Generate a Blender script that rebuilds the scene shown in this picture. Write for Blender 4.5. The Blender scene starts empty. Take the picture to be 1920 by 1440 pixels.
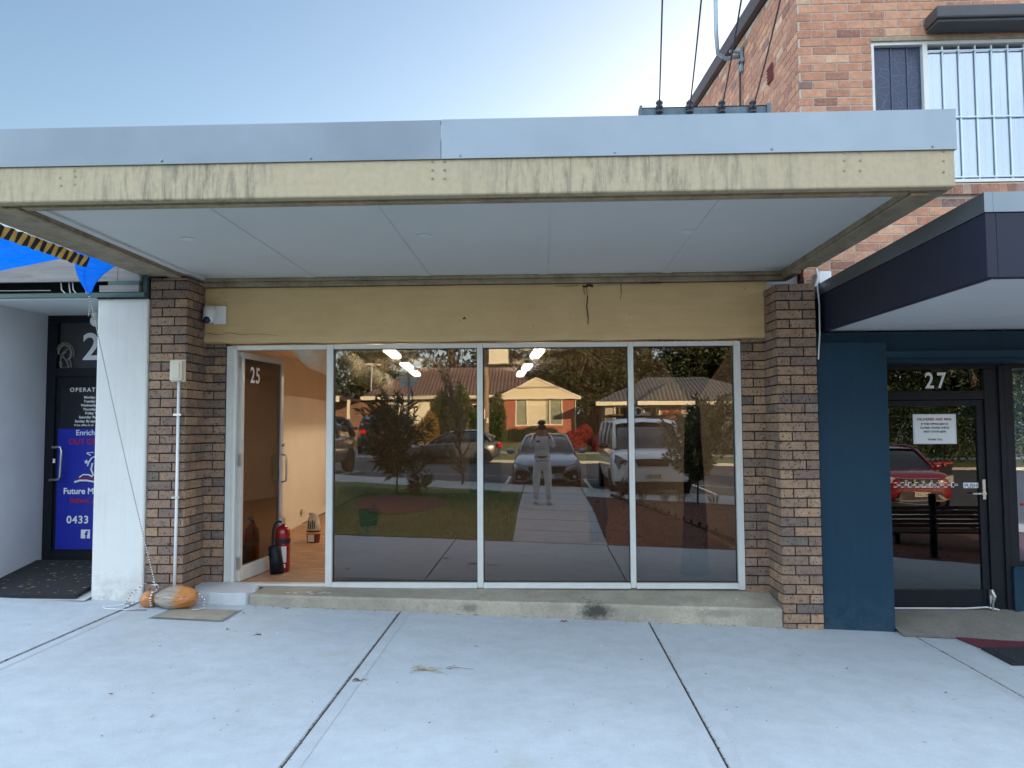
import bpy, math, random
import numpy as np
from mathutils import Vector, Matrix
random.seed(7); RNG = np.random.default_rng(7)
SC = bpy.context.scene; COL = SC.collection
R_ = math.radians

# ------------------------------------------------------------------ camera
F, D, H = 1442.0, 7.54, 1.6
def _cam():
    p1 = Vector((56, 80, F)); p2 = Vector((1056, 80 - 5.5, F))
    n = p1.cross(p2).normalized(); down = n if n.y > 0 else -n
    yv = p1.normalized(); zv = -down; xv = yv.cross(zv)
    return Matrix((xv, yv, zv)).transposed()            # camera (x right, y down, z fwd) = M @ world
CM = _cam(); CI = CM.inverted(); CP = Vector((0, -D, H))
cam = bpy.data.cameras.new('camera'); camo = bpy.data.objects.new('camera', cam); COL.objects.link(camo)
right, down, fwd = Vector(CM[0]), Vector(CM[1]), Vector(CM[2])
camo.matrix_world = Matrix(((right.x, -down.x, -fwd.x, CP.x), (right.y, -down.y, -fwd.y, CP.y), (right.z, -down.z, -fwd.z, CP.z), (0, 0, 0, 1)))
cam.sensor_width = 36; cam.lens = F / 1920 * 36; cam.clip_start = .02; cam.clip_end = 2000
SC.camera = camo
SC.render.resolution_x, SC.render.resolution_y = 1024, 768
def A(px, py, Y):                                       # point seen at a pixel of the photograph, on the plane y = Y
    r = CI @ Vector((px - 960, py - 720, F)); t = (Y + D) / r.y
    return CP + r * t

# ------------------------------------------------------------------ sky, sun, exposure
SUN_EL, SUN_AZ = R_(9.5), R_(32)
SKY_FILL = (5.2, 6.0, 7.0)
w = bpy.data.worlds.new('World'); SC.world = w; w.use_nodes = True
nt = w.node_tree; bg = nt.nodes['Background']
sky = nt.nodes.new('ShaderNodeTexSky'); sky.sky_type = 'NISHITA'; sky.sun_disc = False
sky.sun_elevation = SUN_EL; sky.sun_rotation = SUN_AZ; sky.air_density = 1.0; sky.dust_density = 1.3; sky.ozone_density = 1.6
# fill light added to the sky overhead and east, lifting the shaded pavement
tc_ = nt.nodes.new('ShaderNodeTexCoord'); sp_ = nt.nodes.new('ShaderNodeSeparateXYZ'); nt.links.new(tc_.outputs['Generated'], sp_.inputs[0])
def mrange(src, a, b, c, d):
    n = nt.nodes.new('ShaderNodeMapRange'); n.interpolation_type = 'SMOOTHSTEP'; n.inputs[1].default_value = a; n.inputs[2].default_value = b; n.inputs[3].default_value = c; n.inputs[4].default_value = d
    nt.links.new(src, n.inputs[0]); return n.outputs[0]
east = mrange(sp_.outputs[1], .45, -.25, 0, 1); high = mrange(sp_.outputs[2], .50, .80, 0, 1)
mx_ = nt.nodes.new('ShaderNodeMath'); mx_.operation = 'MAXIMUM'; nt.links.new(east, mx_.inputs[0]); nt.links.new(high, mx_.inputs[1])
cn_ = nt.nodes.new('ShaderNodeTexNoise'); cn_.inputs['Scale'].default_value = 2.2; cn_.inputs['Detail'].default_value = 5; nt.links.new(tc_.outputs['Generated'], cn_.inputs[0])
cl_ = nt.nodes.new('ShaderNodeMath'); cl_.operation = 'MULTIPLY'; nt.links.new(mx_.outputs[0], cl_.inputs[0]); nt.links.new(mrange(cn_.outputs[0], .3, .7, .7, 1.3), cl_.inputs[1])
ad_ = nt.nodes.new('ShaderNodeVectorMath'); ad_.operation = 'SCALE'; ad_.inputs[0].default_value = SKY_FILL; nt.links.new(cl_.outputs[0], ad_.inputs['Scale'])
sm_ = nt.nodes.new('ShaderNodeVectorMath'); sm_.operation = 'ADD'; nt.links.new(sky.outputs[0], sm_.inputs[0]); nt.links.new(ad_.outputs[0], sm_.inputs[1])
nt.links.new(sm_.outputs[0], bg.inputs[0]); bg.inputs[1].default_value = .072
sl = bpy.data.lights.new('sun', 'SUN'); sl.energy = 5.0; sl.angle = R_(.5); sl.color = (1, .76, .48)
so = bpy.data.objects.new('sun', sl); COL.objects.link(so)
sd = Vector((math.sin(SUN_AZ) * math.cos(SUN_EL), math.cos(SUN_AZ) * math.cos(SUN_EL), math.sin(SUN_EL)))
so.rotation_euler = sd.to_track_quat('Z', 'Y').to_euler(); so.location = (20, 50, 30)
SC.view_settings.view_transform = 'Standard'; SC.view_settings.look = 'None'; SC.view_settings.gamma = 1
SC.view_settings.exposure = 2.03
SC.cycles.max_bounces = 10; SC.cycles.transparent_max_bounces = 16; SC.cycles.glossy_bounces = 5
SC.cycles.sample_clamp_indirect = 6
SC.cycles.use_denoising = True

# ------------------------------------------------------------------ materials
def NT(name):
    m = bpy.data.materials.new(name); m.use_nodes = True; t = m.node_tree
    return m, t, t.nodes['Principled BSDF']
def nd(t, typ, **k):
    n = t.nodes.new(typ)
    for a, b in k.items():
        if a.startswith('i_'):
            n.inputs[a[2:].replace('_', ' ')].default_value = b
        else: setattr(n, a, b)
    return n
def L(t, a, b): t.links.new(a, b)
def c4(c): return (c[0], c[1], c[2], 1)
def coord(t, scale=(1, 1, 1), kind='Object'):
    tc = nd(t, 'ShaderNodeTexCoord'); mp = nd(t, 'ShaderNodeMapping'); mp.inputs['Scale'].default_value = scale
    L(t, tc.outputs[kind], mp.inputs['Vector']); return mp.outputs[0]
def noise(t, vec, scale=5, detail=5, rough=.6, dist=0):
    n = nd(t, 'ShaderNodeTexNoise'); n.inputs['Scale'].default_value = scale; n.inputs['Detail'].default_value = detail
    n.inputs['Roughness'].default_value = rough; n.inputs['Distortion'].default_value = dist; L(t, vec, n.inputs['Vector']); return n.outputs['Fac']
def ramp(t, fac, stops, interp='LINEAR'):
    r = nd(t, 'ShaderNodeValToRGB'); e = r.color_ramp.elements; r.color_ramp.interpolation = interp
    while len(e) < len(stops): e.new(.5)
    for i, (p, c) in enumerate(stops):
        e[i].position = p; e[i].color = c4(c) if not isinstance(c, (int, float)) else (c, c, c, 1)
    L(t, fac, r.inputs[0]); return r.outputs[0]
def mix(t, fac, a, b, mode='MIX'):
    m = nd(t, 'ShaderNodeMix', data_type='RGBA', blend_type=mode)
    for sock, v in ((m.inputs[0], fac), (m.inputs[6], a), (m.inputs[7], b)):
        if isinstance(v, (int, float)): sock.default_value = v
        elif isinstance(v, tuple): sock.default_value = c4(v)
        else: L(t, v, sock)
    return m.outputs[2]
def bump(t, bsdf, h, strength=.3, dist=.01):
    b = nd(t, 'ShaderNodeBump'); b.inputs['Strength'].default_value = strength; b.inputs['Distance'].default_value = dist
    L(t, h, b.inputs['Height']); L(t, b.outputs[0], bsdf.inputs['Normal'])
def pm(name, col, rough=.6, metal=0, var=.12, scale=3, bmp=0, bscale=80, coat=0, spec=.5):
    m, t, b = NT(name); v = coord(t)
    n = noise(t, v, scale)
    dark = tuple(x * (1 - var) for x in col); lite = tuple(min(1, x * (1 + var)) for x in col)
    L(t, ramp(t, n, [(.3, dark), (.7, lite)]), b.inputs['Base Color'])
    b.inputs['Roughness'].default_value = rough; b.inputs['Metallic'].default_value = metal
    b.inputs['Coat Weight'].default_value = coat; b.inputs['Specular IOR Level'].default_value = spec
    if bmp: bump(t, b, noise(t, v, bscale, 3), bmp, .004)
    return m
def cvattr(t):
    a = nd(t, 'ShaderNodeAttribute'); a.attribute_name = 'cv'; return a.outputs['Fac']
def brickmat(name, stops, spot=.0, spotcol=(.02, .015, .015), rough=.85):
    m, t, b = NT(name); v = coord(t)
    base = ramp(t, cvattr(t), stops, 'LINEAR')
    n = noise(t, v, 14, 4); base = mix(t, .55, base, ramp(t, n, [(.3, .55), (.7, 1.25)]), 'MULTIPLY')
    if spot:
        s = noise(t, v, 60, 3, .6); base = mix(t, ramp(t, s, [(.58, 0), (.64, spot)]), base, spotcol)
    L(t, base, b.inputs['Base Color']); b.inputs['Roughness'].default_value = rough
    bump(t, b, noise(t, v, 120, 4), .5, .003); return m
M = {}
M['brick_dark'] = brickmat('speckled_brown_brick', [(0, (.155, .12, .10)), (.3, (.215, .145, .108)), (.6, (.295, .187, .123)), (.85, (.39, .25, .15)), (1, (.235, .185, .15))], .85)
M['mortar_dark'] = pm('dark_raked_mortar', (.028, .022, .026), .95)
M['brick_red'] = brickmat('orange_red_brick', [(0, (.27, .12, .08)), (.12, (.36, .16, .10)), (.45, (.45, .20, .12)), (.75, (.53, .265, .155)), (.9, (.60, .39, .25)), (1, (.24, .13, .11))], .25, (.75, .6, .5))
M['mortar_lite'] = pm('pale_mortar', (.50, .42, .33), .95)
def concrete(name, col, dirt=.25, rough=.88):
    m, t, b = NT(name); v = coord(t)
    n1 = noise(t, v, .7, 6, .6); n2 = noise(t, v, 6, 6, .7); n3 = noise(t, v, 160, 2)
    c = ramp(t, n1, [(.3, tuple(x * (1 - dirt) for x in col)), (.7, tuple(x * 1.08 for x in col))])
    c = mix(t, .4, c, ramp(t, n2, [(.3, .72), (.65, 1.08)]), 'MULTIPLY')
    c = mix(t, .5, c, ramp(t, n3, [(.3, .76), (.7, 1.12)]), 'MULTIPLY')
    if dirt > .3:
        c = mix(t, ramp(t, noise(t, v, 3.2, 7, .75, .4), [(.48, 0), (.66, .55)]), c, tuple(x * .48 for x in col)); c = mix(t, ramp(t, noise(t, v, 55, 3, .6), [(.5, 0), (.6, .35)]), c, tuple(x * .5 for x in col))
    bl = noise(t, v, 1.9, 3, .5, .6); c = mix(t, ramp(t, bl, [(.62, 0), (.74, .30)]), c, (col[0] * .85, col[1] * .78, col[2] * .6))
    sp = noise(t, v, 38, 2, .5); c = mix(t, ramp(t, sp, [(.745, 0), (.76, .5)]), c, (.10, .09, .08))
    L(t, c, b.inputs['Base Color']); b.inputs['Roughness'].default_value = rough
    wv = coord(t, (90, 9, 9)); bump(t, b, noise(t, wv, 4, 3), .22, .003); return m
M['pave'] = concrete('broomed_concrete', (.475, .52, .55), .09)
M['joint'] = pm('joint_dirt', (.085, .046, .03), .95, var=.5, scale=40)
M['trowel'] = concrete('trowelled_edge', (.465, .508, .538), .06, .75)
M['apron'] = concrete('rough_old_concrete', (.27, .245, .21), .4)
M['path'] = concrete('path_concrete', (.47, .46, .45), .12)
def stained(name):
    m, t, b = NT(name)
    v = coord(t, (1, 1, 1)); vs = coord(t, (10, 10, 1.4))
    streak = noise(t, vs, 1.5, 8, .8, .35); zone_src = nd(t, 'ShaderNodeSeparateXYZ'); L(t, v, zone_src.inputs[0]); mr_ = nd(t, 'ShaderNodeMapRange'); mr_.inputs[1].default_value = -3.2; mr_.inputs[2].default_value = 3.2; L(t, zone_src.outputs[0], mr_.inputs[0]); zone = mr_.outputs[0]
    c = ramp(t, noise(t, v, 25, 4), [(.3, (.41, .335, .22)), (.7, (.47, .39, .262))])
    z = ramp(t, zone, [(.0, .55), (.12, .5), (.20, 1), (.30, 1), (.345, .10), (.50, .08), (.56, .75), (.62, 1), (.75, .9), (.84, .45), (.90, .12), (1, .15)])
    k = ramp(t, streak, [(.46, 0), (.60, 1)])
    f = nd(t, 'ShaderNodeMath', operation='MULTIPLY'); L(t, z, f.inputs[0]); L(t, k, f.inputs[1])
    f2 = nd(t, 'ShaderNodeMath', operation='MULTIPLY'); L(t, f.outputs[0], f2.inputs[0]); f2.inputs[1].default_value = .75
    c = mix(t, f2.outputs[0], c, ramp(t, noise(t, vs, 3), [(.35, (.25, .225, .175)), (.5, (.17, .16, .115)), (.62, (.095, .095, .06))]))
    c = mix(t, ramp(t, noise(t, vs, 5, 5, .8), [(.60, 0), (.72, .55)]), c, (.36, .33, .26))
    L(t, c, b.inputs['Base Color']); b.inputs['Roughness'].default_value = .7
    bump(t, b, noise(t, v, 60), .15, .003); return m
M['fascia'] = stained('stained_cream_beam')
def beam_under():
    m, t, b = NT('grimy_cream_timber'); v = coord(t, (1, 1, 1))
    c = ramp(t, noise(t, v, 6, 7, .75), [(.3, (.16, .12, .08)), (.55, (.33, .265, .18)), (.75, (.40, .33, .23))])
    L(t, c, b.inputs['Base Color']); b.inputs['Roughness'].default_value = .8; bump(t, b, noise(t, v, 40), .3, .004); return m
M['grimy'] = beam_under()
def render_mat():
    m, t, b = NT('cream_rendered_wall'); v = coord(t); vs = coord(t, (14, 1, 1.2))
    c = ramp(t, noise(t, v, 1.6, 6, .65), [(.3, (.57, .40, .20)), (.7, (.66, .475, .25))])
    c = mix(t, .3, c, ramp(t, noise(t, coord(t, (.8, 1, 5)), 3, 5), [(.3, .75), (.7, 1.1)]), 'MULTIPLY')
    st = ramp(t, noise(t, vs, 1.7, 5, .7), [(.56, 0), (.68, .35)])
    sep = nd(t, 'ShaderNodeSeparateXYZ'); tc = nd(t, 'ShaderNodeTexCoord'); L(t, tc.outputs['Object'], sep.inputs[0])
    rx = nd(t, 'ShaderNodeMapRange'); rx.inputs[1].default_value = 2.6; rx.inputs[2].default_value = 3.4; L(t, sep.outputs[0], rx.inputs[0])
    f = nd(t, 'ShaderNodeMath', operation='MULTIPLY'); L(t, st, f.inputs[0]); L(t, rx.outputs[0], f.inputs[1])
    c = mix(t, f.outputs[0], c, (.16, .11, .07))
    sp = noise(t, v, 30, 2); c = mix(t, ramp(t, sp, [(.76, 0), (.78, .7)]), c, (.12, .08, .05))
    L(t, c, b.inputs['Base Color']); b.inputs['Roughness'].default_value = .75
    bump(t, b, noise(t, v, 9, 5), .35, .01); return m
M['render'] = render_mat()
M['zincdim'] = pm('darker_zinc_flashing', (.18, .205, .228), .36, .8, .12, 1.2, .05, 6)  # left sheet toned darker, standing in for the duller reflection on that side
M['zinc'] = pm('zinc_flashing', (.215, .245, .27), .30, .8, .10, 1.2, .05, 6)
M['soffit'] = pm('white_painted_sheet', (.61, .61, .60), .6, 0, .04, .8)
M['soffit2'] = pm('white_painted_batten', (.64, .66, .68), .55, 0, .03, 2)
M['alu'] = pm('white_aluminium_frame', (.60, .60, .57), .35, .1, .06, 4)
M['steel'] = pm('brushed_steel', (.62, .62, .60), .3, 1, .05, 8)
M['black'] = pm('black_powder_coat', (.008, .009, .014), .45, 0, .2, 6, spec=.25)
M['blackmatte'] = pm('black_rubber', (.018, .018, .02), .75, 0, .2, 20)

M['navy'] = pm('charcoal_fascia_paint', (.014, .017, .036), .5, 0, .1, 1, spec=.35)
def scuffed(name, col, dirt, rough, ztop, spec=.5, amount=.6):
    m, t, b = NT(name); v = coord(t)
    c = ramp(t, noise(t, v, 1.4, 5, .6), [(.3, tuple(x * .93 for x in col)), (.7, tuple(x * 1.05 for x in col))])
    c = mix(t, ramp(t, noise(t, coord(t, (16, 16, .7)), 1.3, 5, .7), [(.52, 0), (.70, .12)]), c, dirt)
    sp = nd(t, 'ShaderNodeSeparateXYZ'); tc = nd(t, 'ShaderNodeTexCoord'); L(t, tc.outputs['Object'], sp.inputs[0])
    mr = nd(t, 'ShaderNodeMapRange'); mr.inputs[1].default_value = ztop; mr.inputs[2].default_value = ztop - .35; mr.inputs[3].default_value = 0; mr.inputs[4].default_value = amount; L(t, sp.outputs[2], mr.inputs[0])
    f = nd(t, 'ShaderNodeMath', operation='MULTIPLY'); L(t, mr.outputs[0], f.inputs[0]); L(t, ramp(t, noise(t, v, 9, 6, .75), [(.40, 0), (.62, 1)]), f.inputs[1]); c = mix(t, f.outputs[0], c, dirt)
    c = mix(t, ramp(t, noise(t, coord(t, (3, 3, 9)), 4, 3, .5, 1.2), [(.72, 0), (.74, .28)]), c, dirt)
    L(t, c, b.inputs['Base Color']); b.inputs['Roughness'].default_value = rough; b.inputs['Specular IOR Level'].default_value = spec; bump(t, b, noise(t, v, 70, 3), .15, .004); return m
M['wallw'] = scuffed('white_render', (.66, .65, .61), (.30, .29, .25), .75, .38)
M['blue'] = scuffed('deep_blue_paint', (.004, .032, .060), (.045, .075, .095), .6, .45, .3, .5)
M['wallgrey'] = pm('pale_grey_render', (.50, .51, .53), .75, 0, .06, 2, .3, 90)
M['step'] = concrete('stained_step', (.43, .385, .30), .4)
def step_stain():
    m = concrete('stained_step_with_mould', (.43, .385, .30), .4); t = m.node_tree; b = t.nodes['Principled BSDF']; src = b.inputs['Base Color'].links[0].from_socket
    tc = nd(t, 'ShaderNodeTexCoord'); c = src
    for px, py, rx, rz, k in ((1117, 1146, .19, .10, .97), (1105, 1118, .26, .07, .85), (880, 1140, .12, .05, .5), (1350, 1150, .25, .05, .35), (1005, 1120, .2, .04, .3)):
        q = A(px, py, -.41); mp = nd(t, 'ShaderNodeMapping'); mp.inputs['Location'].default_value = (-(q.x + .6) / rx, -(q.y) / .25, -q.z / rz); mp.inputs['Scale'].default_value = (1 / rx, 1 / .25, 1 / rz); L(t, tc.outputs['Object'], mp.inputs[0])
        ln_ = nd(t, 'ShaderNodeVectorMath', operation='LENGTH'); L(t, mp.outputs[0], ln_.inputs[0])
        ad = nd(t, 'ShaderNodeMath', operation='ADD'); L(t, ln_.outputs['Value'], ad.inputs[0]); ns = nd(t, 'ShaderNodeMath', operation='MULTIPLY_ADD'); L(t, noise(t, tc.outputs['Object'], 22, 6, .75), ns.inputs[0]); ns.inputs[1].default_value = 1.6; ns.inputs[2].default_value = -.8; L(t, ns.outputs[0], ad.inputs[1])
        c = mix(t, ramp(t, ad.outputs[0], [(.35, k), (1, 0)]), c, (.05, .045, .04))
    L(t, c, b.inputs['Base Color']); return m
M['step_stained'] = step_stain()
M['patch'] = concrete('new_concrete_patch', (.50, .52, .53), .06)
M['white'] = pm('white_plastic', (.75, .76, .77), .4, 0, .03)
M['cream'] = pm('cream_plastic', (.66, .60, .46), .5, 0, .05, 5)
M['lens'] = pm('dark_blue_lens', (.01, .02, .07), .08)
M['tan'] = pm('tan_interior_wall', (.70, .62, .52), .8, 0, .05, 1.2)
M['ceil'] = pm('interior_ceiling', (.78, .70, .58), .8, 0, .04, 1)
def floor_mat():
    m, t, b = NT('dusty_timber_floor'); v = coord(t, (1.2, 7, 1))
    c = ramp(t, noise(t, v, 3, 7, .7), [(.3, (.21, .11, .06)), (.55, (.37, .205, .115)), (.75, (.56, .39, .25))])
    c = mix(t, ramp(t, noise(t, coord(t), 6, 4), [(.60, 0), (.7, .5)]), c, (.62, .50, .36))
    L(t, c, b.inputs['Base Color']); b.inputs['Roughness'].default_value = .55; return m
M['floor'] = floor_mat()
def wood(name, c1, c2, sc=(1, 12, 12)):
    m, t, b = NT(name); v = coord(t, sc)
    L(t, ramp(t, noise(t, v, 2.2, 7, .7, .6), [(.3, c1), (.7, c2)]), b.inputs['Base Color']); b.inputs['Roughness'].default_value = .8
    bump(t, b, noise(t, v, 6), .2, .003); return m
M['ply'] = wood('weathered_grey_timber', (.15, .145, .15), (.30, .27, .25))
M['teal'] = wood('green_treated_board', (.05, .09, .085), (.09, .14, .13))
M['timber'] = wood('brown_slat_timber', (.04, .025, .02), (.09, .05, .035))
def tarp():
    m, t, b = NT('blue_tarpaulin'); v = coord(t)
    L(t, ramp(t, noise(t, v, 4, 4), [(.3, (.0, .07, .55)), (.7, (.0, .14, .85))]), b.inputs['Base Color'])
    b.inputs['Roughness'].default_value = .28
    tr = nd(t, 'ShaderNodeBsdfTranslucent'); tr.inputs[0].default_value = (.0, .22, 1, 1)
    mx = nd(t, 'ShaderNodeMixShader'); mx.inputs[0].default_value = .45; L(t, b.outputs[0], mx.inputs[1]); L(t, tr.outputs[0], mx.inputs[2])
    L(t, mx.outputs[0], t.nodes['Material Output'].inputs[0]); bump(t, b, noise(t, coord(t, (1, .5, 1.6)), 5, 4, .6, 1.5), 1, .06); return m
M['tarp'] = tarp()
def glass(name, r0=.10, tint=(.78, .78, .80), rough=0.0):
    m, t, b = NT(name); t.nodes.remove(b)
    g = nd(t, 'ShaderNodeBsdfGlossy'); g.inputs['Roughness'].default_value = rough; g.inputs[0].default_value = (1, 1, 1, 1)
    tr = nd(t, 'ShaderNodeBsdfTransparent'); tr.inputs[0].default_value = c4(tint)
    bp_ = nd(t, 'ShaderNodeBump'); bp_.inputs['Strength'].default_value = .013; bp_.inputs['Distance'].default_value = .02; L(t, noise(t, coord(t), 2.2, 2, .5), bp_.inputs['Height']); L(t, bp_.outputs[0], g.inputs['Normal'])
    lw = nd(t, 'ShaderNodeLayerWeight'); lw.inputs[0].default_value = .35
    mr = nd(t, 'ShaderNodeMapRange'); mr.inputs[3].default_value = r0; mr.inputs[4].default_value = min(1, r0 + .8); L(t, lw.outputs['Fresnel'], mr.inputs[0])
    mr.inputs[1].default_value = .04
    mx = nd(t, 'ShaderNodeMixShader'); L(t, mr.outputs[0], mx.inputs[0]); L(t, tr.outputs[0], mx.inputs[1]); L(t, g.outputs[0], mx.inputs[2])
    L(t, mx.outputs[0], t.nodes['Material Output'].inputs[0]); return m
M['glass'] = glass('reflective_shop_glass', .125, (.37, .37, .36))
M['glassdoor'] = glass('tinted_door_glass', .05, (.42, .36, .33))
M['glass27'] = glass('dark_tinted_glass', .07, (.5, .5, .52))
M['glasshouse'] = glass('house_window_glass', .05, (.95, .95, .95))
M['glassup'] = glass('upstairs_glass', .20, (.72, .80, .88))
M['cardark'] = pm('dark_car_glass', (.012, .014, .018), .04, 0, 0, 1, coat=1)
def emit(name, col, s):
    m, t, b = NT(name); b.inputs['Base Color'].default_value = c4(col); b.inputs['Emission Color'].default_value = c4(col); b.inputs['Emission Strength'].default_value = s; return m
M['lamp'] = emit('warm_lit_tube', (1, .84, .62), 9.3)
def foliage(name, c1, c2, c3=None, trans=.3):
    m, t, b = NT(name)
    a = ramp(t, cvattr(t), [(0, c1), (.7, c2), (1, c3 or c2)])
    L(t, a, b.inputs['Base Color']); b.inputs['Roughness'].default_value = .5
    tr = nd(t, 'ShaderNodeBsdfTranslucent'); L(t, a, tr.inputs[0])
    mx = nd(t, 'ShaderNodeMixShader'); mx.inputs[0].default_value = trans; L(t, b.outputs[0], mx.inputs[1]); L(t, tr.outputs[0], mx.inputs[2])
    L(t, mx.outputs[0], t.nodes['Material Output'].inputs[0]); return m
M['leaf_dark'] = foliage('dark_glossy_leaves', (.018, .038, .016), (.04, .075, .026), (.11, .14, .06))
M['leaf_olive'] = foliage('olive_leaves', (.04, .05, .02), (.07, .09, .03), (.13, .13, .05))
M['leaf_gum'] = foliage('gum_tree_leaves', (.03, .04, .018), (.06, .07, .03), (.14, .11, .06))
M['leaf_sap'] = foliage('grey_green_leaves', (.14, .14, .08), (.26, .24, .15), (.42, .34, .22))
M['leaf_hedge'] = foliage('hedge_leaves', (.04, .07, .02), (.09, .12, .03), (.16, .17, .05))
M['leaf_red'] = foliage('red_flower_leaves', (.20, .01, .01), (.42, .02, .02), (.5, .06, .03))
M['grass'] = foliage('lawn_grass', (.05, .10, .02), (.09, .17, .03), (.15, .20, .06))
M['lawn'] = pm('lawn_base', (.065, .12, .028), .95, 0, .3, 2.5, .5, 60)
M['lawnfar'] = pm('verge_grass', (.16, .17, .05), .95, 0, .3, 1.5, .5, 40)
M['mulch'] = pm('bark_mulch', (.13, .045, .026), .95, 0, .5, 28, .9, 60)
M['soil'] = pm('earth_ground', (.12, .10, .07), .95, 0, .3, .5)
M['bark'] = pm('tree_bark', (.16, .12, .09), .9, 0, .4, 8, .6, 30)
M['asphalt'] = pm('asphalt', (.065, .062, .062), .85, 0, .2, 3, .4, 150)
M['linewhite'] = pm('road_paint', (.62, .62, .60), .7, 0, .1, 8)
M['kerb'] = concrete('kerb_concrete', (.48, .48, .46), .12)
M['tile'] = None
def tilemat(name, a, b_):
    m, t, b = NT(name); tc = nd(t, 'ShaderNodeTexCoord'); 
    wv = nd(t, 'ShaderNodeTexWave', wave_type='BANDS', bands_direction='X'); wv.inputs['Scale'].default_value = 1.35; L(t, tc.outputs['Object'], wv.inputs[0])
    w2 = nd(t, 'ShaderNodeTexWave', wave_type='BANDS', bands_direction='Z', wave_profile='SAW'); w2.inputs['Scale'].default_value = 2.2; L(t, tc.outputs['Object'], w2.inputs[0])
    c = ramp(t, wv.outputs['Fac'], [(.1, a), (.6, b_)]); c = mix(t, .6, c, ramp(t, w2.outputs['Fac'], [(0, .55), (.3, 1.1)]), 'MULTIPLY')
    c = mix(t, .5, c, ramp(t, noise(t, tc.outputs['Object'], 3), [(.3, .7), (.7, 1.2)]), 'MULTIPLY')
    L(t, c, b.inputs['Base Color']); b.inputs['Roughness'].default_value = .8; bump(t, b, wv.outputs['Fac'], .6, .04); return m
M['tile'] = tilemat('brown_roof_tiles', (.10, .055, .04), (.22, .13, .095)); M['tiledark'] = tilemat('grey_roof_tiles', (.055, .05, .05), (.14, .13, .125))
def farbrick(name, a, b_):
    m, t, b = NT(name); v = coord(t); tx = nd(t, 'ShaderNodeTexBrick'); tx.inputs['Scale'].default_value = 2; tx.inputs['Brick Width'].default_value = .48; tx.inputs['Row Height'].default_value = .172
    tx.inputs['Mortar Size'].default_value = .012; tx.inputs['Color1'].default_value = c4(a); tx.inputs['Color2'].default_value = c4(b_); tx.inputs['Mortar'].default_value = (.4, .28, .2, 1)
    mp = nd(t, 'ShaderNodeMapping'); mp.inputs['Rotation'].default_value = (R_(90), 0, 0); tc = nd(t, 'ShaderNodeTexCoord'); L(t, tc.outputs['Object'], mp.inputs[0]); L(t, mp.outputs[0], tx.inputs[0])
    L(t, tx.outputs['Color'], b.inputs['Base Color']); b.inputs['Roughness'].default_value = .9; return m
M['farbrick'] = farbrick('red_house_brick', (.42, .11, .06), (.33, .085, .05)); M['farbrick2'] = farbrick('brown_house_brick', (.20, .09, .06), (.15, .07, .05))
M['weather'] = pm('cream_weatherboard', (.72, .62, .44), .6, 0, .04, 2)
M['gutter'] = pm('cream_gutter_paint', (.74, .68, .54), .5, 0, .03, 2)
M['curtain'] = pm('pale_curtain', (.82, .76, .58), .8, 0, .08, 3)
M['redpaint'] = pm('red_enamel', (.30, .006, .01), .2, 0, .1, 5, coat=.5)
def bagmat():
    m, t, b = NT('orange_sand_through_clear_plastic'); v = coord(t, (3, 9, 9)); tc = nd(t, 'ShaderNodeTexCoord'); sp = nd(t, 'ShaderNodeSeparateXYZ'); L(t, tc.outputs['Object'], sp.inputs[0])
    ad = nd(t, 'ShaderNodeMath', operation='MULTIPLY_ADD'); L(t, noise(t, v, 2, 4, .6, .5), ad.inputs[0]); ad.inputs[1].default_value = .30; L(t, sp.outputs[0], ad.inputs[2])
    c = ramp(t, ad.outputs[0], [(.0, (.30, .25, .19)), (.20, (.34, .28, .21)), (.26, (.56, .20, .04)), (.60, (.70, .25, .04))]); c = mix(t, ramp(t, noise(t, coord(t, (4, 14, 14)), 3, 3, .6, 1.5), [(.60, 0), (.66, .55)]), c, (.45, .38, .30))
    L(t, c, b.inputs['Base Color']); b.inputs['Roughness'].default_value = .28; b.inputs['Coat Weight'].default_value = .5
    bump(t, b, noise(t, coord(t, (2, 8, 8)), 3, 4, .6, 2), .9, .03); return m
M['bag'] = bagmat()
M['orange'] = pm('orange_sand_bag', (.50, .19, .06), .3, 0, .45, 14, .7, 18, coat=.4)
M['sacking'] = pm('dusty_clear_plastic', (.34, .29, .23), .35, 0, .3, 14, .4, 40, coat=.3)
M['rope'] = None
def ropemat():
    m, t, b = NT('speckled_rope'); wv = nd(t, 'ShaderNodeTexWave', wave_type='BANDS', bands_direction='Z'); wv.inputs['Scale'].default_value = 14
    tc = nd(t, 'ShaderNodeTexCoord'); L(t, tc.outputs['Object'], wv.inputs[0]); L(t, ramp(t, wv.outputs['Fac'], [(.40, (.10, .10, .10)), (.5, (.72, .72, .70))]), b.inputs['Base Color']); b.inputs['Roughness'].default_value = .8; return m
M['rope'] = ropemat()
M['yellow'] = pm('hazard_yellow', (.80, .50, .12), .5, 0, .1, 8)
M['greenb'] = pm('green_bucket_plastic', (.0, .12, .085), .35)
M['signblue'] = pm('blue_sign_film', (.006, .018, .32), .35, 0, .03)
M['txtw'] = pm('white_lettering', (.78, .80, .82), .5, 0, .01); M['txtr'] = pm('red_lettering', (.35, .012, .02), .5, 0, .02)
M['txtk'] = pm('dark_lettering', (.05, .05, .06), .6, 0, .02); M['txtdr'] = pm('maroon_lettering', (.25, .03, .04), .6, 0, .02)
M['etch'] = pm('frosted_logo_film', (.20, .17, .16), .7)
M['darkcloth'] = pm('dark_navy_cloth', (.010, .016, .026), .8, 0, .25, 8, .4, 30)
M['bluestrip'] = pm('plain_blue', (.045, .09, .14), .6, 0, .2, 5)
M['matblack'] = pm('black_doormat', (.014, .016, .018), .95, 0, .4, 50, .8, 120); M['matred'] = pm('maroon_doormat', (.12, .015, .03), .95, 0, .25, 60, .8, 160)
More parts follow.
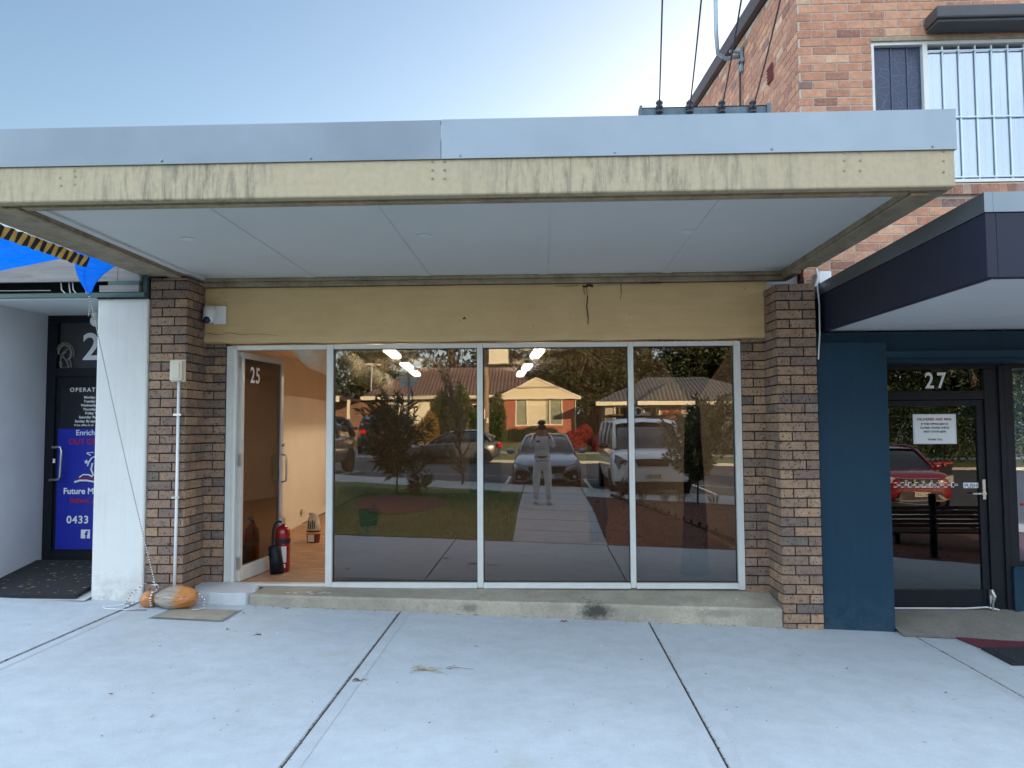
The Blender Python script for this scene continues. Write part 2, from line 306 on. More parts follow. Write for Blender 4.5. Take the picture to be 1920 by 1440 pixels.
M['skin'] = pm('skin', (.46, .27, .18), .5); M['shirt'] = pm('pale_grey_shirt', (.85, .84, .85), .85, 0, .12, 9, .4, 30); M['pants'] = pm('light_grey_trousers', (.80, .79, .80), .85, 0, .15, 9, .4, 30)
M['belt'] = pm('dark_belt', (.03, .025, .025), .5); M['hair'] = pm('black_hair', (.015, .012, .012), .6); M['shoe'] = pm('white_trainers', (.6, .58, .56), .7)
M['litter'] = pm('dry_leaf_litter', (.16, .08, .045), .8, 0, .4, 40); M['litterstraw'] = pm('straw_needles', (.30, .25, .14), .8, 0, .4, 40)
def paint(name, col, metal=0): return pm(name, col, .25, metal, .02, 1, coat=1)
M['p_grey'] = paint('blue_grey_car_paint', (.30, .33, .40), .5); M['p_white'] = paint('white_van_paint', (.84, .84, .84)); M['p_red'] = paint('dark_red_car_paint', (.20, .006, .014))
M['p_sil'] = paint('grey_car_paint', (.11, .105, .105), .3); M['p_black'] = paint('black_car_paint', (.015, .018, .025)); M['p_dk'] = paint('charcoal_car_paint', (.05, .05, .055), .3)
M['tyre'] = pm('tyre_rubber', (.02, .02, .02), .85); M['chrome'] = pm('chrome_trim', (.75, .75, .75), .12, 1, 0); M['headl'] = pm('headlight_lens', (.55, .55, .55), .08, .4, .3, 20, coat=1)
M['taill'] = pm('red_tail_lens', (.5, .01, .01), .1, 0, 0); M['plate'] = pm('number_plate', (.55, .53, .42), .5, 0, .03)
M['blind'] = pm('sky_tinted_blinds', (.25, .37, .48), .7, 0, .05, 3); M['bar'] = pm('white_security_bar', (.60, .70, .76), .5, 0, .05)  # blue in the blinds stands in for sky reflected in the panes
def screenmat():
    m, t, b = NT('dark_flyscreen'); vo = nd(t, 'ShaderNodeTexVoronoi', feature='DISTANCE_TO_EDGE'); vo.inputs['Scale'].default_value = 11; L(t, coord(t), vo.inputs['Vector'])
    L(t, ramp(t, vo.outputs['Distance'], [(0, (.07, .09, .17)), (.03, (.02, .028, .065))]), b.inputs['Base Color']); b.inputs['Roughness'].default_value = .35; return m
M['screen'] = screenmat()
M['galv'] = pm('galvanised_steel', (.26, .31, .34), .5, .5, .25, 6); M['armsteel'] = pm('dark_galvanised_arm', (.10, .135, .16), .55, .4, .3, 8)
M['cable'] = pm('black_cable', (.03, .025, .035), .6); M['cablew'] = pm('white_cable', (.6, .6, .6), .6)
M['brown'] = pm('dark_brown_capping', (.045, .022, .02), .5); M['boxdark'] = pm('dark_grey_cover', (.05, .05, .055), .5)

# ------------------------------------------------------------------ mesh builder
class MB:
    def __init__(s): s.v = []; s.f = []; s.m = []; s.c = []
    def add(s, verts, faces, m=0, c=None, T=None):
        n = len(s.v)
        s.v += [tuple(T @ Vector(v)) if T else tuple(v) for v in verts]
        for f in faces:
            s.f.append(tuple(n + i for i in f)); s.m.append(m); s.c.append(random.random() if c is None else c)
        return s
    def box(s, x0, x1, y0, y1, z0, z1, m=0, c=None, T=None):
        if x0 > x1: x0, x1 = x1, x0
        if y0 > y1: y0, y1 = y1, y0
        if z0 > z1: z0, z1 = z1, z0
        return s.add([(x0, y0, z0), (x1, y0, z0), (x1, y1, z0), (x0, y1, z0), (x0, y0, z1), (x1, y0, z1), (x1, y1, z1), (x0, y1, z1)],
                     [(0, 3, 2, 1), (4, 5, 6, 7), (0, 1, 5, 4), (1, 2, 6, 5), (2, 3, 7, 6), (3, 0, 4, 7)], m, c, T)
    def poly(s, pts, m=0, c=None): return s.add(pts, [tuple(range(len(pts)))], m, c)
    def prism(s, pts, off, m=0, c=None):                 # closed solid: polygon pts swept by the vector off
        n = len(pts); o = Vector(off); P = [Vector(p) for p in pts]
        nn = Vector((0, 0, 0))
        for i in range(n): nn += P[i].cross(P[(i + 1) % n])
        if nn.dot(o) > 0: P = P[::-1]
        return s.add([tuple(p) for p in P] + [tuple(p + o) for p in P], [tuple(range(n)), tuple(range(2 * n - 1, n - 1, -1))] + [(i, i + n, (i + 1) % n + n, (i + 1) % n) for i in range(n)], m, c)
    def tube(s, pts, r, n=8, m=0, c=None, cap=True):
        P = [Vector(p) for p in pts]; rr = r if isinstance(r, (list, tuple)) else [r] * len(P); vs = []; up = None
        for i, p in enumerate(P):
            d = (P[min(i + 1, len(P) - 1)] - P[max(i - 1, 0)]).normalized()
            if up is None: up = Vector((0, 0, 1)) if abs(d.z) < .9 else Vector((1, 0, 0))
            a = d.cross(up).normalized(); b = a.cross(d).normalized(); up = b
            vs += [tuple(p + a * math.cos(2 * math.pi * k / n) * rr[i] + b * math.sin(2 * math.pi * k / n) * rr[i]) for k in range(n)]
        fs = [(i * n + k, i * n + (k + 1) % n, (i + 1) * n + (k + 1) % n, (i + 1) * n + k) for i in range(len(P) - 1) for k in range(n)]
        if cap: fs += [tuple(range(n))[::-1], tuple(range((len(P) - 1) * n, len(P) * n))]
        return s.add(vs, fs, m, c)
    def lathe(s, prof, cx, cy, n=20, m=0, c=None, T=None):
        vs = [(cx + r * math.cos(2 * math.pi * k / n), cy + r * math.sin(2 * math.pi * k / n), z) for r, z in prof for k in range(n)]
        fs = [(i * n + k, i * n + (k + 1) % n, (i + 1) * n + (k + 1) % n, (i + 1) * n + k) for i in range(len(prof) - 1) for k in range(n)]
        fs += [tuple(range(n))[::-1], tuple(range((len(prof) - 1) * n, len(prof) * n))]
        return s.add(vs, fs, m, c, T)
    def ball(s, c0, r, nu=12, nv=8, m=0, c=None, T=None):
        rx, ry, rz = r if isinstance(r, tuple) else (r, r, r)
        vs = []; 
        for j in range(nv + 1):
            a = math.pi * j / nv
            vs += [(c0[0] + rx * max(math.sin(a), .001) * math.cos(2 * math.pi * k / nu), c0[1] + ry * max(math.sin(a), .001) * math.sin(2 * math.pi * k / nu), c0[2] - rz * math.cos(a)) for k in range(nu)]
        return s.add(vs, [(i * nu + k, i * nu + (k + 1) % nu, (i + 1) * nu + (k + 1) % nu, (i + 1) * nu + k) for i in range(nv) for k in range(nu)], m, c, T)
OFF = {}
def thing(name, label, cat, loc=(0, 0, 0), group=None, local=False, rotz=0, kind=None):
    o = bpy.data.objects.new(name, None); COL.objects.link(o); o.location = loc; o.rotation_euler = (0, 0, rotz)
    o.empty_display_size = .2; o['label'] = label; o['category'] = cat
    if group: o['group'] = group
    if kind: o['kind'] = kind
    OFF[o.name] = Vector((0, 0, 0)) if local else Vector(loc); return o
def put(name, mb, mats, parent=None, label=None, cat=None, group=None, kind=None, smooth=False, bevel=0, sub=0):
    me = bpy.data.meshes.new(name)
    if parent is not None: off = OFF[parent.name]
    else:
        a = np.array(mb.v); off = Vector(((a[:, 0].min() + a[:, 0].max()) / 2, (a[:, 1].min() + a[:, 1].max()) / 2, a[:, 2].min()))
    vs = [(v[0] - off.x, v[1] - off.y, v[2] - off.z) for v in mb.v]
    me.from_pydata(vs, [], mb.f)
    if not isinstance(mats, (list, tuple)): mats = [mats]
    for x in mats: me.materials.append(M[x] if isinstance(x, str) else x)
    if len(mats) > 1: me.polygons.foreach_set('material_index', mb.m)
    at = me.attributes.new('cv', 'FLOAT', 'FACE'); at.data.foreach_set('value', mb.c)
    if smooth: me.polygons.foreach_set('use_smooth', [True] * len(me.polygons))
    me.update()
    o = bpy.data.objects.new(name, me); COL.objects.link(o)
    if parent is not None: o.parent = parent; OFF[o.name] = OFF[parent.name]
    else: o.location = off
    if bevel:
        b = o.modifiers.new('bevel', 'BEVEL'); b.width = bevel; b.segments = 2; b.limit_method = 'ANGLE'
    if sub:
        b = o.modifiers.new('sub', 'SUBSURF'); b.levels = b.render_levels = sub
    if label: o['label'] = label
    if cat: o['category'] = cat
    if group: o['group'] = group
    if kind: o['kind'] = kind
    return o
def putsplit(name, mb, mats, parent, **k):      # every loose piece becomes an object of its own
    par = list(range(len(mb.v)))
    def find(a):
        while par[a] != a: par[a] = par[par[a]]; a = par[a]
        return a
    for f in mb.f:
        r0 = find(f[0])
        for i in f[1:]: par[find(i)] = r0
    groups = {}
    for fi, f in enumerate(mb.f): groups.setdefault(find(f[0]), []).append(fi)
    out = []
    for fs in groups.values():
        m = MB(); idx = {}
        for fi in fs:
            for i in mb.f[fi]:
                if i not in idx: idx[i] = len(m.v); m.v.append(mb.v[i])
            m.f.append(tuple(idx[i] for i in mb.f[fi])); m.m.append(mb.m[fi]); m.c.append(mb.c[fi])
        out.append(put(name, m, mats, parent, **k))
    return out
def text(name, s, size, loc, mat, parent, rotz=0, align='CENTER', bold=0, sx=1, ext=.0006, spacing=1, lab=None):
    cu = bpy.data.curves.new(name, 'FONT'); cu.body = s; cu.size = size; cu.align_x = align; cu.extrude = ext; cu.offset = bold; cu.space_character = spacing
    tmp = bpy.data.objects.new(name, cu); COL.objects.link(tmp)
    me = bpy.data.meshes.new_from_object(tmp.evaluated_get(bpy.context.evaluated_depsgraph_get())); bpy.data.objects.remove(tmp)
    T = Matrix.Translation(Vector(loc) - OFF[parent.name]) @ Matrix.Rotation(rotz, 4, 'Z') @ Matrix.Rotation(R_(90), 4, 'X') @ Matrix.Diagonal((sx, 1, 1, 1))
    me.transform(T); me.materials.clear(); me.materials.append(M[mat]); me.name = name
    o = bpy.data.objects.new(name, me); COL.objects.link(o); o.parent = parent
    if lab: o['label'] = lab
    return o
def bricks(mb, org, u, n, W, z0, z1, cuts=(), course=.086, bl=.24, ph=0, proud=.013, zph=0, gap=.0125):
    """running-bond bricks on a vertical plane: org, unit direction u, outward normal n"""
    org = Vector(org); u = Vector(u); n = Vector(n); k0 = math.floor((z0 - zph) / course); k = k0
    while zph + k * course < z1 - .012:
        za, zb = max(z0, zph + k * course), min(z1, zph + (k + 1) * course - gap)
        if zb - za > .012:
            x = -bl + ph + (bl / 2 if k % 2 else 0)
            while x < W:
                segs = [(max(0, x), min(W, x + bl - gap))]
                for (cx0, cx1, cz0, cz1) in cuts:
                    if zb > cz0 + .005 and za < cz1 - .005:
                        ns = []
                        for a, b in segs:
                            if a < cx0: ns.append((a, min(b, cx0)))
                            if b > cx1: ns.append((max(a, cx1), b))
                        segs = ns
                cvv = min(1, max(0, random.gauss(.5, .24)))
                for a, b in segs:
                    if b - a < .02: continue
                    j = random.uniform(-.002, .002); pr = proud + j
                    P = [org + u * a, org + u * b]
                    vs = []
                    for off in (0, pr):
                        for p, z in ((P[0], za), (P[1], za), (P[1], zb), (P[0], zb)):
                            q = p + n * off; vs.append((q.x, q.y, z + random.uniform(-.0012, .0012)))
                    if u.cross(Vector((0, 0, 1))).dot(n) > 0: fs = [(4, 5, 6, 7), (0, 1, 5, 4), (1, 2, 6, 5), (2, 3, 7, 6), (3, 0, 4, 7)]
                    else: fs = [(7, 6, 5, 4), (4, 5, 1, 0), (5, 6, 2, 1), (6, 7, 3, 2), (7, 4, 0, 3)]
                    mb.add(vs, fs, 0, cvv)
                x += bl
        k += 1
    return mb
def copytree(root, loc=None, rotz=None, scale=None, label=None):
    c = root.copy(); COL.objects.link(c)
    if loc is not None: c.location = loc
    if rotz is not None: c.rotation_euler = (0, 0, rotz)
    if scale is not None: c.scale = (scale,) * 3 if isinstance(scale, (int, float)) else scale
    if label: c['label'] = label
    for ch in root.children:
        d = ch.copy(); COL.objects.link(d); d.parent = c
        for g_ in ch.children:
            e = g_.copy(); COL.objects.link(e); e.parent = d
    return c

# ------------------------------------------------------------------ ground
def clamp(x, a, b): return max(a, min(b, x))
def g(x, d):
    t = clamp((d - 3.5) / 4.5, 0, 1); t = t * t * (3 - 2 * t)
    return -.038 * (clamp(x, -16, 16) + 3.7) - .045 * max(0, clamp(x, -16, 16) - 4.6) + .19 * t + .03 * clamp((d - 8) / 3, 0, 1)
def kerbd(x): return 12.15 - .24 * clamp(x, -9, 14)
def stripd(x): return 10.05 - .24 * clamp(x, -9, 14)
def road(x, d):
    return (-.038 * (clamp(x, -16, 16) + 3.7) - .045 * max(0, clamp(x, -16, 16) - 4.6)) * clamp(1 - (d - 13) / 16, .35, 1) + .07 - .01 * (d - 13) * .3
def sheet(mb, xs, dfun0, dfun1, nd_, zf, m=0):
    for i in range(len(xs) - 1):
        for j in range(nd_):
            q = []
            for (x, t) in ((xs[i], j / nd_), (xs[i], (j + 1) / nd_), (xs[i + 1], (j + 1) / nd_), (xs[i + 1], j / nd_)):
                d0, d1 = dfun0(x), dfun1(x); d = d0 + (d1 - d0) * t; q.append((x, -d, zf(x, d)))
            mb.poly(q, m)
def frange(a, b, s):
    n = max(1, round((b - a) / s)); return [a + (b - a) * i / n for i in range(n + 1)]
# one earth sheet to the horizon
m = MB(); xs = [-900, -300, -80, -30] + frange(-20, 20, 2.5) + [30, 80, 300, 900]; ds = [-900, -200, -40, -14, -6, -1, 1, 2, 3.5, 5, 6.5, 8, 11, 15, 26, 40, 60, 120, 900]
def earth(x, d):
    if d < 4: return g(x, max(d, 0)) - .06
    return min(g(x, d), road(x, d)) - .25 + (.55 * clamp((d - 28) / 12, 0, 1)) if d > 12 else g(x, d) - .06
for i in range(len(xs) - 1):
    for j in range(len(ds) - 1):
        m.poly([(x, -d, earth(x, d)) for x, d in ((xs[i], ds[j]), (xs[i], ds[j + 1]), (xs[i + 1], ds[j + 1]), (xs[i + 1], ds[j]))])
put('ground', m, 'soil', kind='structure')
# pavement slabs with open joints
JX = [-9.6, -6.7, -3.72, -1.31, .955, 3.27, 6.0, 9.0, 12.5]
m = MB(); mj = MB(); me_ = MB()
for k in range(len(JX) - 1):
    a, b = JX[k] + .007, JX[k + 1] - .007
    front = -.1 if k in (0, 1) else 0
    xs = frange(a, b, .6)
    sheet(m, xs, lambda x: -.6 if x < -3.7 else .0, lambda x: 4.0, 8, g)
    for e, s in ((a, 1), (b, -1)):       # slab edge walls
        for j in range(8):
            d0, d1 = j * .5, (j + 1) * .5
            m.poly([(e, -d0, g(e, d0)), (e, -d1, g(e, d1)), (e, -d1, g(e, d1) - .04), (e, -d0, g(e, d0) - .04)])
            xe0, xe1 = e + s * .004, e + s * .085
            z = .0022
            me_.poly([(min(xe0, xe1), -d1, g(xe0, d1) + z), (max(xe0, xe1), -d1, g(xe1, d1) + z), (max(xe0, xe1), -d0, g(xe1, d0) + z), (min(xe0, xe1), -d0, g(xe0, d0) + z)])
pv = put('pavement', m, 'pave', kind='structure')
put('trowelled_border', me_, 'trowel', kind='structure')
for k in range(1, len(JX) - 1):
    for j in range(16):
        d0, d1 = j * .25, (j + 1) * .25; x = JX[k]; o = random.uniform(.004, .010)
        mj.poly([(x - .012, -d1, g(x, d1) - o), (x + .012, -d1, g(x, d1) - o), (x + .012, -d0, g(x, d0) - o), (x - .012, -d0, g(x, d0) - o)])
        for q in range(9):
            a_ = random.uniform(0, 3.1); l_ = random.uniform(.004, .013); cx_, cy_ = x + random.gauss(0, .006), -random.uniform(d0, d1); zz = g(x, -cy_) + .002
            mj.poly([(cx_ - l_ * math.cos(a_), cy_ - l_ * math.sin(a_), zz), (cx_ + .003 * math.sin(a_), cy_ - .003 * math.cos(a_), zz + .003), (cx_ + l_ * math.cos(a_), cy_ + l_ * math.sin(a_), zz), (cx_ - .003 * math.sin(a_), cy_ + .003 * math.cos(a_), zz + .002)])
put('joint_dirt', mj, 'joint', kind='structure')
# garden path, kerbside footpath, lawn, beds
m = MB()
for j in range(6):
    d0, d1 = 4.015 + j * 1.0, 4.0 + (j + 1) * 1.0
    sheet(m, frange(-.45, .97, .5), lambda x, a=d0: a, lambda x, b=d1 - .012: b, 2, lambda x, d: g(x, d) + .004)
put('garden_path', m, 'path', kind='structure')
m = MB()
for a, b in ((-16, -8), (-8, -5.2), (-5.2, -2.6), (-2.6, -.46), (-.45, .97), (.98, 3.4), (3.4, 6), (6, 9), (9, 14), (14, 20)):
    sheet(m, frange(a + .006, b - .006, .7), stripd, kerbd, 3, lambda x, d: g(x, d) + .006)
put('footpath', m, 'path', kind='structure')
m = MB(); xs = frange(-16, 20, .8)
sheet(m, xs, kerbd, lambda x: kerbd(x) + .15, 1, lambda x, d: g(x, kerbd(x)) + .008)
for i in range(len(xs) - 1):
    a, b = xs[i], xs[i + 1]; da, db = kerbd(a) + .15, kerbd(b) + .15
    m.poly([(a, -da, g(a, kerbd(a)) + .008), (a, -da, road(a, da) - .05), (b, -db, road(b, db) - .05), (b, -db, g(b, kerbd(b)) + .008)])
put('kerb', m, 'kerb', kind='structure')
m = MB(); sheet(m, frange(-16, -.46, 1), lambda x: 4.0, stripd, 6, lambda x, d: g(x, d) + .012); put('lawn', m, 'lawn', kind='structure')
m = MB(); sheet(m, frange(.98, 16, 1), lambda x: 4.0, stripd, 6, lambda x, d: g(x, d) - .004 + .03 * math.sin(x * 3) * math.sin(d * 2.2)); put('garden_bed', m, 'mulch', kind='structure')
m = MB(); pts = []
cx, cd = -2.75, 7.1
for k in range(28):
    a = 2 * math.pi * k / 28; r = 1 + .07 * math.sin(3 * a); x = cx + .85 * r * math.cos(a); d = cd + 1.15 * r * math.sin(a); pts.append((x, d))
for k in range(28):
    (x0, d0), (x1, d1) = pts[k], pts[(k + 1) % 28]
    m.poly([(cx, -cd, g(cx, cd) + .05), (x1, -d1, g(x1, d1) + .022), (x0, -d0, g(x0, d0) + .022)])
put('mulch_ring', m, 'mulch', kind='structure')
m = MB(); sheet(m, frange(-60, 60, 3), lambda x: kerbd(x) + .14, lambda x: 27.0, 10, road); put('road', m, 'asphalt', kind='structure')
m = MB()
for x0 in (-6.3, -3.9, -1.05, 1.35, 4.6, 7.4, 11.2):
    d0 = kerbd(x0) + .5; m.poly([(x0 + s_ * .05 + (0), -d, road(x0, d) + .006) for s_, d in ((-1, d0), (-1, d0 + 4.6), (1, d0 + 4.6), (1, d0))])
sheet(m, frange(-9, 12, 1), lambda x: kerbd(x) + 5.1, lambda x: kerbd(x) + 5.2, 1, lambda x, d: road(x, d) + .006)
put('parking_lines', m, 'linewhite', kind='structure')
def farz(x, d): return road(x, 27) + .12 + .55 * clamp((d - 27) / 12, 0, 1)
m = MB(); sheet(m, frange(-60, 60, 3), lambda x: 27.0, lambda x: 27.2, 1, lambda x, d: farz(x, 27))
for x in frange(-60, 57, 3): m.poly([(x, -27, farz(x, 27)), (x + 3, -27, farz(x + 3, 27)), (x + 3, -27, road(x + 3, 27) - .1), (x, -27, road(x, 27) - .1)][::-1])
put('far_kerb', m, 'kerb', kind='structure')
m = MB(); sheet(m, frange(-60, 60, 3), lambda x: 27.2, lambda x: 75.0, 16, lambda x, d: farz(x, min(d, 40)) ); put('far_lawn', m, 'lawnfar', kind='structure')
m = MB(); sheet(m, frange(-60, 60, 3), lambda x: 30.5, lambda x: 31.7, 1, lambda x, d: farz(x, d) + .02); put('far_footpath', m, 'path', kind='structure')
m = MB(); sheet(m, frange(-9.6, -6.6, 1.5), lambda x: 27.1, lambda x: 38, 3, lambda x, d: farz(x, d) + .03); put('driveway', m, 'path', kind='structure')

# ------------------------------------------------------------------ shop 25: building shell
FT = 2.425
shop = thing('shop_building', 'single storey shop with cream rendered band between two speckled brick piers', 'shop', (-.6, 0, 0))
def pier(x0, x1, side, ztop, lab):
    m = MB(); zb = -.32
    m.box(x0 + .006, x1 - .006, -.414, .08, zb, ztop, 1)
    bricks(m, (x0, -.414, 0), (1, 0, 0), (0, -1, 0), x1 - x0, zb, ztop, zph=.0, ph=.0)
    if side > 0: bricks(m, (x1 - .006, -.42, 0), (0, 1, 0), (1, 0, 0), .42, zb, ztop, ph=.12)
    else: bricks(m, (x0 + .006, 0, 0), (0, -1, 0), (-1, 0, 0), .42, zb, ztop, ph=.06)
    p = put('brick_pier', m, ['brick_dark', 'mortar_dark'], shop); p['label'] = lab
pier(-3.705, -3.352, 1, 3.03, 'speckled brick pier beside the white pillar'); pier(2.165, 2.515, -1, 2.90, 'speckled brick pier beside the deep blue wall')
m = MB(); m.box(-3.36, -3.145, .006, .12, -.1, 2.44, 1); bricks(m, (-3.36, .006, 0), (1, 0, 0), (0, -1, 0), .215, -.1, 2.44, ph=.1); put('brick_return', m, ['brick_dark', 'mortar_dark'], shop)
m = MB(); m.box(1.94, 2.175, .006, .12, -.2, 2.44, 1); bricks(m, (1.94, .006, 0), (1, 0, 0), (0, -1, 0), .235, -.2, 2.44, ph=.0); put('brick_return', m, ['brick_dark', 'mortar_dark'], shop)
# rendered band: slightly uneven slab with rounded lower lip
m = MB(); nx, nz = 60, 12
prof = [(-.015, 2.44), (-.045, 2.442), (-.06, 2.455), (-.058, 2.50), (-.05, 2.56), (-.05, 2.75), (-.052, 2.97), (-.048, 2.995)]
def bandx(i): return -3.375 + (2.19 + 3.375) * i / nx
for i in range(nx + 1):
    x = bandx(i); wv = .004 * math.sin(x * 2.1) + .003 * math.sin(x * 5.3 + 1)
    for (y, z) in prof: m.v.append((x, y + wv * (1 if z > 2.45 else 0), z + (.004 * math.sin(x * 7) if z < 2.46 else 0) + (.01 if x < -3.17 and z < 2.5 else 0)))
for i in range(nx):
    for j in range(len(prof) - 1):
        a = i * len(prof) + j; m.f.append((a, a + len(prof), a + len(prof) + 1, a + 1)); m.m.append(0); m.c.append(.5)
m.box(-3.375, 2.19, -.012, .14, 2.445, 3.0)
m.add([(2.19, -.05, 2.445), (2.19, 0, 2.445), (2.19, 0, 2.995), (2.19, -.05, 2.995)], [(0, 1, 2, 3)])
band = put('rendered_band', m, 'render', shop, smooth=False)
m = MB()   # holes and cracks in the render (real chips)
def chip(px, py, pts, y=-.057):
    c = A(px, py, y); m.poly([(c.x + a * .001, y - .0035, c.z + b * .001) for a, b in pts])
chip(871, 597, [(-22, -4), (-10, -10), (2, -6), (18, -11), (20, -4), (8, 0), (6, 14), (0, 20), (-3, 8), (-14, 4)], -.060); chip(862, 600, [(-8, -4), (0, -8), (6, 0), (0, 6)], -.06); chip(879, 592, [(-5, -4), (3, -6), (6, 3)], -.06)
def crack(pts, wd=.003, y=-.0605):
    P = [A(x, yy, y) for x, yy in pts]
    for a, b in zip(P[:-1], P[1:]):
        w_ = wd * random.uniform(.5, 1.3); dx, dz = b.x - a.x, b.z - a.z; l = math.hypot(dx, dz) or 1
        nx_, nz_ = -dz / l * w_, dx / l * w_
        m.poly([(a.x - nx_, y, a.z - nz_), (b.x - nx_, y, b.z - nz_), (b.x + nx_, y, b.z + nz_), (a.x + nx_, y, a.z + nz_)])
crack([(1092, 536), (1098, 538), (1104, 534), (1112, 537)], .012); crack([(1099, 537), (1102, 555), (1100, 575), (1103, 598), (1102, 608)], .004); crack([(1094, 537), (1096, 552)], .003)
crack([(1164, 533), (1165, 548), (1163, 562)], .003); crack([(1040, 536), (1060, 537), (1085, 535)], .002); crack([(1120, 535), (1160, 533), (1200, 532), (1240, 531)], .0022); crack([(378, 627), (392, 625), (410, 628), (430, 624), (455, 628), (480, 626), (520, 629)], .0018, -.062)
for px, py in ((417, 549), (423, 558), (409, 560), (425, 567), (424, 573), (422, 590), (1160, 640), (1180, 590), (1396, 541), (1000, 612)): chip(px, py, [(-4, -4), (4, -4), (5, 3), (0, 5), (-4, 2)], -.0575)
putsplit('render_chip', m, pm('exposed_dark_hole', (.03, .022, .018), .95), band)
m = MB(); m.box(-3.40, 2.40, -.085, .02, 3.004, 3.05); m.box(-3.38, 2.38, -.11, .0, 3.052, 3.085)
put('wall_plate', m, 'grimy', shop, bevel=.006)
m = MB()  # side walls, back wall, roof, interior lining built as a closed room
X0, X1, Y1 = -3.62, 2.42, 10.4
def sk(y): return -.055 * max(0, y - 1)
m.prism([(X0, .12, .05), (X0, 1, .05), (X0 + sk(Y1), Y1, .05), (X0 + sk(Y1) - .12, Y1, .05), (X0 - .12, .12, .05)], (0, 0, 2.6)); 
m.prism([(X1, .12, .05), (X1 + .12, .12, .05), (X1 + .12 + sk(Y1), Y1, .05), (X1 + sk(Y1), Y1, .05), (X1, 1, .05)], (0, 0, 2.6))
m.box(-3.62, -3.14, .125, .16, .05, 2.6); m.box(1.94, 2.42, .125, .16, .05, 2.6)
put('interior_wall', m, 'tan', shop)
m = MB(); XB = X0 + sk(Y1)
m.box(XB, -1.69, Y1, Y1 + .1, .05, 2.65); m.box(-.95, X1 + sk(Y1), Y1, Y1 + .1, .05, 2.65); m.box(-1.69, -.95, Y1, Y1 + .1, 1.92, 2.65); put('back_wall', m, 'tan', shop)
m = MB(); m.box(-2.4, -.3, Y1 + .1, Y1 + 2.5, .05, .06); m.box(-2.4, -2.3, Y1 + .1, Y1 + 2.5, .06, 2.6); m.box(-.3, -.2, Y1 + .1, Y1 + 2.5, .06, 2.6); m.box(-2.4, -.2, Y1 + 2.5, Y1 + 2.6, .05, 2.6); put('back_room_lining', m, pm('dark_storeroom', (.06, .06, .065)), shop)
m = MB()
for y0, y1 in ((.12, 5), (5.0, Y1 + .1)): m.box(-4.3, 2.6, y0 + .001, y1, 2.655, 2.7)
put('interior_ceiling', m, 'ceil', shop)
m = MB(); m.box(-4.3, 2.6, .09, Y1 + .1, -.05, .075); put('interior_floor', m, 'floor', shop)
m = MB(); m.prism([(X0 + .002, .16, .075), (X0 + .02, .16, .075), (X0 + .02 + sk(Y1), Y1, .075), (X0 + .002 + sk(Y1), Y1, .075)], (0, 0, .13)); m.box(XB, -1.7, Y1 - .018, Y1 - .002, .075, .2); put('skirting', m, 'ceil', shop); m = MB(); m.prism([(X0 + .0205, .16, .0752), (X0 + .026, .16, .0752), (X0 + .026 + sk(Y1), Y1, .0752), (X0 + .0205 + sk(Y1), Y1, .0752)], (0, 0, .012)); put('skirting_shadow_line', m, 'blackmatte', shop)  # thin black strip stands in for the shadow line below the skirting
m = MB(); m.box(-3.75, 2.55, .145, 12.9, 2.72, 3.9); m.box(-4.45, -4.32, .15, 12.9, -.2, 2.72) ; m.box(2.62 - .1, 2.55, .15, 12.9, -.2, 2.7); m.box(-4.3, 2.5, 12.78, 12.9, -.2, 2.7); put('roof_block', m, 'wallgrey', shop)
# step
m = MB()
fl = lambda x: .062 - .115 * (x + 2.7) / 4.8
xs = frange(-2.72, 2.155, .25)
for a, b in zip(xs[:-1], xs[1:]):
    fy = lambda x: -.40 + .006 * math.sin(x * 4.1)
    bz = lambda x: .055 - .022 * (x + 2.7) / 4.8
    m.poly([(a, fy(a), fl(a)), (b, fy(b), fl(b)), (b, .1, bz(b)), (a, .1, bz(a))]); m.poly([(a, fy(a) - .012, fl(a) - .02), (b, fy(b) - .012, fl(b) - .02), (b, fy(b), fl(b)), (a, fy(a), fl(a))])
    m.poly([(a, fy(a) - .012, -.35), (b, fy(b) - .012, -.35), (b, fy(b) - .012, fl(b) - .02), (a, fy(a) - .012, fl(a) - .02)])
m.poly([(-2.72, -.41, -.3), (-2.72, -.40, .06), (-2.72, .1, .055), (-2.72, .1, -.3)])
stp = put('concrete_step', m, 'step_stained', shop)
m = MB(); c = A(1117, 1142, -.41); pts = []
for k in range(18):
    a = 2 * math.pi * k / 18; r = random.uniform(.8, 1.1); pts.append((c.x + .10 * r * math.cos(a), -.4175, c.z + .035 + .062 * r * math.sin(a)))
pass
m = MB()
for (px, py, s_) in ((1370, 1124, .03), (1217, 1104, .012), (820, 1112, .01), (500, 1117, .035), (540, 1118, .03), (515, 1117, .02)):
    c = A(px, py, -.2); z = .055 - .05
    m.add([(c.x + s_ * math.cos(a) * random.uniform(.6, 1.2), -.24 + s_ * .7 * math.sin(a), fl(c.x) * .55 + .03) for a in [k * math.pi / 5 for k in range(10)]], [tuple(range(10))])
m = MB()
for k in range(7):
    x = -2.35 + k * .06 + random.uniform(-.04, .04); y = -.29 + random.uniform(-.04, .04); t_ = (y + .4) / .5; z = fl(x) * (1 - t_) + (.055 - .022 * (x + 2.7) / 4.8) * t_ + .002
    n_ = 9; m.poly([(x + .03 * math.cos(a) * random.uniform(.5, 1), y + .012 * math.sin(a), z + .0005) for a in [2 * math.pi * q / n_ for q in range(n_)]])
for (x, y, s_) in ((1.80, -.2, .022), (-2.75, -.1, .02), (.75, -.05, .012)):
    t_ = (y + .4) / .5; z = fl(x) * (1 - t_) + (.055 - .022 * (x + 2.7) / 4.8) * t_ + .0025; m.poly([(x + s_ * math.cos(a) * random.uniform(.7, 1.1), y + s_ * .8 * math.sin(a), z) for a in [2 * math.pi * q / 9 for q in range(9)]])
putsplit('paint_drip', m, 'white', stp)
m = MB()   # pale new concrete patch at the left end
N_ = 16; top = []; bot = []
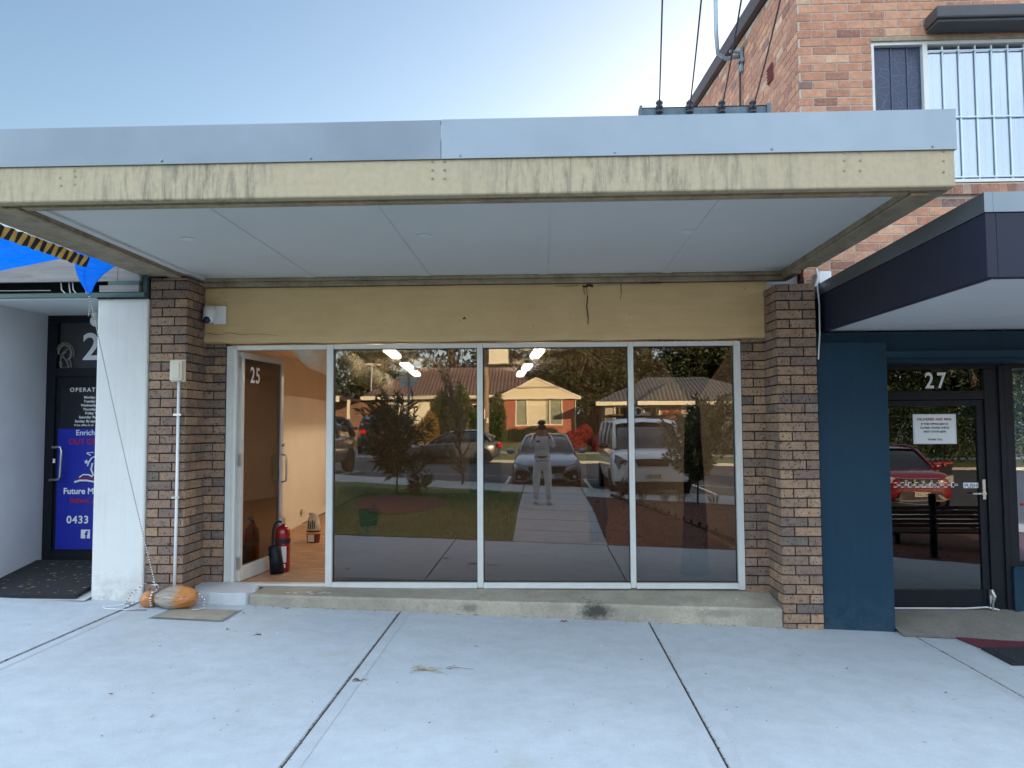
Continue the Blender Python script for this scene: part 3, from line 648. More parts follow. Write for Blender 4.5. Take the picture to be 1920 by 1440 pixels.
outl = [(-3.42, .05), (-3.30, -.30), (-3.10, -.40), (-2.9, -.42), (-2.76, -.40), (-2.705, -.32), (-2.72, -.18), (-2.86, -.08), (-2.98, -.03), (-3.1, .05)]
m.poly([(x, y, .075 + .02 * (y > -.3)) for x, y in outl])
for i in range(len(outl) - 1):
    (xa, ya), (xb, yb) = outl[i], outl[i + 1]; m.poly([(xa, ya, .075 + .02 * (ya > -.3)), (xa * 1.0, ya - .02, -.12), (xb, yb - .02, -.12), (xb, yb, .075 + .02 * (yb > -.3))])
put('concrete_patch', m, 'patch', shop, bevel=.01)
# window and door frame
fr = MB(); fy0, fy1 = -.012, .085
FB0, FB1 = .052, .034
fr.box(-3.145, -3.045, .012, fy1, .05, FT); fr.box(-3.065, -3.035, fy0, .03, .05, FT - .03)
fr.box(1.872, 1.935, fy0, fy1, .03, FT)
for a, b in ((-2.128, -2.064), (-.634, -.578), (.846, .898)): fr.box(a, b, fy0, fy1, .045, FT)
for a, b in ((-3.035, -2.13), (-2.062, -.636), (-.576, .844), (.900, 1.870)):
    fr.box(a, b, fy0 + .002, fy1, FT - .045, FT)
for a, b in ((-2.062, -.636), (-.576, .844), (.900, 1.870)):
    fr.box(a, b, fy0, fy1, .045, .092); fr.box(a, b, fy0 - .016, fy0 - .001, .042, .062)
fr.box(-3.035, -2.13, .0, .09, .048, .0745)
wf = put('window_frame', fr, 'alu', shop, bevel=.003)
for (a, b) in ((-2.064, -.634), (-.578, .846), (.898, 1.872)):
    q = MB(); q.box(a - .002, b + .002, .042, .048, .088, FT - .04); put('glass_pane', q, 'glass', wf)
q = MB()
for (a, b) in ((-2.064, -.634), (-.578, .846), (.898, 1.872)):
    for (p0, p1, q0, q1) in ((a, b, .092, .100), (a, b, FT - .053, FT - .045), (a, a + .008, .1, FT - .053), (b - .008, b, .1, FT - .053)): q.box(p0, p1, .030, .041, q0, q1)
put('black_gasket', q, 'blackmatte', wf)
# open glazed door, hinged at the left jamb
dr = thing('glass_door', '', 'x', (-3.03, .07, .08), local=True, rotz=R_(83)); del dr['label']; del dr['category']; dr.name = 'glass_door'
OFF[dr.name] = Vector((0, 0, 0))
dr.parent = shop; dr.location = Vector((-3.03, .07, .082)) - Vector((-.6, 0, 0))
W_, HD = .93, 2.288
m = MB(); m.box(0, .055, -.022, .022, 0, HD); m.box(W_ - .055, W_, -.022, .022, 0, HD); m.box(.055, W_ - .055, -.022, .022, HD - .06, HD); m.box(.055, W_ - .055, -.022, .022, 0, .145)
put('door_frame', m, 'alu', dr, bevel=.003)
m = MB(); m.box(.05, W_ - .05, -.004, .004, .14, HD - .055); put('door_glass', m, 'glassdoor', dr)
m = MB()
for s_ in (-1, 1): m.tube([(W_ - .035, s_ * .02, .92), (W_ - .035, s_ * .075, .93), (W_ - .035, s_ * .078, 1.0), (W_ - .035, s_ * .078, 1.18), (W_ - .035, s_ * .075, 1.215), (W_ - .035, s_ * .02, 1.225)], .011, 10)
put('door_handle', m, 'steel', dr, smooth=True)
m = MB(); m.tube([(W_ - .03, -.05, 1.33), (W_ - .03, .05, 1.33)], .02, 12); put('door_lock', m, 'steel', dr)
m = MB()
for z in (.12, 1.14, 2.12): m.box(-.012, .003, -.03, .03, z, z + .12)
putsplit('door_hinge', m, 'steel', dr)
tx = text('door_number', '25', .23, (.30, -.0065, 1.99), 'txtw', dr, align='CENTER', bold=.004, sx=.85, spacing=1.15)
for o in list(dr.children):      # children of a rotated root: keep meshes, sub-part level is fine
    pass
# awning
aw = thing('street_awning', 'flat awning with blue-grey metal flashing over a stained cream beam', 'awning', (-.6, -1.4, 3.05))
m = MB(); m.box(-3.40, 2.31, -2.70, -.10, 3.086, 3.12); put('soffit', m, 'soffit', aw)
m = MB()
for x in (-2.62, -2.05 + .02, -.98, .10, 1.14): pass
for xc in (-2.27, -1.13, .02, 1.22): m.box(xc - .045, xc + .045, -2.69, -.112, 3.0795, 3.0855)
m.box(-3.395, -3.33, -2.69, -.112, 3.066, 3.0855); putsplit('soffit_batten', m, 'soffit', aw)
m = MB(); m.box(-3.84, 2.548, -2.80, -2.72, 3.055, 3.30); put('front_beam', m, 'fascia', aw, bevel=.012)
m = MB(); m.box(-3.39, 2.30, -2.715, -2.65, 3.04, 3.09)
m.box(-3.80, -3.405, -2.718, -.05, 3.052, 3.30); m.box(-3.52, -3.41, -2.715, -.43, 3.03, 3.05)
m.box(2.315, 2.545, -2.718, -.43, 3.052, 3.30); m.box(2.32, 2.43, -2.715, -.43, 3.03, 3.05)
m.box(2.315, 2.40, -.42, -.11, 3.0, 3.3)
put('side_beam', m, 'grimy', aw, bevel=.006)
m = MB(); m.box(-3.86, -.622, -2.812, -2.80, 3.283, 3.535); put('metal_flashing', m, 'zincdim', aw, bevel=.002); m = MB(); m.box(-.619, 2.556, -2.814, -2.802, 3.283, 3.537); m.box(-3.86, 2.556, -2.80, -2.74, 3.53, 3.537)
m.box(2.549, 2.556, -2.80, -.5, 3.283, 3.53)
fl_ = put('metal_flashing', m, 'zinc', aw, bevel=.002)
m = MB()
for px, py in ((302, 301), (582, 296), (863, 291), (1153, 285), (1448, 279), (1750, 274)):
    c = A(px, py, -2.815); m.tube([(c.x, -2.813, c.z), (c.x, -2.821, c.z)], .0075, 8)
putsplit('flashing_screw', m, 'galv', fl_)
m = MB()
for px in (811, 834): 
    for py in (303, 319, 335): c = A(px, py, -2.80); m.tube([(c.x, -2.799, c.z), (c.x, -2.805, c.z)], .008, 8)
for px in (1583, 1613):
    for py in (287, 301, 320): c = A(px, py, -2.80); m.tube([(c.x, -2.799, c.z), (c.x, -2.805, c.z)], .007, 8)
for px, py in ((113, 333), (115, 348), (140, 320), (141, 331), (140, 346), (1769, 284), (1769, 302), (1769, 323)): c = A(px, py, -2.80); m.tube([(c.x, -2.799, c.z), (c.x, -2.804, c.z)], .007, 8)
putsplit('beam_bolt', m, 'grimy', aw)
m = MB(); m.box(-3.83, 2.54, -2.73, .14, 3.40, 3.44); put('awning_roof', m, 'galv', aw)
for px, py in ((352, 448), (795, 442), (1290, 434)):
    r = CI @ Vector((px - 960, py - 720, F)); t_ = (3.084 - H) / r.z; c = CP + r * t_
    m = MB(); m.lathe([(.062, 3.0855), (.064, 3.080), (.054, 3.078), (.048, 3.083), (.03, 3.084)], c.x, c.y, 24)
    put('downlight', m, 'soffit2', aw, smooth=False)
# interior objects
def light_batten(px, py, lab):
    r = CI @ Vector((px - 960, py - 720, F)); z0 = 2.56; t_ = (z0 - H) / r.z; c = CP + r * t_
    ln = thing('ceiling_light', lab, 'ceiling light', (c.x, c.y, z0), 'lit tubes on the shop ceiling', local=True, rotz=R_(4.5))
    m = MB(); m.box(-.065, .065, -.43, .43, .035, .09); put('base', m, 'white', ln)
    m = MB(); m.prism([(-.07, -.42, .034), (-.07, -.42, .0), (-.045, -.42, -.02), (.045, -.42, -.02), (.07, -.42, .0), (.07, -.42, .034)], (0, .84, 0))
    put('diffuser', m, 'lamp', ln)
row = [('left', 736, 665), ('left', 763, 688), ('left', 778, 701), ('right', 1007, 665), ('right', 988, 690), ('right', 977, 702)]
ords = ['nearest', 'middle', 'farthest'] * 2
for (sd_, px, py), w_ in zip(row, ords): light_batten(px, py, f'{w_} glowing tube light of the {sd_} row seen through shop glass')
m = MB(); P = [(-2.46, .2, 2.64), (-2.50, .9, 2.45), (-2.58, 2.2, 2.43), (-2.72, 4, 2.42), (-2.9, 6, 2.42), (-3.1, 8.2, 2.42), (-3.28, 10.35, 2.42)]
dd = []; rr = []
for a, b in zip(P[:-1], P[1:]):
    n_ = 15
    for k in range(n_): t_ = k / n_; dd.append(tuple(Vector(a).lerp(Vector(b), t_))); rr.append(.185 + (.022 if k % 2 else 0))
m.tube(dd, rr, 22); put('air_duct', m, pm('wrapped_silver_duct', (.82, .74, .58), .45, 0, .10, 6), label='ribbed silver air duct along the left side of the shop ceiling', cat='air duct', smooth=False)
# fire extinguisher
ex = thing('fire_extinguisher', 'red fire extinguisher with black horn on the floor by the open glass door', 'extinguisher', (-2.775, .66, .078), local=True)
m = MB(); m.lathe([(.07, 0), (.076, .012), (.076, .40), (.068, .445), (.04, .475), (.022, .485), (.022, .50)], 0, 0, 24); put('cylinder', m, 'redpaint', ex, smooth=True)
m = MB(); m.lathe([(.0775, .30), (.0785, .302), (.0785, .345), (.0775, .347)], 0, 0, 24); put('band', m, 'blackmatte', ex)
m = MB(); m.add([(.0782 * math.sin(a), -.0782 * math.cos(a), z) for z in (.10, .27) for a in (R_(5), R_(18), R_(32), R_(46))], [(0, 1, 5, 4), (1, 2, 6, 5), (2, 3, 7, 6)]); m.add([(.0782 * math.sin(a), -.0782 * math.cos(a), z) for z in (.045, .085) for a in (R_(-5), R_(10), R_(25), R_(40))], [(0, 1, 5, 4), (1, 2, 6, 5), (2, 3, 7, 6)]); put('label_sticker', m, 'white', ex)
m = MB(); m.box(-.018, .018, -.02, .03, .50, .54); m.prism([(0, -.08, .54), (.0, .03, .545), (.0, .03, .56), (.0, -.085, .575)], (.02, 0, 0)); m.prism([(0, -.08, .50), (.0, .0, .52), (.0, .0, .53), (.0, -.085, .515)], (.02, 0, 0)); m.tube([(-.01, .0, .55), (-.035, -.01, .60), (-.03, -.02, .57)], .006, 6); put('valve', m, 'steel', ex)
m = MB(); m.tube([(-.01, -.02, .52), (-.04, -.05, .535), (-.07, -.065, .50), (-.08, -.08, .42), (-.075, -.09, .30), (-.06, -.10, .22)], .013, 10); put('hose', m, 'black', ex, smooth=True)
m = MB(); m.lathe([(.03, 0), (.062, -.02), (.068, -.16), (.074, -.30), (.001, -.295)], 0, 0, 20, T=Matrix.Translation((-.05, -.125, .30)) @ Matrix.Rotation(R_(-7), 4, 'Y')); put('horn', m, 'black', ex, smooth=True)
# plaster bag in a tub
tb = thing('plaster_tub', 'small maroon and yellow tub with a rolled plaster bag inside by the skirting', 'tub', (-3.06, 2.72, .076), local=True)
m = MB(); m.lathe([(.075, 0), (.08, .005), (.092, .115)], 0, 0, 22, 0); m.lathe([(.0925, .116), (.095, .14), (.086, .142)], 0, 0, 22, 1); m.lathe([(.094, .143), (.098, .16), (.085, .16)], 0, 0, 22, 0); put('tub', m, [pm('maroon_plastic', (.14, .03, .035), .4), 'yellow'], tb)
m = MB(); m.box(-.045, .035, -.098, -.088, .02, .11); put('tub_sticker', m, 'white', tb)
m = MB(); nn_ = 18; prof = [(.08, .14), (.085, .2), (.078, .26), (.07, .31), (.052, .355), (.06, .385)]
m.v = [(r * math.cos(2 * math.pi * k / nn_) * (1 + .12 * math.sin(3 * k + 9 * z)), r * .8 * math.sin(2 * math.pi * k / nn_), z + .012 * math.sin(k * 2.3)) for r, z in prof for k in range(nn_)]
m.f = [(i * nn_ + k, i * nn_ + (k + 1) % nn_, (i + 1) * nn_ + (k + 1) % nn_, (i + 1) * nn_ + k) for i in range(len(prof) - 1) for k in range(nn_)] + [tuple(range((len(prof) - 1) * nn_, len(prof) * nn_))]; m.m = [0] * len(m.f); m.c = [.5] * len(m.f)
put('plaster_bag', m, pm('printed_paper_bag', (.62, .56, .47), .8, 0, .25, 22), tb, smooth=True)
m = MB(); [m.box(-.05 + k * .028, -.038 + k * .028, -.089, -.083, .19, .30 - .02 * (k % 2)) for k in range(4)]; putsplit('printed_bar', m, 'txtk', tb)
bk = thing('green_bucket', 'green bucket with a stirring stick nested on a white pail seen through shop glass', 'bucket', (-2.41, 3.12, .076), local=True)
m = MB(); m.lathe([(.105, 0), (.11, .004), (.125, .17), (.132, .175)], 0, 0, 24); put('white_pail', m, 'white', bk, smooth=False)
m = MB(); m.lathe([(.118, .172), (.142, .38), (.150, .382), (.150, .395), (.138, .395), (.115, .19)], 0, 0, 24); put('green_pail', m, 'greenb', bk)
m = MB(); m.tube([(.03, 0, .2), (.09, .0, .47)], .009, 8); put('stick', m, 'timber', bk)
m = MB(); m.tube([(-.149, 0, .38), (-.16, -.03, .32), (-.08, -.15, .26), (.08, -.15, .26), (.16, -.03, .32), (.149, 0, .38)], .003, 6); put('wire_handle', m, 'steel', bk)
# power points by the skirting
for y, z in ((1.9, .22), (2.9, .22), (4.6, .24), (1.7, 1.0)):
    m = MB(); x = X0 + sk(y); m.box(x + .021, x + .04, y - .06, y + .06, z, z + .08); put('power_point', m, 'cream', shop)
# dark cloth tied in the middle, behind the right hand pane
m = MB(); nu = 46; rows = []
prof = [(2.46, 1.53, .385), (2.385, 1.53, .372), (2.2, 1.535, .27), (2.05, 1.525, .17), (1.93, 1.525, .09), (1.86, 1.527, .052), (1.82, 1.527, .05), (1.74, 1.525, .072), (1.5, 1.52, .082), (1.1, 1.525, .10), (.7, 1.53, .115), (.35, 1.525, .130), (.12, 1.52, .145)]
for z, xc, hw in prof:
    for k in range(nu + 1):
        t_ = k / nu * 2 - 1; amp = min(.05, .012 + .03 * (1 - abs(hw - .05) / .5)); 
        m.v.append((xc + t_ * hw, .30 + amp * math.sin(k * 1.55) + .01 * math.sin(z * 6 + k), z - (.03 * (1 - t_ * t_) + .015 * math.sin(k * 1.55) if z < .2 else 0)))
w2 = nu + 1
for i in range(len(prof) - 1):
    for k in range(nu): m.f.append((i * w2 + k, i * w2 + k + 1, (i + 1) * w2 + k + 1, (i + 1) * w2 + k)); m.m.append(0); m.c.append(.5)
cu_ = put('tied_curtain', m, 'darkcloth', label='dark navy cloth tied at its waist behind the right hand shop pane', cat='curtain', smooth=True)
mo = cu_.modifiers.new('thick', 'SOLIDIFY'); mo.thickness = .004
# narrow blue strip standing for an unidentified blue shape deeper in the shop
m = MB(); prof = [(1.42, .62, .05), (1.3, .62, .065), (1.0, .66, .10), (.7, .68, .115), (.45, .70, .12), (.30, .69, .10), (.16, .68, .10)]
for z, xc, hw in prof:
    for k in range(21): t_ = k / 20 * 2 - 1; m.v.append((xc + t_ * hw, 2.2 + .02 * math.sin(k * 1.3), z + .012 * math.sin(k * 1.1)))
for i in range(len(prof) - 1):
    for k in range(20): m.f.append((i * 21 + k, i * 21 + k + 1, (i + 1) * 21 + k + 1, (i + 1) * 21 + k)); m.m.append(0); m.c.append(.5)
bs = put('blue_strip', m, 'bluestrip', label='narrow blue strip inside behind the middle shop pane', cat='dust sheet', smooth=True)
mo = bs.modifiers.new('thick', 'SOLIDIFY'); mo.thickness = .004
m = MB(); m.tube([(.62, 2.2, 1.42), (.62, 2.2, 2.655)], .003, 6); put('hanging_cord', m, 'rope', label='thin cord from the ceiling down to the blue strip', cat='cord')
# conduit box, security camera, white box
cb = thing('conduit_box', 'cream electrical box on a white conduit fixed to the left brick pier', 'electrical box', (-3.50, -.43, .0))
m = MB(); a, b = A(321, 676, -.47), A(343, 714, -.47)
m.box(a.x, b.x, -.50, -.431, b.z, a.z); m.box(a.x - .012, b.x + .012, -.452, -.43, b.z - .01, a.z + .01); put('box', m, 'cream', cb, bevel=.008)
m = MB(); m.box(a.x + .02, b.x - .02, -.508, -.5, b.z + .02, a.z - .02); put('lid', m, 'cream', cb, bevel=.004)
cx_ = (a.x + b.x) / 2; m = MB(); m.tube([(cx_ + .012, -.455, b.z), (cx_ + .012, -.455, .9), (cx_ + .008, -.46, .02)], .0135, 12); put('conduit', m, 'white', cb, smooth=True)
m = MB(); [m.box(cx_ - .03, cx_ + .045, -.475, -.43, z, z + .02) for z in (.95, 1.72, 0.12)]; putsplit('clip', m, 'steel', cb)
sc_ = thing('security_camera', 'small white security camera on the cream band beside the left brick pier', 'security camera', tuple(A(395, 592, -.07)))
a, b = A(401, 574, -.07), A(424, 608, -.07); m = MB(); m.box(a.x, b.x, -.085, -.06, b.z, a.z); put('mounting_plate', m, 'white', sc_, bevel=.006)
c0, c1 = A(393, 577, -.12), A(391, 601, -.15); m = MB(); m.tube([(c0.x, -.12, c0.z + .01), (c0.x, -.12, c0.z), (c1.x, -.15, c1.z), (c1.x, -.153, c1.z - .02)], [.045, .058, .055, .03], 20); m.tube([(c0.x + .03, -.1, c0.z - .03), (a.x + .03, -.08, a.z - .05)], .02, 10); put('housing', m, 'white', sc_, smooth=True)
m = MB(); m.ball((c1.x - .002, -.185, c1.z + .002), .036, 16, 10); put('lens', m, 'lens', sc_, smooth=True)

# ------------------------------------------------------------------ two storey brick building, shop 27
b27 = thing('brick_building', 'two storey orange brick building with barred upstairs window and deep blue shopfront', 'building', (2.565, 0, -.3))
m = MB(); m.box(2.575, 12, .012, .3, 2.6, 6.35, 1); 
wz0, wz1, wx0, wx1 = 3.965, 5.39, 3.285, 7.6
mm = MB()
bricks(mm, (2.565, .012, 0), (1, 0, 0), (0, -1, 0), 6.6, 2.6, 6.3, cuts=[(wx0 - 2.565, wx1 - 2.565, 3.83, wz1)], zph=.025, ph=.03, proud=.004, gap=.0135)
# opening: mortar backing built round the window
m = MB()
m.box(2.575, wx0, .014, .3, 2.6, 6.33, 1); m.box(wx1, 12, .014, .3, 2.6, 6.33, 1); m.box(wx0, wx1, .014, .3, 2.6, 3.95, 1); m.box(wx0, wx1, .014, .3, wz1, 6.33, 1)
mm.v and m.add(mm.v, mm.f, 0); m.c[-len(mm.f):] = mm.c
put('front_brickwork', m, ['brick_red', 'mortar_lite'], b27)
m = MB(); top = lambda y: 6.27 + .11 * y
m.prism([(2.575, .3, 2.6), (2.575, 14, 2.6), (2.575, 14, top(14)), (2.575, .3, top(.3))], (.25, 0, 0), 1)
mm = MB(); bricks(mm, (2.574, 14, 0), (0, -1, 0), (-1, 0, 0), 13.985, 2.7, 7.75, zph=.025, ph=.1, proud=.004, gap=.0135)
keep = [i for i, f in enumerate(mm.f) if all(mm.v[k][2] < top(mm.v[k][1]) + .0 for k in f)]
m2 = MB(); m2.v = mm.v; m2.f = [mm.f[i] for i in keep]; m2.m = [0] * len(keep); m2.c = [mm.c[i] for i in keep]
m.add(m2.v, m2.f, 0); m.c[-len(keep):] = m2.c
put('side_brickwork', m, ['brick_red', 'mortar_lite'], b27)
m = MB(); m.prism([(2.50, -.05, top(-.05) + .02), (2.50, 14, top(14) + .02), (2.50, 14, top(14) + .20), (2.50, -.05, top(-.05) + .2)], (.35, 0, 0)); m.box(2.85, 12, -.05, .35, 6.33, 6.5); put('roof_capping', m, 'brown', b27)
m = MB(); m.box(2.83, 12, .3, 14, 2.45, 2.6); m.prism([(2.83, .36, 6.3), (2.83, 13.9, 7.7), (2.83, 13.9, 7.8), (2.83, .36, 6.4)], (9, 0, 0)); m.box(11.9, 12, .3, 14, -.5, 6.3); m.box(2.83, 12, 13.9, 14, -.5, 7.7); m.box(2.6, 2.82, .4, 13.9, -.5, 2.6); put('roof_slab', m, 'boxdark', b27)
m = MB(); p = A(1438, 138, 0); c = (2.565, .875, 5.49); m.box(2.555, 2.57, .80, .98, 5.40, 5.58); [m.box(2.545, 2.556, .81, .97, 5.41 + k * .035, 5.425 + k * .035) for k in range(5)]; put('air_vent', m, pm('terracotta_vent', (.16, .035, .03), .8), b27)
# upstairs window
wd = thing('upstairs_window', '', 'x', (0, 0, 0), local=True); del wd['label']; del wd['category']; wd.parent = b27; wd.location = -Vector((2.565, 0, -.3)); 
m = MB(); m.box(wx0, wx1, .02, .10, wz1 - .035, wz1); m.box(wx0, wx1, .02, .10, wz0, wz0 + .03); m.box(wx0, wx0 + .03, .02, .10, wz0 + .03, wz1 - .035); m.box(3.79, 3.835, .02, .09, wz0 + .03, wz1 - .035); m.box(6.3, 6.34, .02, .09, wz0 + .03, wz1 - .035); put('window_frame', m, 'alu', wd)
m = MB(); m.box(3.315, 3.79, .075, .082, wz0 + .03, wz1 - .035); put('flyscreen', m, 'screen', wd)
m = MB(); [m.box(3.315 + k * .158 + .02, 3.315 + k * .158 + .028, .062, .07, wz0 + .03, wz1 - .035) for k in range(3)]; putsplit('screen_rod', m, pm('dull_rod', (.07, .08, .14), .5), wd)
m = MB(); m.box(3.835, 6.3, .055, .061, wz0 + .03, wz1 - .035); put('window_glass', m, 'glassup', wd)
m = MB()
for k in range(30):
    x = 3.85 + k * .083; a = R_(28 + random.uniform(-8, 8)); dx, dy = .048 * math.cos(a), .048 * math.sin(a)
    m.prism([(x - dx, .22 - dy, 4.0), (x + dx, .22 + dy, 4.0), (x + dx, .22 + dy, 5.34), (x - dx, .22 - dy, 5.34)], (.001, .002, 0))
put('vertical_blind', m, 'blind', wd)
m = MB(); m.box(3.3, 6.4, .35, .37, 3.9, 5.4); put('room_behind', m, pm('dim_room', (.25, .28, .32)), wd)
m = MB(); k = 0
for x in [3.99 + .158 * i for i in range(15)]: m.box(x - .006, x + .006, .036, .050, wz0 + .03, wz1 - .05)
for z in (4.62, 5.29, 4.02): m.box(3.85, 6.3, .026, .0355, z - .006, z + .006)
putsplit('security_bar', m, 'bar', wd)
m = MB(); x = wx0 - .05; i = 0
while x < wx1:
    zz = random.uniform(-.003, .003); m.add([(x, -.035, 3.83), (x + .076, -.035, 3.83), (x + .076, -.035, 3.925 + zz), (x, -.035, 3.925 + zz), (x, .06, 3.83), (x + .076, .06, 3.83), (x + .076, .06, 3.955), (x, .06, 3.955)], [(0, 1, 2, 3), (3, 2, 6, 7), (0, 4, 5, 1), (1, 5, 6, 2), (0, 3, 7, 4)], 0, random.choice([.0, .1, .97, .2])); x += .086
m.box(wx0 - .05, wx1, -.028, .05, 3.832, 3.915, 1); put('brick_sill', m, ['brick_red', 'mortar_lite'], b27)
m = MB(); m.box(wx0 - .005, wx1, -.004, .02, wz1 - .002, wz1 + .035); put('window_head', m, 'grimy', b27)
m = MB(); m.box(3.80, 7, -.26, -.002, 5.475, 5.60); m.box(3.81, 7, -.24, -.004, 5.44, 5.474); put('shutter_box', m, 'boxdark', b27, bevel=.02)
# service bracket and conduit mast on the side wall
sb = thing('service_bracket', 'grey steel service bracket with bent conduit on the side brick wall', 'bracket', (2.45, 2.03, 6.2))
m = MB(); m.tube([(2.56, 2.03, 6.26), (2.35, 1.98, 6.20), (2.24, 1.95, 6.26), (2.22, 1.93, 6.5), (2.22, 1.9, 8.4)], .026, 10); put('mast', m, 'galv', sb, smooth=True)
m = MB(); m.box(2.53, 2.56, 1.93, 2.13, 6.15, 6.19); m.box(2.53, 2.56, 1.98, 2.08, 6.05, 6.36); m.tube([(2.55, 2.03, 6.3), (2.40, 2.0, 6.31)], .02, 8); put('bracket_plate', m, 'galv', sb)
m = MB(); m.tube([(2.54, 2.06, 6.1), (2.53, 2.06, 5.5), (2.53, 2.0, 4.2)], .014, 6); put('drop_cable', m, 'cable', sb)
# cross-arm behind the awning with four strained wires
arm = thing('wire_crossarm', 'galvanised steel cross-arm standing above the awning in front of brick building', 'cross-arm', (1.3, -1.5, 3.45))
a, b = A(1204, 211, -1.5), A(1437, 206, -1.5)
m = MB(); m.box(a.x, b.x, -1.5, -1.49, a.z - .045, a.z + .04); m.box(a.x, b.x, -1.5, -1.42, a.z + .032, a.z + .04); m.box(a.x, b.x, -1.5, -1.42, a.z - .045, a.z - .037); m.box(a.x - .02, a.x, -1.52, -1.41, a.z - .055, a.z + .05); m.box(b.x, b.x + .03, -1.52, -1.41, a.z - .055, a.z + .05); put('channel', m, 'armsteel', arm)
m = MB(); [m.box(x, x + .05, -1.41, -1.36, 3.45, a.z) for x in (a.x + .12, b.x - .2)]; putsplit('upright', m, 'galv', arm)
for px, qx, qy in ((1236, 1242, 0), (1293, 1315, 0), (1353, 1390, 0), (1411, 1463, 0)):
    c = A(px, 205, -1.52); m = MB(); m.lathe([(.012, -.05), (.03, -.04), (.022, -.02), (.032, 0), (.022, .02), (.03, .04), (.012, .06)], c.x, -1.53, 10); m.v = [(x, y, z + c.z + .01) for x, y, z in m.v]; m.tube([(c.x - .01, -1.54, c.z - .05), (c.x + .04, -1.55, c.z - .09)], .006, 5); put('insulator', m, 'cable', arm)
    e = A(qx, qy, -3.2); d_ = (e - c); P = [tuple(c + d_ * t_ + Vector((0, 0, -.02 * math.sin(min(1, t_) * 3.14)))) for t_ in (0, .25, .5, .75, 1, 1.6)]
    m = MB(); m.tube(P, .0055, 5); put('wire', m, 'cable', arm)
# shop 27 ground floor: pilaster, lintel, door, window
m = MB(); m.box(2.525, 3.165, -.385, .1, -.45, 2.36); m.box(2.55, 3.10, -.15, .12, 2.36, 2.46); pl = put('blue_pilaster', m, 'blue', b27, bevel=.006)
m = MB(); m.box(2.525, 9, -.30, .12, 2.27, 2.462); m.box(3.13, 9, -.393, -.302, 2.215, 2.275); m.box(3.167, 9, -.28, .10, 2.18, 2.268); put('blue_lintel', m, 'blue', b27, bevel=.004)
d27 = thing('shop_door', 'x', 'x', (0, 0, 0), local=True); del d27['label']; del d27['category']; d27.parent = b27; d27.location = -Vector((2.565, 0, -.3)); OFF[d27.name] = Vector((0, 0, 0))
DZ = -.155
m = MB(); m.box(3.167, 4.44, .05, .14, 2.135, 2.18); m.box(3.167, 3.23, .05, .14, DZ, 2.134); m.box(4.27, 4.44, .05, .14, DZ, 2.134); m.box(3.231, 4.269, .055, .135, 1.84, 1.925); m.box(4.40, 4.45, .03, .049, DZ, 2.17)
put('frame', m, 'black', d27, bevel=.003)
m = MB(); m.box(3.235, 3.32, .07, .115, DZ + .01, 1.835); m.box(4.20, 4.268, .07, .115, DZ + .01, 1.835); m.box(3.321, 4.199, .07, .115, 1.78, 1.835); m.box(3.321, 4.199, .07, .115, DZ + .01, .02); put('door_leaf', m, 'black', d27, bevel=.003)
m = MB(); m.box(3.315, 4.205, .09, .096, .015, 1.785); m.box(3.225, 4.275, .09, .096, 1.92, 2.14); put('glass', m, 'glass27', d27)
m = MB(); m.box(4.222, 4.25, .052, .069, .88, 1.07); m.box(4.12, 4.25, .035, .05, .93, .943); m.box(4.24, 4.25, .04, .07, .925, .95); put('lever_handle', m, 'steel', d27)
m = MB(); a = A(1849, 1100, .03); m.box(4.235, 4.275, .03, .06, -.13, .03); m.tube([(4.25, .02, .03), (4.27, .0, -.03), (4.25, .01, -.1), (4.25, .01, -.16)], .012, 6); put('door_stop', m, 'steel', d27)
text('door_number', '27', .215, (3.83, .086, 1.955), 'txtw', d27, bold=.004, sx=.82, spacing=1.3)
m = MB(); m.box(3.603, 4.012, .0865, .0885, 1.412, 1.70); pp = put('paper_notice', m, 'white', d27)
OFF[pp.name] = Vector((0, 0, 0))
for s_, sz, z, mt in (('DELIVERIES AND MAIL', .034, 1.640, 'txtdr'), ('IF THIS OFFICE (#27) IS', .0255, 1.597, 'txtk'), ('CLOSED, PLEASE CHECK', .0255, 1.560, 'txtk'), ('NEXT DOOR (#29)', .0255, 1.523, 'txtk'), ('THANK YOU', .0235, 1.447, 'txtk')):
    text('notice_line', s_, sz, (3.807, .0855, z), mt, d27, bold=.0011, ext=.0003)
m = MB(); [m.box(*q, .0858, .0862, *z) for q, z in (((3.612, 4.003), (1.418, 1.4195)), ((3.612, 4.003), (1.6925, 1.694)), ((3.612, 3.6135), (1.42, 1.692)), ((4.0015, 4.003), (1.42, 1.692)))]; put('notice_border', m, 'txtk', d27)
m = MB(); ax = A(1810, 910, .09); m.box(A(1806, 910, .09).x, A(1834, 910, .09).x, .0865, .0885, A(1820, 915, .09).z, A(1820, 905, .09).z); ps = put('push_label', m, 'white', d27)
text('push_word', 'PUSH', .052, (A(1820, 910, .09).x, .0855, A(1820, 914, .09).z), 'txtk', d27, bold=.0006, ext=.0003)
m = MB(); z = A(1750, 909, .09).z
for k in range(9):
    x = 3.40 + k * .068
    m.box(x, x + .03, .0865, .0885, z - .024, z - .018); m.box(x, x + .03, .0865, .0885, z + .018, z + .024)
    if k % 3 == 2: m.box(x, x + .008, .0865, .0885, z - .017, z + .017)
    m.box(x + .031, x + .067, .0865, .0885, z - .008, z - .004); m.box(x + .031, x + .067, .0865, .0885, z + .004, z + .008)
put('greek_key_strip', m, 'txtw', d27)
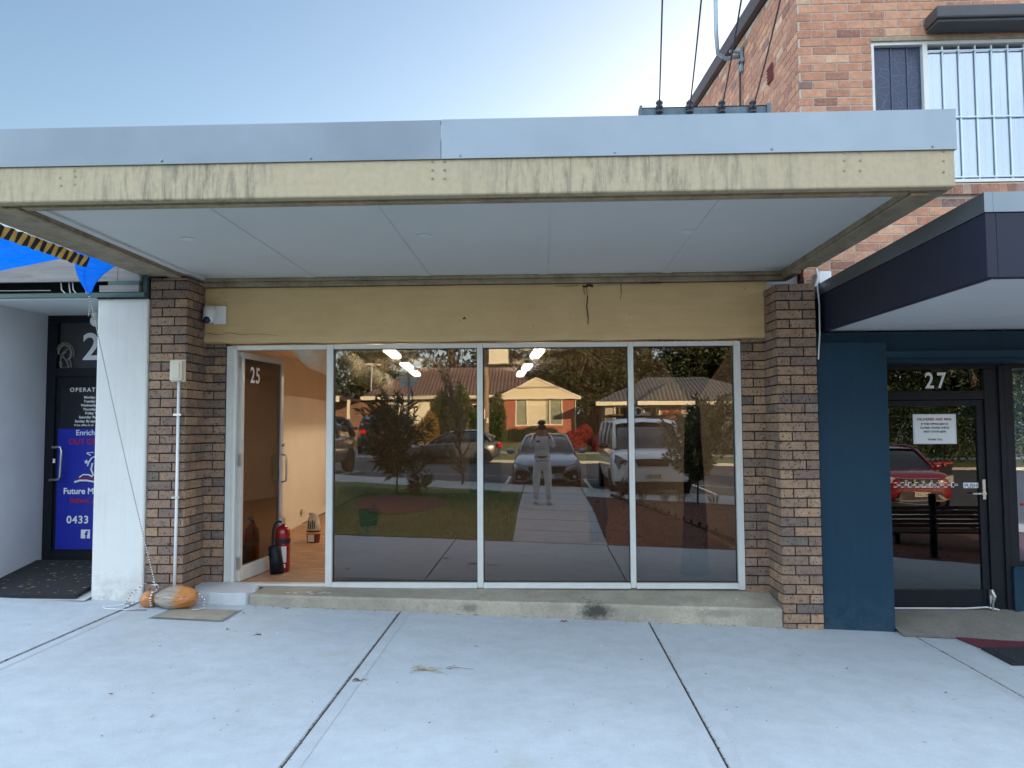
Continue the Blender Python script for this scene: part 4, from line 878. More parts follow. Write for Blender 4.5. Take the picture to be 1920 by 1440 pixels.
# dark lining behind door, blinds behind window
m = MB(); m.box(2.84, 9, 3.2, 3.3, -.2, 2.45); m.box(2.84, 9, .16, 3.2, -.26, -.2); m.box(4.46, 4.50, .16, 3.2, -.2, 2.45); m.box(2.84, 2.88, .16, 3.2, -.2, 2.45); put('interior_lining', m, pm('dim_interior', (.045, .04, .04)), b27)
m = MB(); m.box(4.451, 4.53, .03, .13, .25, 2.18); m.box(4.531, 9, .03, .13, .25, .30); m.box(4.531, 9, .03, .13, 2.135, 2.18); put('shop_window_frame', m, 'black', b27)
m = MB(); m.box(4.525, 9, .08, .086, .295, 2.14); put('shop_window_glass', m, 'glass27b' if 'glass27b' in M else 'glassup', b27)
m = MB()
for k in range(40):
    x = 4.5 + k * .1; m.prism([(x, .16, .3), (x + .105, .175, .3), (x + .105, .175, 2.15), (x, .16, 2.15)], (0, .002, 0))
put('shop_blind', m, 'blind', b27)
m = MB(); m.box(4.455, 9, .02, .14, -.5, .235); m.box(4.455, 9, -.005, .03, .235, .25); m.box(4.455, 4.50, .005, .02, -.4, .235); put('stall_riser', m, 'blue', b27)
m = MB(); [m.ball((4.60 + dx, .078, .83 + dz), (.02, .003, .014), 8, 5) for dx, dz in ((0, 0), (.028, .003), (.05, -.006))]; put('red_sticker', m, 'txtr', b27)
m = MB(); xs = frange(3.166, 9, .4)
for a, b in zip(xs[:-1], xs[1:]): m.poly([(a, -.55, g(a, .55) + .008), (b, -.55, g(b, .55) + .008), (b, .06, -.158), (a, .06, -.158)])
put('door_apron', m, 'apron', b27)
m = MB(); m.tube([(3.17, .03, -.145), (4.0, .03, -.145), (4.2, .02, -.13), (4.3, .0, -.15)], .008, 6); put('loose_cable', m, 'cablew', b27)
# canopy of 27
cn = thing('shop_canopy', 'dark navy canopy with grey metal cap and white underside over shop twenty seven', 'canopy', (5, -1.5, 2.5))
m = MB(); x0 = 2.60
m.prism([(x0, .0, 2.47), (x0, -3.0, 2.452), (x0, -3.0, 2.835), (x0, .0, 2.80)], (.06, 0, 0)); m.box(x0 + .061, 11, -3.0, -2.94, 2.452, 2.835); put('fascia', m, 'navy', cn, bevel=.004)
m = MB(); m.prism([(x0 - .006, .0, 2.803), (x0 - .006, -3.006, 2.837), (x0 - .006, -3.006, 2.958), (x0 - .006, .0, 2.915)], (.05, 0, 0)); m.box(x0 + .0445, 11, -3.006, -2.95, 2.837, 2.958); put('metal_cap', m, 'zinc', cn, bevel=.002)
m = MB(); m.box(x0 + .061, 11, -2.939, -.01, 2.478, 2.50); m.box(x0 + .061, 11, -.032, -.01, 2.463, 2.4775); put('white_underside', m, 'soffit2', cn)
m = MB(); m.prism([(2.95, -.2, 2.4762), (2.98, -.2, 2.4762), (5.6, -2.9, 2.4762), (5.57, -2.9, 2.4762)], (0, 0, .0012)); m.box(4.6, 4.63, -2.93, -.2, 2.4765, 2.4775); put('panel_joint', m, 'soffit', cn)
m = MB(); m.box(x0 + .05, 11, -2.94, .0, 2.86, 2.88); put('canopy_roof', m, 'galv', cn)
m = MB(); a = A(1541, 508, -.3); m.tube([(2.58, -.30, 3.06), (2.585, -.33, 2.98), (2.56, -.34, 2.9), (2.545, -.36, 2.88)], .014, 8); m.tube([(2.549, -.40, 2.89), (2.553, -.43, 2.7), (2.55, -.43, 2.45), (2.53, -.43, 2.2)], .007, 6); put('white_wiring', m, 'cablew', label='white and grey cables looped at the top of the right brick pier', cat='cable')
m = MB(); m.box(2.62, 2.74, -.25, -.05, 2.93, 3.05); put('junction_box', m, 'white', label='white junction box on the roof edge between canopy and awning', cat='junction box', bevel=.01)
# doormats at 27
def onpave(px, py):
    r = CI @ Vector((px - 960, py - 720, F)); t_ = 3
    while t_ < 12:
        p = CP + r * t_ / r.y
        if p.z < g(p.x, -p.y): return p
        t_ += .01

m = MB(); z = lambda x, d: g(x, d) + .006
def onp2(px, py):
    p = onpave(px, py); return (p.x, p.y)
def matstrip(outline, h, name, mt, lab, cat):
    m = MB(); n = len(outline); top = [(x, y, g(x, -y) + h) for x, y in outline]; bt = [(x, y, g(x, -y) + .003) for x, y in outline]
    m.add(bt + top, [tuple(range(n))[::-1], tuple(range(n, 2 * n))] + [(i, (i + 1) % n, (i + 1) % n + n, i + n) for i in range(n)]); return put(name, m, mt, label=lab, cat=cat)
matstrip([onp2(1836, 1216), onp2(2060, 1216), onp2(2060, 1191), onp2(1776, 1191)], .014, 'doormat', 'matred', 'maroon doormat lying on the pavement at shop twenty seven', 'doormat')
mt_ = matstrip([onp2(1898, 1249), onp2(2060, 1249), onp2(2060, 1218), onp2(1839, 1218)], .018, 'rubber_mat', 'matblack', 'black ribbed rubber mat beside the maroon doormat', 'rubber mat')
m = MB(); p0, p1 = onpave(1898, 1249), onpave(1839, 1218)
for k in range(11):
    y = p0.y + (p1.y - p0.y) * (k + .5) / 11; xa = p0.x + (p1.x - p0.x) * (k + .5) / 11 + .05; m.add([(xa, y - .006, g(xa, -y) + .019), (5.4, y - .006, g(5.4, -y) + .019), (5.4, y + .006, g(5.4, -y) + .019), (xa, y + .006, g(xa, -y) + .019), (xa, y, g(xa, -y) + .028), (5.4, y, g(5.4, -y) + .028)], [(0, 1, 5, 4), (2, 3, 4, 5), (3, 0, 4), (1, 2, 5)])
OFF[mt_.name] = Vector(mt_.location); put('rib', m, 'matblack', mt_)

# ------------------------------------------------------------------ shop on the left
lf = thing('left_shop', 'shop with white pillar, grey recess and dark glass door with blue poster', 'shop', (-5, 0, 0))
m = MB(); m.box(-4.205, -3.712, -.45, .3, -.2, 2.835); put('white_pillar', m, 'wallw', lf, bevel=.018)
m = MB(); m.box(-5.5, -5.345, -.48, .75, -.3, 2.86); put('recess_wall', m, 'wallgrey', lf)
m = MB(); m.box(-12, -5.5, -.48, -.3, -.3, 2.86); put('front_wall', m, 'wallgrey', lf)
m = MB(); m.box(-5.344, -4.206, -.46, .75, 2.832, 2.87); m.prism([(-9, -.47, 2.845), (-4.206, -.47, 2.835), (-4.206, -.46, 2.872), (-9, -.46, 2.872)], (0, .05, 0)); put('recess_ceiling', m, 'soffit2', lf)
m = MB(); 
for j in range(4):
    d0, d1 = .55 - j * .3, .55 - (j + 1) * .3
    m.poly([(-5.345, -d0, .045 + .15 * j / 4), (-4.2, -d0, .03 + .15 * j / 4), (-4.2, -d1, .03 + .15 * (j + 1) / 4), (-5.345, -d1, .045 + .15 * (j + 1) / 4)])
put('entry_ramp', m, 'patch', lf)
dl = thing('dark_door', 'x', 'x', (0, 0, 0), local=True); del dl['label']; del dl['category']; dl.parent = lf; dl.location = -Vector((-5, 0, 0)); OFF[dl.name] = Vector((0, 0, 0))
m = MB(); m.box(-5.344, -4.0, .55, .62, 2.755, 2.832); m.box(-5.344, -5.245, .55, .62, .19, 2.754); m.box(-5.244, -4.0, .555, .615, 2.17, 2.262); m.box(-5.244, -4.0, .555, .615, .19, .30); put('frame', m, 'black', dl)
m = MB(); m.box(-5.25, -4.0, .58, .586, 2.26, 2.76); put('transom_glass', m, 'glass27', dl)
m = MB(); m.box(-5.25, -4.0, .58, .60, .295, 2.175); put('door_panel', m, 'black', dl)
m = MB(); m.box(-5.215, -4.0, .574, .579, .32, 1.607); put('blue_poster', m, 'signblue', dl)
m = MB(); m.box(-5.19, -4.0, .574, .579, 1.61, 2.05); put('hours_panel', m, pm('near_black_film', (.006, .008, .014), .3), dl)
m = MB(); m.tube([(-5.235, .575, 1.40), (-5.235, .52, 1.41), (-5.225, .50, 1.41), (-5.13, .49, 1.41), (-5.115, .485, 1.37), (-5.125, .485, 1.1), (-5.14, .49, 1.07), (-5.25, .50, 1.06)], .013, 10); put('handle', m, 'steel', dl, smooth=True)
m = MB(); m.box(-5.245, -5.222, .545, .554, 1.24, 1.285); put('lock_plate', m, 'white', dl)
def T27(px, py, s_, size, mt, bold=.001, spacing=1, sx=1):
    p = A(px, py, .57); text('poster_text', s_, size, (p.x, .570, p.z), mt, dl, align='LEFT', bold=bold, ext=.0004, spacing=spacing, sx=sx)
T27(153.5, 674, '23', .41, 'txtw', .006); T27(131, 734.5, 'OPERATING HOURS', .062, 'txtw', .001, 1.32)
for px, py, s_ in ((157.5, 747, 'Monday: 9am'), (157, 754.5, 'Tuesday: 9am'), (151.5, 762, 'Wednesday: 9am'), (155.5, 769.5, 'Thursday: 9am'), (159.5, 776.8, 'Friday: 9am'), (148, 784.3, 'Saturday: 9am'), (140.5, 791.8, 'Sunday: By app')): T27(px, py, s_, .037, 'txtw', .0008)
T27(139, 799, 'If the office is un', .032, 'txtw', .0004); T27(142, 816, 'Enrichment', .083, 'txtw', .0006); T27(129, 833, 'OUT OF SCHOOL', .082, 'txtr', .0016)
T27(118.5, 926, 'Future Minds', .090, 'txtw', .002); T27(131, 942.5, 'Believe. Achieve', .072, 'txtr', .0018); T27(124.5, 981, '0433', .112, 'txtw', .0022, 1.12)
m = MB(); a, b = A(152, 993, .57), A(168.5, 1009.5, .57)
m.box(a.x, b.x, .568, .5735, b.z, a.z); put('social_icon', m, 'txtw', dl, bevel=0); text('social_letter', 'f', .105, ((a.x + b.x) / 2 + .01, .566, b.z + .004), 'signblue', dl, bold=.004, ext=.0004)
# logo: child reaching for a star over an open book
m = MB()
def ln(pts, r=.008): m.tube([tuple(A(x, y, .565)) for x, y in pts], r, 6)
ln([(164, 874), (167, 866), (171, 860), (175, 857), (182, 856)]); ln([(140, 904), (150, 901), (163, 901), (175, 903), (190, 902)], .011); ln([(163, 849), (175, 848)], .005); ln([(163, 850), (170, 854)], .005); ln([(174, 868), (171, 880), (176, 892)], .010); ln([(149, 895), (156, 890), (166, 890), (174, 894)], .008)
c = A(162, 866, .565); m.prism([(c.x + (.026 if k % 2 == 0 else .011) * math.sin(k * math.pi / 5 + .2), .563, c.z + (.026 if k % 2 == 0 else .011) * math.cos(k * math.pi / 5 + .2)) for k in range(10)], (0, .004, 0)); put('poster_logo', m, 'txtw', dl, smooth=False)
m = MB(); ln([(146, 899), (155, 896), (166, 896), (178, 898)], .008); put('poster_logo_red', m, 'txtr', dl)
# etched round emblem on the transom
m = MB()
def arc(cx, cy, rx, ry, a0, a1, r=.006, n=18): ln([(cx + rx * math.cos(R_(a0 + (a1 - a0) * k / n)), cy + ry * math.sin(R_(a0 + (a1 - a0) * k / n))) for k in range(n + 1)], r)
arc(122, 662, 12, 15, -190, 60, .012); arc(122, 662, 16.5, 19, -200, 20, .005); arc(121, 672, 7, 12, 120, 300, .006); ln([(117, 672), (121, 660), (128, 654)], .006); ln([(118, 668), (125, 676), (130, 690)], .007); ln([(112, 678), (116, 690)], .009); arc(122, 680, 12, 10, 30, 150, .006); ln([(126, 672), (132, 676), (134, 689)], .006)
for k in range(14): 
    a = R_(-200 + k * 17); ln([(122 + 16 * math.cos(a), 662 + 18 * math.sin(a)), (122 + 18.5 * math.cos(a), 662 + 21 * math.sin(a))], .004)
put('etched_emblem', m, 'etch', dl)
m = MB(); c = A(176, 602, .3); m.ball((c.x + .02, .3, c.z), (.055, .055, .06), 16, 10); m.lathe([(.04, c.z + .04), (.05, 2.83)], c.x + .02, .3, 14); put('dome_camera', m, 'white', lf, smooth=True)
# exposed timber and boards above the recess
m = MB(); m.box(-9, -3.99, -.50, -.46, 2.995, 3.46); m.box(-3.985, -3.77, -.50, -.46, 2.995, 3.4); put('plywood_sheet', m, 'ply', lf)
m = MB(); m.box(-9, -3.73, -.50, -.40, 2.845, 2.885); m.box(-4.08, -3.78, -.50, -.42, 2.955, 2.994); m.box(-3.765, -3.73, -.46, -.40, 2.89, 3.05); put('green_board', m, 'teal', lf)
m = MB(); m.box(-4.16, -3.78, -.505, -.42, 2.89, 2.953); put('packer', m, 'ply', lf)
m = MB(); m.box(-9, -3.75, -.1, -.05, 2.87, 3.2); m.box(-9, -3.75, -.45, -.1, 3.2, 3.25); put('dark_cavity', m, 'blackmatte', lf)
m = MB()
for (x0, x1) in ((114, 125), (129, 133), (136, 145)):
    a, b = A(x0, 534, -.44), A(x1, 553, -.44); m.tube([(a.x, -.44, a.z + .03), (a.x + .01, -.44, (a.z + b.z) / 2), (b.x, -.44, b.z)], .006, 6)
m.tube([(-9, -.4, 2.95), (-4.7, -.4, 2.93)], .004, 5); put('loose_wire', m, 'cablew', lf)
m = MB(); m.box(-12, -4.3, .15, 10, 2.9, 3.6); m.box(-12, -5.5, -.3, .15, 2.862, 3.5); m.box(-12, -4.3, .65, .7, -.3, 2.9); put('left_roof_block', m, 'wallgrey', lf)
# doormat in the recess
def lz(y): return g(-4.7, 0) + .01 + (.165 * clamp((y + .55) / 1.1, 0, 1))
m = MB(); nn = 10
for i in range(nn):
    y0, y1 = -.52 + i * 1.0 / nn, -.52 + (i + 1) * 1.0 / nn
    def xl(y): return -5.34
    def xr(y): return -4.30 if y < -.3 else -4.2
    m.poly([(xl(y0), y0, lz(y0) + .022), (xr(y0), y0, lz(y0) + .022), (xr(y1), y1, lz(y1) + .022), (xl(y1), y1, lz(y1) + .022)])
m.poly([(-5.34, -.52, lz(-.52) - .01), (-4.3, -.52, lz(-.52) - .01), (-4.3, -.52, lz(-.52) + .022), (-5.34, -.52, lz(-.52) + .022)])
m.poly([(-4.30, -.52, lz(-.52) - .01), (-4.3, -.3, lz(-.3) - .01), (-4.3, -.3, lz(-.3) + .022), (-4.3, -.52, lz(-.52) + .022)])
put('entry_mat', m, 'matblack', label='black mat littered with straw coloured leaves in the left recess', cat='doormat')
m = MB()
for k in range(90):
    x, y = random.uniform(-5.3, -4.25), random.uniform(-.48, .42); a = random.uniform(0, 6.3); l_, w_ = random.uniform(.012, .035), .003; z = lz(y) + .026
    ca, sa = math.cos(a), math.sin(a); m.poly([(x - l_ * ca, y - l_ * sa, z), (x + w_ * sa, y - w_ * ca, z + .004), (x + l_ * ca, y + l_ * sa, z), (x - w_ * sa, y + w_ * ca, z + .002)])
put('leaf_litter', m, foliage('straw_leaf', (.25, .16, .06), (.45, .33, .14), trans=.1), kind='stuff')

# tarp, hazard strip, rope, sandbag
def grid_sheet(fn, nu, nv):
    m = MB(); m.v = [tuple(fn(i / nu, j / nv)) for i in range(nu + 1) for j in range(nv + 1)]
    m.f = [(i * (nv + 1) + j, (i + 1) * (nv + 1) + j, (i + 1) * (nv + 1) + j + 1, i * (nv + 1) + j + 1) for i in range(nu) for j in range(nv)]; m.m = [0] * len(m.f); m.c = [.5] * len(m.f); return m
X_ = -3.87
def edge(t): # along the outer awning edge, from far outside the frame to the pillar
    y = -2.7 + 1.65 * t; return Vector((X_, y, 3.03 - .0 * t))
def tf(u, v):   # u along the edge from the street to the shop; v outward
    a = edge(u * .98); a.z -= .02
    tgt = Vector((-6.2, -2.4 + 1.3 * u, 3.10)); p = a.lerp(tgt, v)
    hang = .42 * math.sin(math.pi * min(1, v * .8)) * (1 - u) ** .6
    p.z -= hang; p.z += .025 * math.sin(9 * v + 7 * u) + .015 * math.sin(17 * v - 11 * u); return p
def quadpt(u, v):
    # corner points of visible tarp in depth: P00 street/edge, P10 shop/edge, P01, P11
    P00 = A(-60, 404, -2.40); P10 = A(139, 474, -1.22); P01 = A(-260, 560, -1.6); P11 = A(141, 480, -1.15)
    P00, P10, P01, P11 = P00, P10, P01, P11
    p = (P00 * (1 - u) + P10 * u) * (1 - v) + (P01 * (1 - u) + P11 * u) * v
    s_ = math.sin(math.pi * v) * (1 - u * .9)
    p.z += .06 * s_ * math.sin(6 * u + 2) - .06 * s_ + .018 * math.sin(16 * v + 5 * u) * (1 - u); p.y += .12 * s_ * math.sin(4 * v + 7 * u) + .05 * math.sin(13 * v + 9 * u) * (1 - u); return p
tp = thing('blue_tarp', 'bright blue tarpaulin bunched under the left awning edge with a tied corner', 'tarpaulin', (-4.5, -1.5, 2.9))
m = grid_sheet(quadpt, 26, 22); o = put('sheet', m, 'tarp', tp, smooth=True)
K = [A(140, 465, -1.02), A(216, 498, -.62), A(170, 550, -.56), A(163, 549, -.6), A(156, 520, -.8)]
P0, P1, P2 = A(139, 467, -1.20), A(217, 497, -.62), A(168, 553, -.66)
def cone(u, v):
    top = P0 * (1 - u) + P1 * u; bx = P2 + Vector((.03 * (u - .5), 0, 0)); p = top.lerp(bx, v ** .9)
    p.y += (1 - v) * (.09 * math.sin(u * 9) ) * (.3 + v) - .08 * math.sin(math.pi * v); return p
m = grid_sheet(cone, 24, 14); put('tied_corner', m, 'tarp', tp, smooth=False)
m = MB(); m.tube([tuple(P2 + Vector((-.02, -.03, .02))), tuple(P2 + Vector((.02, -.03, .02)))], .01, 8); put('knot', m, 'rope', tp)
hz = MB(); n_ = 36
for k in range(n_):
    t0, t1 = k / n_, (k + 1) / n_
    def hp(t, s): # t along, s across
        y = -2.95 + 1.69 * t; x = -3.802 - .05 * s - .008 * math.sin(t * 70 + s * 3); return (x, y, 3.046 - .075 * s + .005 * math.sin(t * 90))
    sk_ = .022
    hz.poly([hp(t0, 0), hp(t1, 0), hp(t1 + sk_ * .3, 1), hp(t0 + sk_ * .3, 1)], k % 2)
o = put('hazard_strip', hz, ['yellow', 'blackmatte'], label='black and yellow hazard strip along the left awning edge above the tarp', cat='hazard strip'); mo = o.modifiers.new('t', 'SOLIDIFY'); mo.thickness = .01
m = MB(); c = P2; B = Vector((-3.55, -.50, .10))
def sag(a, b, n, s_): return [tuple(Vector(a).lerp(Vector(b), k / n) + Vector((0, 0, -s_ * math.sin(math.pi * k / n)))) for k in range(n + 1)]
m.tube(sag(c, B, 16, .06), .0042, 6); e = A(166, 593, -.62); m.tube(sag(c + Vector((-.01, 0, .02)), (c.x - .02, -.62, (c.z + e.z) / 2), 4, 0) + [tuple(e)], .0042, 6)
zb = lambda x, y: g(x, -y) + .012
m.tube([(-3.55, -.5, .12), (-3.58, -.52, .20), (-3.52, -.53, .16), (-3.56, -.55, .08)], .005, 6); m.tube([(-3.5, -.52, .16), (-3.62, -.58, .19), (-3.72, -.62, .12), (-3.76, -.66, .03), (-3.72, -.70, zb(-3.7, -.7)), (-3.66, -.68, .05)], .005, 6)
m.tube([(-3.62, -.60, .05), (-3.80, -.64, zb(-3.8, -.64)), (-3.92, -.74, zb(-3.9, -.74)), (-3.86, -.80, zb(-3.86, -.8)), (-3.6, -.80, zb(-3.6, -.8)), (-3.5, -.78, zb(-3.5, -.78))], .0045, 6)
m.tube([(-3.12, -.60, .12), (-3.05, -.62, .06), (-3.04, -.66, zb(-3.04, -.66)), (-3.12, -.72, zb(-3.1, -.72))], .0045, 6)
put('rope', m, 'rope', label='speckled white rope running from the tied tarp corner down to the orange bag', cat='rope')
bg_ = thing('sand_bag', 'bulging orange and clear plastic sand bag tied by rope at the brick pier foot', 'sand bag', (-3.35, -.62, g(-3.35, .62)), local=True)
def blob(cx, cy, cz, rx, ry, rz, pin, seed, nu=28, nv=18):
    r_ = random.Random(seed); m = MB(); ph = [r_.uniform(0, 6) for _ in range(6)]
    for j in range(nv + 1):
        t = j / nv; a = math.pi * t
        pr = max(math.sin(a), .002) ** .55
        for k in range(nu):
            b_ = 2 * math.pi * k / nu; w_ = 1 + .08 * math.sin(3 * b_ + ph[0] + 4 * t) + .06 * math.sin(5 * b_ + ph[1] - 6 * t) + (.04 * math.sin(11 * b_ + ph[2]) + .035 * math.sin(17 * b_ + ph[3])) * (1 - t * .5)
            if pin > 0: w_ *= .42 + .58 * min(1, t * 2.0) ** .8
            y = ry * pr * w_ * math.cos(b_); z = rz * pr * w_ * math.sin(b_); z = max(z, -rz * .82)
            m.v.append((cx - rx * math.cos(a), cy + y, cz + z))
    m.f = [(j * nu + k, j * nu + (k + 1) % nu, (j + 1) * nu + (k + 1) % nu, (j + 1) * nu + k) for j in range(nv) for k in range(nu)]; m.m = [1 if (i // nu) < 7 else 0 for i in range(len(m.f))]; m.c = [.5] * len(m.f); return m
T1 = Matrix.Rotation(R_(6), 4, 'Z')
m = blob(.03, 0, .088, .19, .125, .10, 1, 3); m.v = [tuple(T1 @ Vector(v)) for v in m.v]; put('bag', m, ['bag', 'bag'], bg_, smooth=True)
m = blob(-.215, -.005, .072, .062, .075, .075, 0, 5, 20, 12); put('bag_end', m, ['orange', 'orange'], bg_, smooth=True)
m = MB(); m.tube([(-.165, -.05, .03), (-.165, -.075, .09), (-.165, -.03, .15), (-.165, .03, .14)], .008, 6); put('tie', m, 'rope', bg_)
# service cover in the pavement
m = MB(); cs = [onpave(*q) for q in ((277, 1160), (418, 1167), (455, 1145), (325, 1141))]
cc = sum(cs, Vector()) / 4
m.poly([(p.x, p.y, g(p.x, -p.y) + .003) for p in cs], 1); m.poly([(cc.x + (p.x - cc.x) * .90, cc.y + (p.y - cc.y) * .84, g(p.x, -p.y) + .006) for p in cs], 0)
put('service_cover', m, ['step', 'galv'], label='rectangular concrete service cover in a metal frame under the orange bag', cat='service cover')
# litter on the pavement: twigs, dry leaves
def twig(px, py, n, L_, mt, lab, seed, spread=2.6):
    r_ = random.Random(seed); c = onpave(px, py); m = MB()
    for k in range(n):
        a = r_.uniform(-.6, .6) + (math.pi if r_.random() < spread / 4 else 0); l_ = L_ * r_.uniform(.4, 1)
        P = [(c.x + r_.uniform(-.01, .01), c.y, g(c.x, -c.y) + .006)]
        for q in range(1, 5): a += r_.uniform(-.25, .25); P.append((P[-1][0] + l_ / 4 * math.cos(a), P[-1][1] + l_ / 4 * math.sin(a), g(c.x, -c.y) + .005 + .018 * math.sin(q * .8) * r_.random()))
        m.tube(P, [.0028, .0022, .0018, .0014, .001], 4)
    put('fallen_twig', m, mt, label=lab, cat='twig', group='twigs fallen on the pavement')
twig(800, 1258, 16, .16, 'litterstraw', 'large straw coloured twig cluster on the middle slab', 1); twig(838, 1256, 2, .22, 'litter', 'long bare stalk trailing from the straw twig cluster', 2, .2)
twig(675, 1278, 10, .06, 'litter', 'reddish brown twig tuft beside the left slab joint', 3); twig(488, 1192, 4, .07, 'litter', 'forked dark twig in front of the shop step', 4); twig(895, 1150, 9, .10, 'litter', 'reddish dry sprig against the step under the black stain', 5); twig(1058, 1167, 8, .04, 'p_red', 'tiny crimson tuft on the pavement right of the step', 6); twig(425, 1182, 2, .06, 'litter', 'short brown stick in front of the service cover', 8); twig(540, 1142, 3, .08, 'litter', 'flat reddish stick against the left end of the step', 9)
m = MB(); 
for k in range(420):
    x, y = random.uniform(-5.2, 5), -random.uniform(.42, 3.4) ** 1; 
    if random.random() < .35: y = -random.uniform(.42, .55)
    if x < -3.7 and y > -.6: continue
    a = random.uniform(0, 6.3); l_ = random.uniform(.003, .014); w_ = random.uniform(.0015, .004); z = g(x, -y) + .0045; ca, sa = math.cos(a), math.sin(a)
    m.poly([(x - l_ * ca, y - l_ * sa, z), (x + w_ * sa, y - w_ * ca, z + .002), (x + l_ * ca, y + l_ * sa, z), (x - w_ * sa, y + w_ * ca, z + .001)])
for k in range(150):
    if k < 110: x = random.uniform(-2.7, 2.5); y = -random.uniform(.415, .47)
    else: x = random.uniform(-4.5, 4.5); y = -random.uniform(.6, 3.3)
    a = random.uniform(0, 6.3); l_ = random.uniform(.008, .026); w_ = random.uniform(.002, .006); z = g(x, -y) + .005; ca, sa = math.cos(a), math.sin(a)
    m.poly([(x - l_ * ca, y - l_ * sa, z), (x + w_ * sa, y - w_ * ca, z + .004), (x + l_ * ca, y + l_ * sa, z + .003), (x - w_ * sa, y + w_ * ca, z + .001)])
put('pavement_debris', m, 'litter', kind='stuff')
m = MB()
for px, py in ((1128, 1212), (1342, 1252), (1360, 1201), (1405, 1292), (1330, 1202), (260, 1372), (1490, 1212), (300, 1190), (520, 1188), (1188, 1226), (1405, 1253)):
    c = onpave(px, py); s_ = random.uniform(.004, .012); m.poly([(c.x + s_ * math.cos(a) * random.uniform(.6, 1), c.y + s_ * math.sin(a), g(c.x, -c.y) + .0045) for a in [2 * math.pi * q / 8 for q in range(8)]])
put('paint_spots', m, 'white', kind='stuff')

# ------------------------------------------------------------------ the street opposite (behind the camera, mirrored in the glass)
def RA(px, py, d):          # where a thing stands at distance d in front of the glass, seen mirrored at a pixel of the photograph
    p = A(px, py, .10 + d); return Vector((p.x, -d, p.z))
def leaves(mb_pts, dirs, ln, wd, cvs, fold=.2):
    """one folded diamond per leaf: numpy arrays in, (verts, faces, cv) out"""
    n = len(mb_pts); P = np.asarray(mb_pts); Dv = np.asarray(dirs); Dv = Dv / np.linalg.norm(Dv, axis=1)[:, None]
    rnd = RNG.normal(size=(n, 3)); S = np.cross(Dv, rnd); S /= np.linalg.norm(S, axis=1)[:, None] + 1e-9
    N = np.cross(Dv, S); ln = np.broadcast_to(ln, n)[:, None]; wd = np.broadcast_to(wd, n)[:, None]
    a = P; b = P + Dv * ln * .45 + S * wd * .5 + N * wd * fold; c = P + Dv * ln; d = P + Dv * ln * .45 - S * wd * .5 + N * wd * fold
    V = np.stack([a, b, c, d], 1).reshape(-1, 3); Fa = np.arange(4 * n).reshape(n, 4); return V, Fa, np.asarray(cvs)
def leafobj(name, V, Fa, cv, mat_, parent=None, **k):
    m = MB(); m.v = [tuple(v) for v in V]; m.f = [tuple(f) for f in Fa.tolist()]; m.m = [0] * len(m.f); m.c = cv.tolist(); return put(name, m, mat_, parent, **k)
def unit(n):
    v = RNG.normal(size=(n, 3)); return v / np.linalg.norm(v, axis=1)[:, None]
def crown(centers, radii, per, ln, wd, droop=0, shell=.6):
    Ps, Ds, Cs = [], [], []
    for c, r in zip(centers, radii):
        u = unit(per); rad = r * (shell + (1 - shell) * RNG.random(per))[:, None] * np.array([1, 1, .75])
        Ps.append(np.array(c) + u * rad); dd = u * .7 + unit(per) * .6; dd[:, 2] -= droop; Ds.append(dd); Cs.append(np.clip(RNG.normal(.3 + .35 * RNG.random(), .22, per), 0, 1))
    P = np.concatenate(Ps); return leaves(P, np.concatenate(Ds), ln * (.7 + .6 * RNG.random(len(P))), wd * (.7 + .6 * RNG.random(len(P))), np.concatenate(Cs))
def limbs(mb, base, top, ends, r0, n=8):
    mb.tube([base, tuple(Vector(base).lerp(Vector(top), .5) + Vector((.02, .03, 0)) * (top[2] - base[2]) * .4), top], [r0, r0 * .8, r0 * .6], n)
    for e in ends:
        t_ = random.uniform(.45, .98); s_ = Vector(base).lerp(Vector(top), t_); e = Vector(e); mid = s_.lerp(e, .5) + Vector((random.uniform(-.1, .1), random.uniform(-.1, .1), .08)) * (e - s_).length
        mb.tube([tuple(s_), tuple(mid), tuple(e)], [r0 * .45, r0 * .28, r0 * .08], 5)
# --- big background trees
def bigtree(name, seed, h, rad, mat_, nclump, per, ln, wd, droop=.3, trunkr=.3, low=.28):
    global RNG; RNG = np.random.default_rng(seed); random.seed(seed)
    t = thing(name, 'x', 'tree', (0, 0, 0), local=True)
    cs, rs = [], []
    for k in range(nclump):
        a = random.uniform(0, 6.28); z = random.uniform(low, 1); wz = math.sin(min(1, (z - low) / (1 - low) * .95 + .12) * math.pi) ** .5; r = rad * wz * random.uniform(.15, 1) ** .6
        cs.append((r * math.cos(a), r * math.sin(a), z * h)); rs.append(rad * random.uniform(.16, .32))
    V, Fa, cv = crown(cs, rs, per, ln, wd, droop); leafobj('crown', V, Fa, cv, mat_, t)
    m = MB(); limbs(m, (0, 0, -.5), (rad * .1, 0, h * .75), [c for c in cs[::3]], trunkr); put('trunk', m, 'bark', t, smooth=True)
    return t
TG = 'tall trees behind the opposite houses'
gum = bigtree('gum_tree', 11, 13, 4.6, 'leaf_gum', 64, 110, .42, .13, .6); gum['group'] = TG
dense = bigtree('dense_tree', 12, 11, 4.4, 'leaf_olive', 70, 130, .36, .17, .1, low=.12); dense['group'] = TG
dark = bigtree('dark_tree', 13, 10.5, 4.2, 'leaf_dark', 70, 130, .34, .16, .1, low=.1); dark['group'] = TG
def gz0(x, d): return farz(clamp(x, -60, 60), 40)
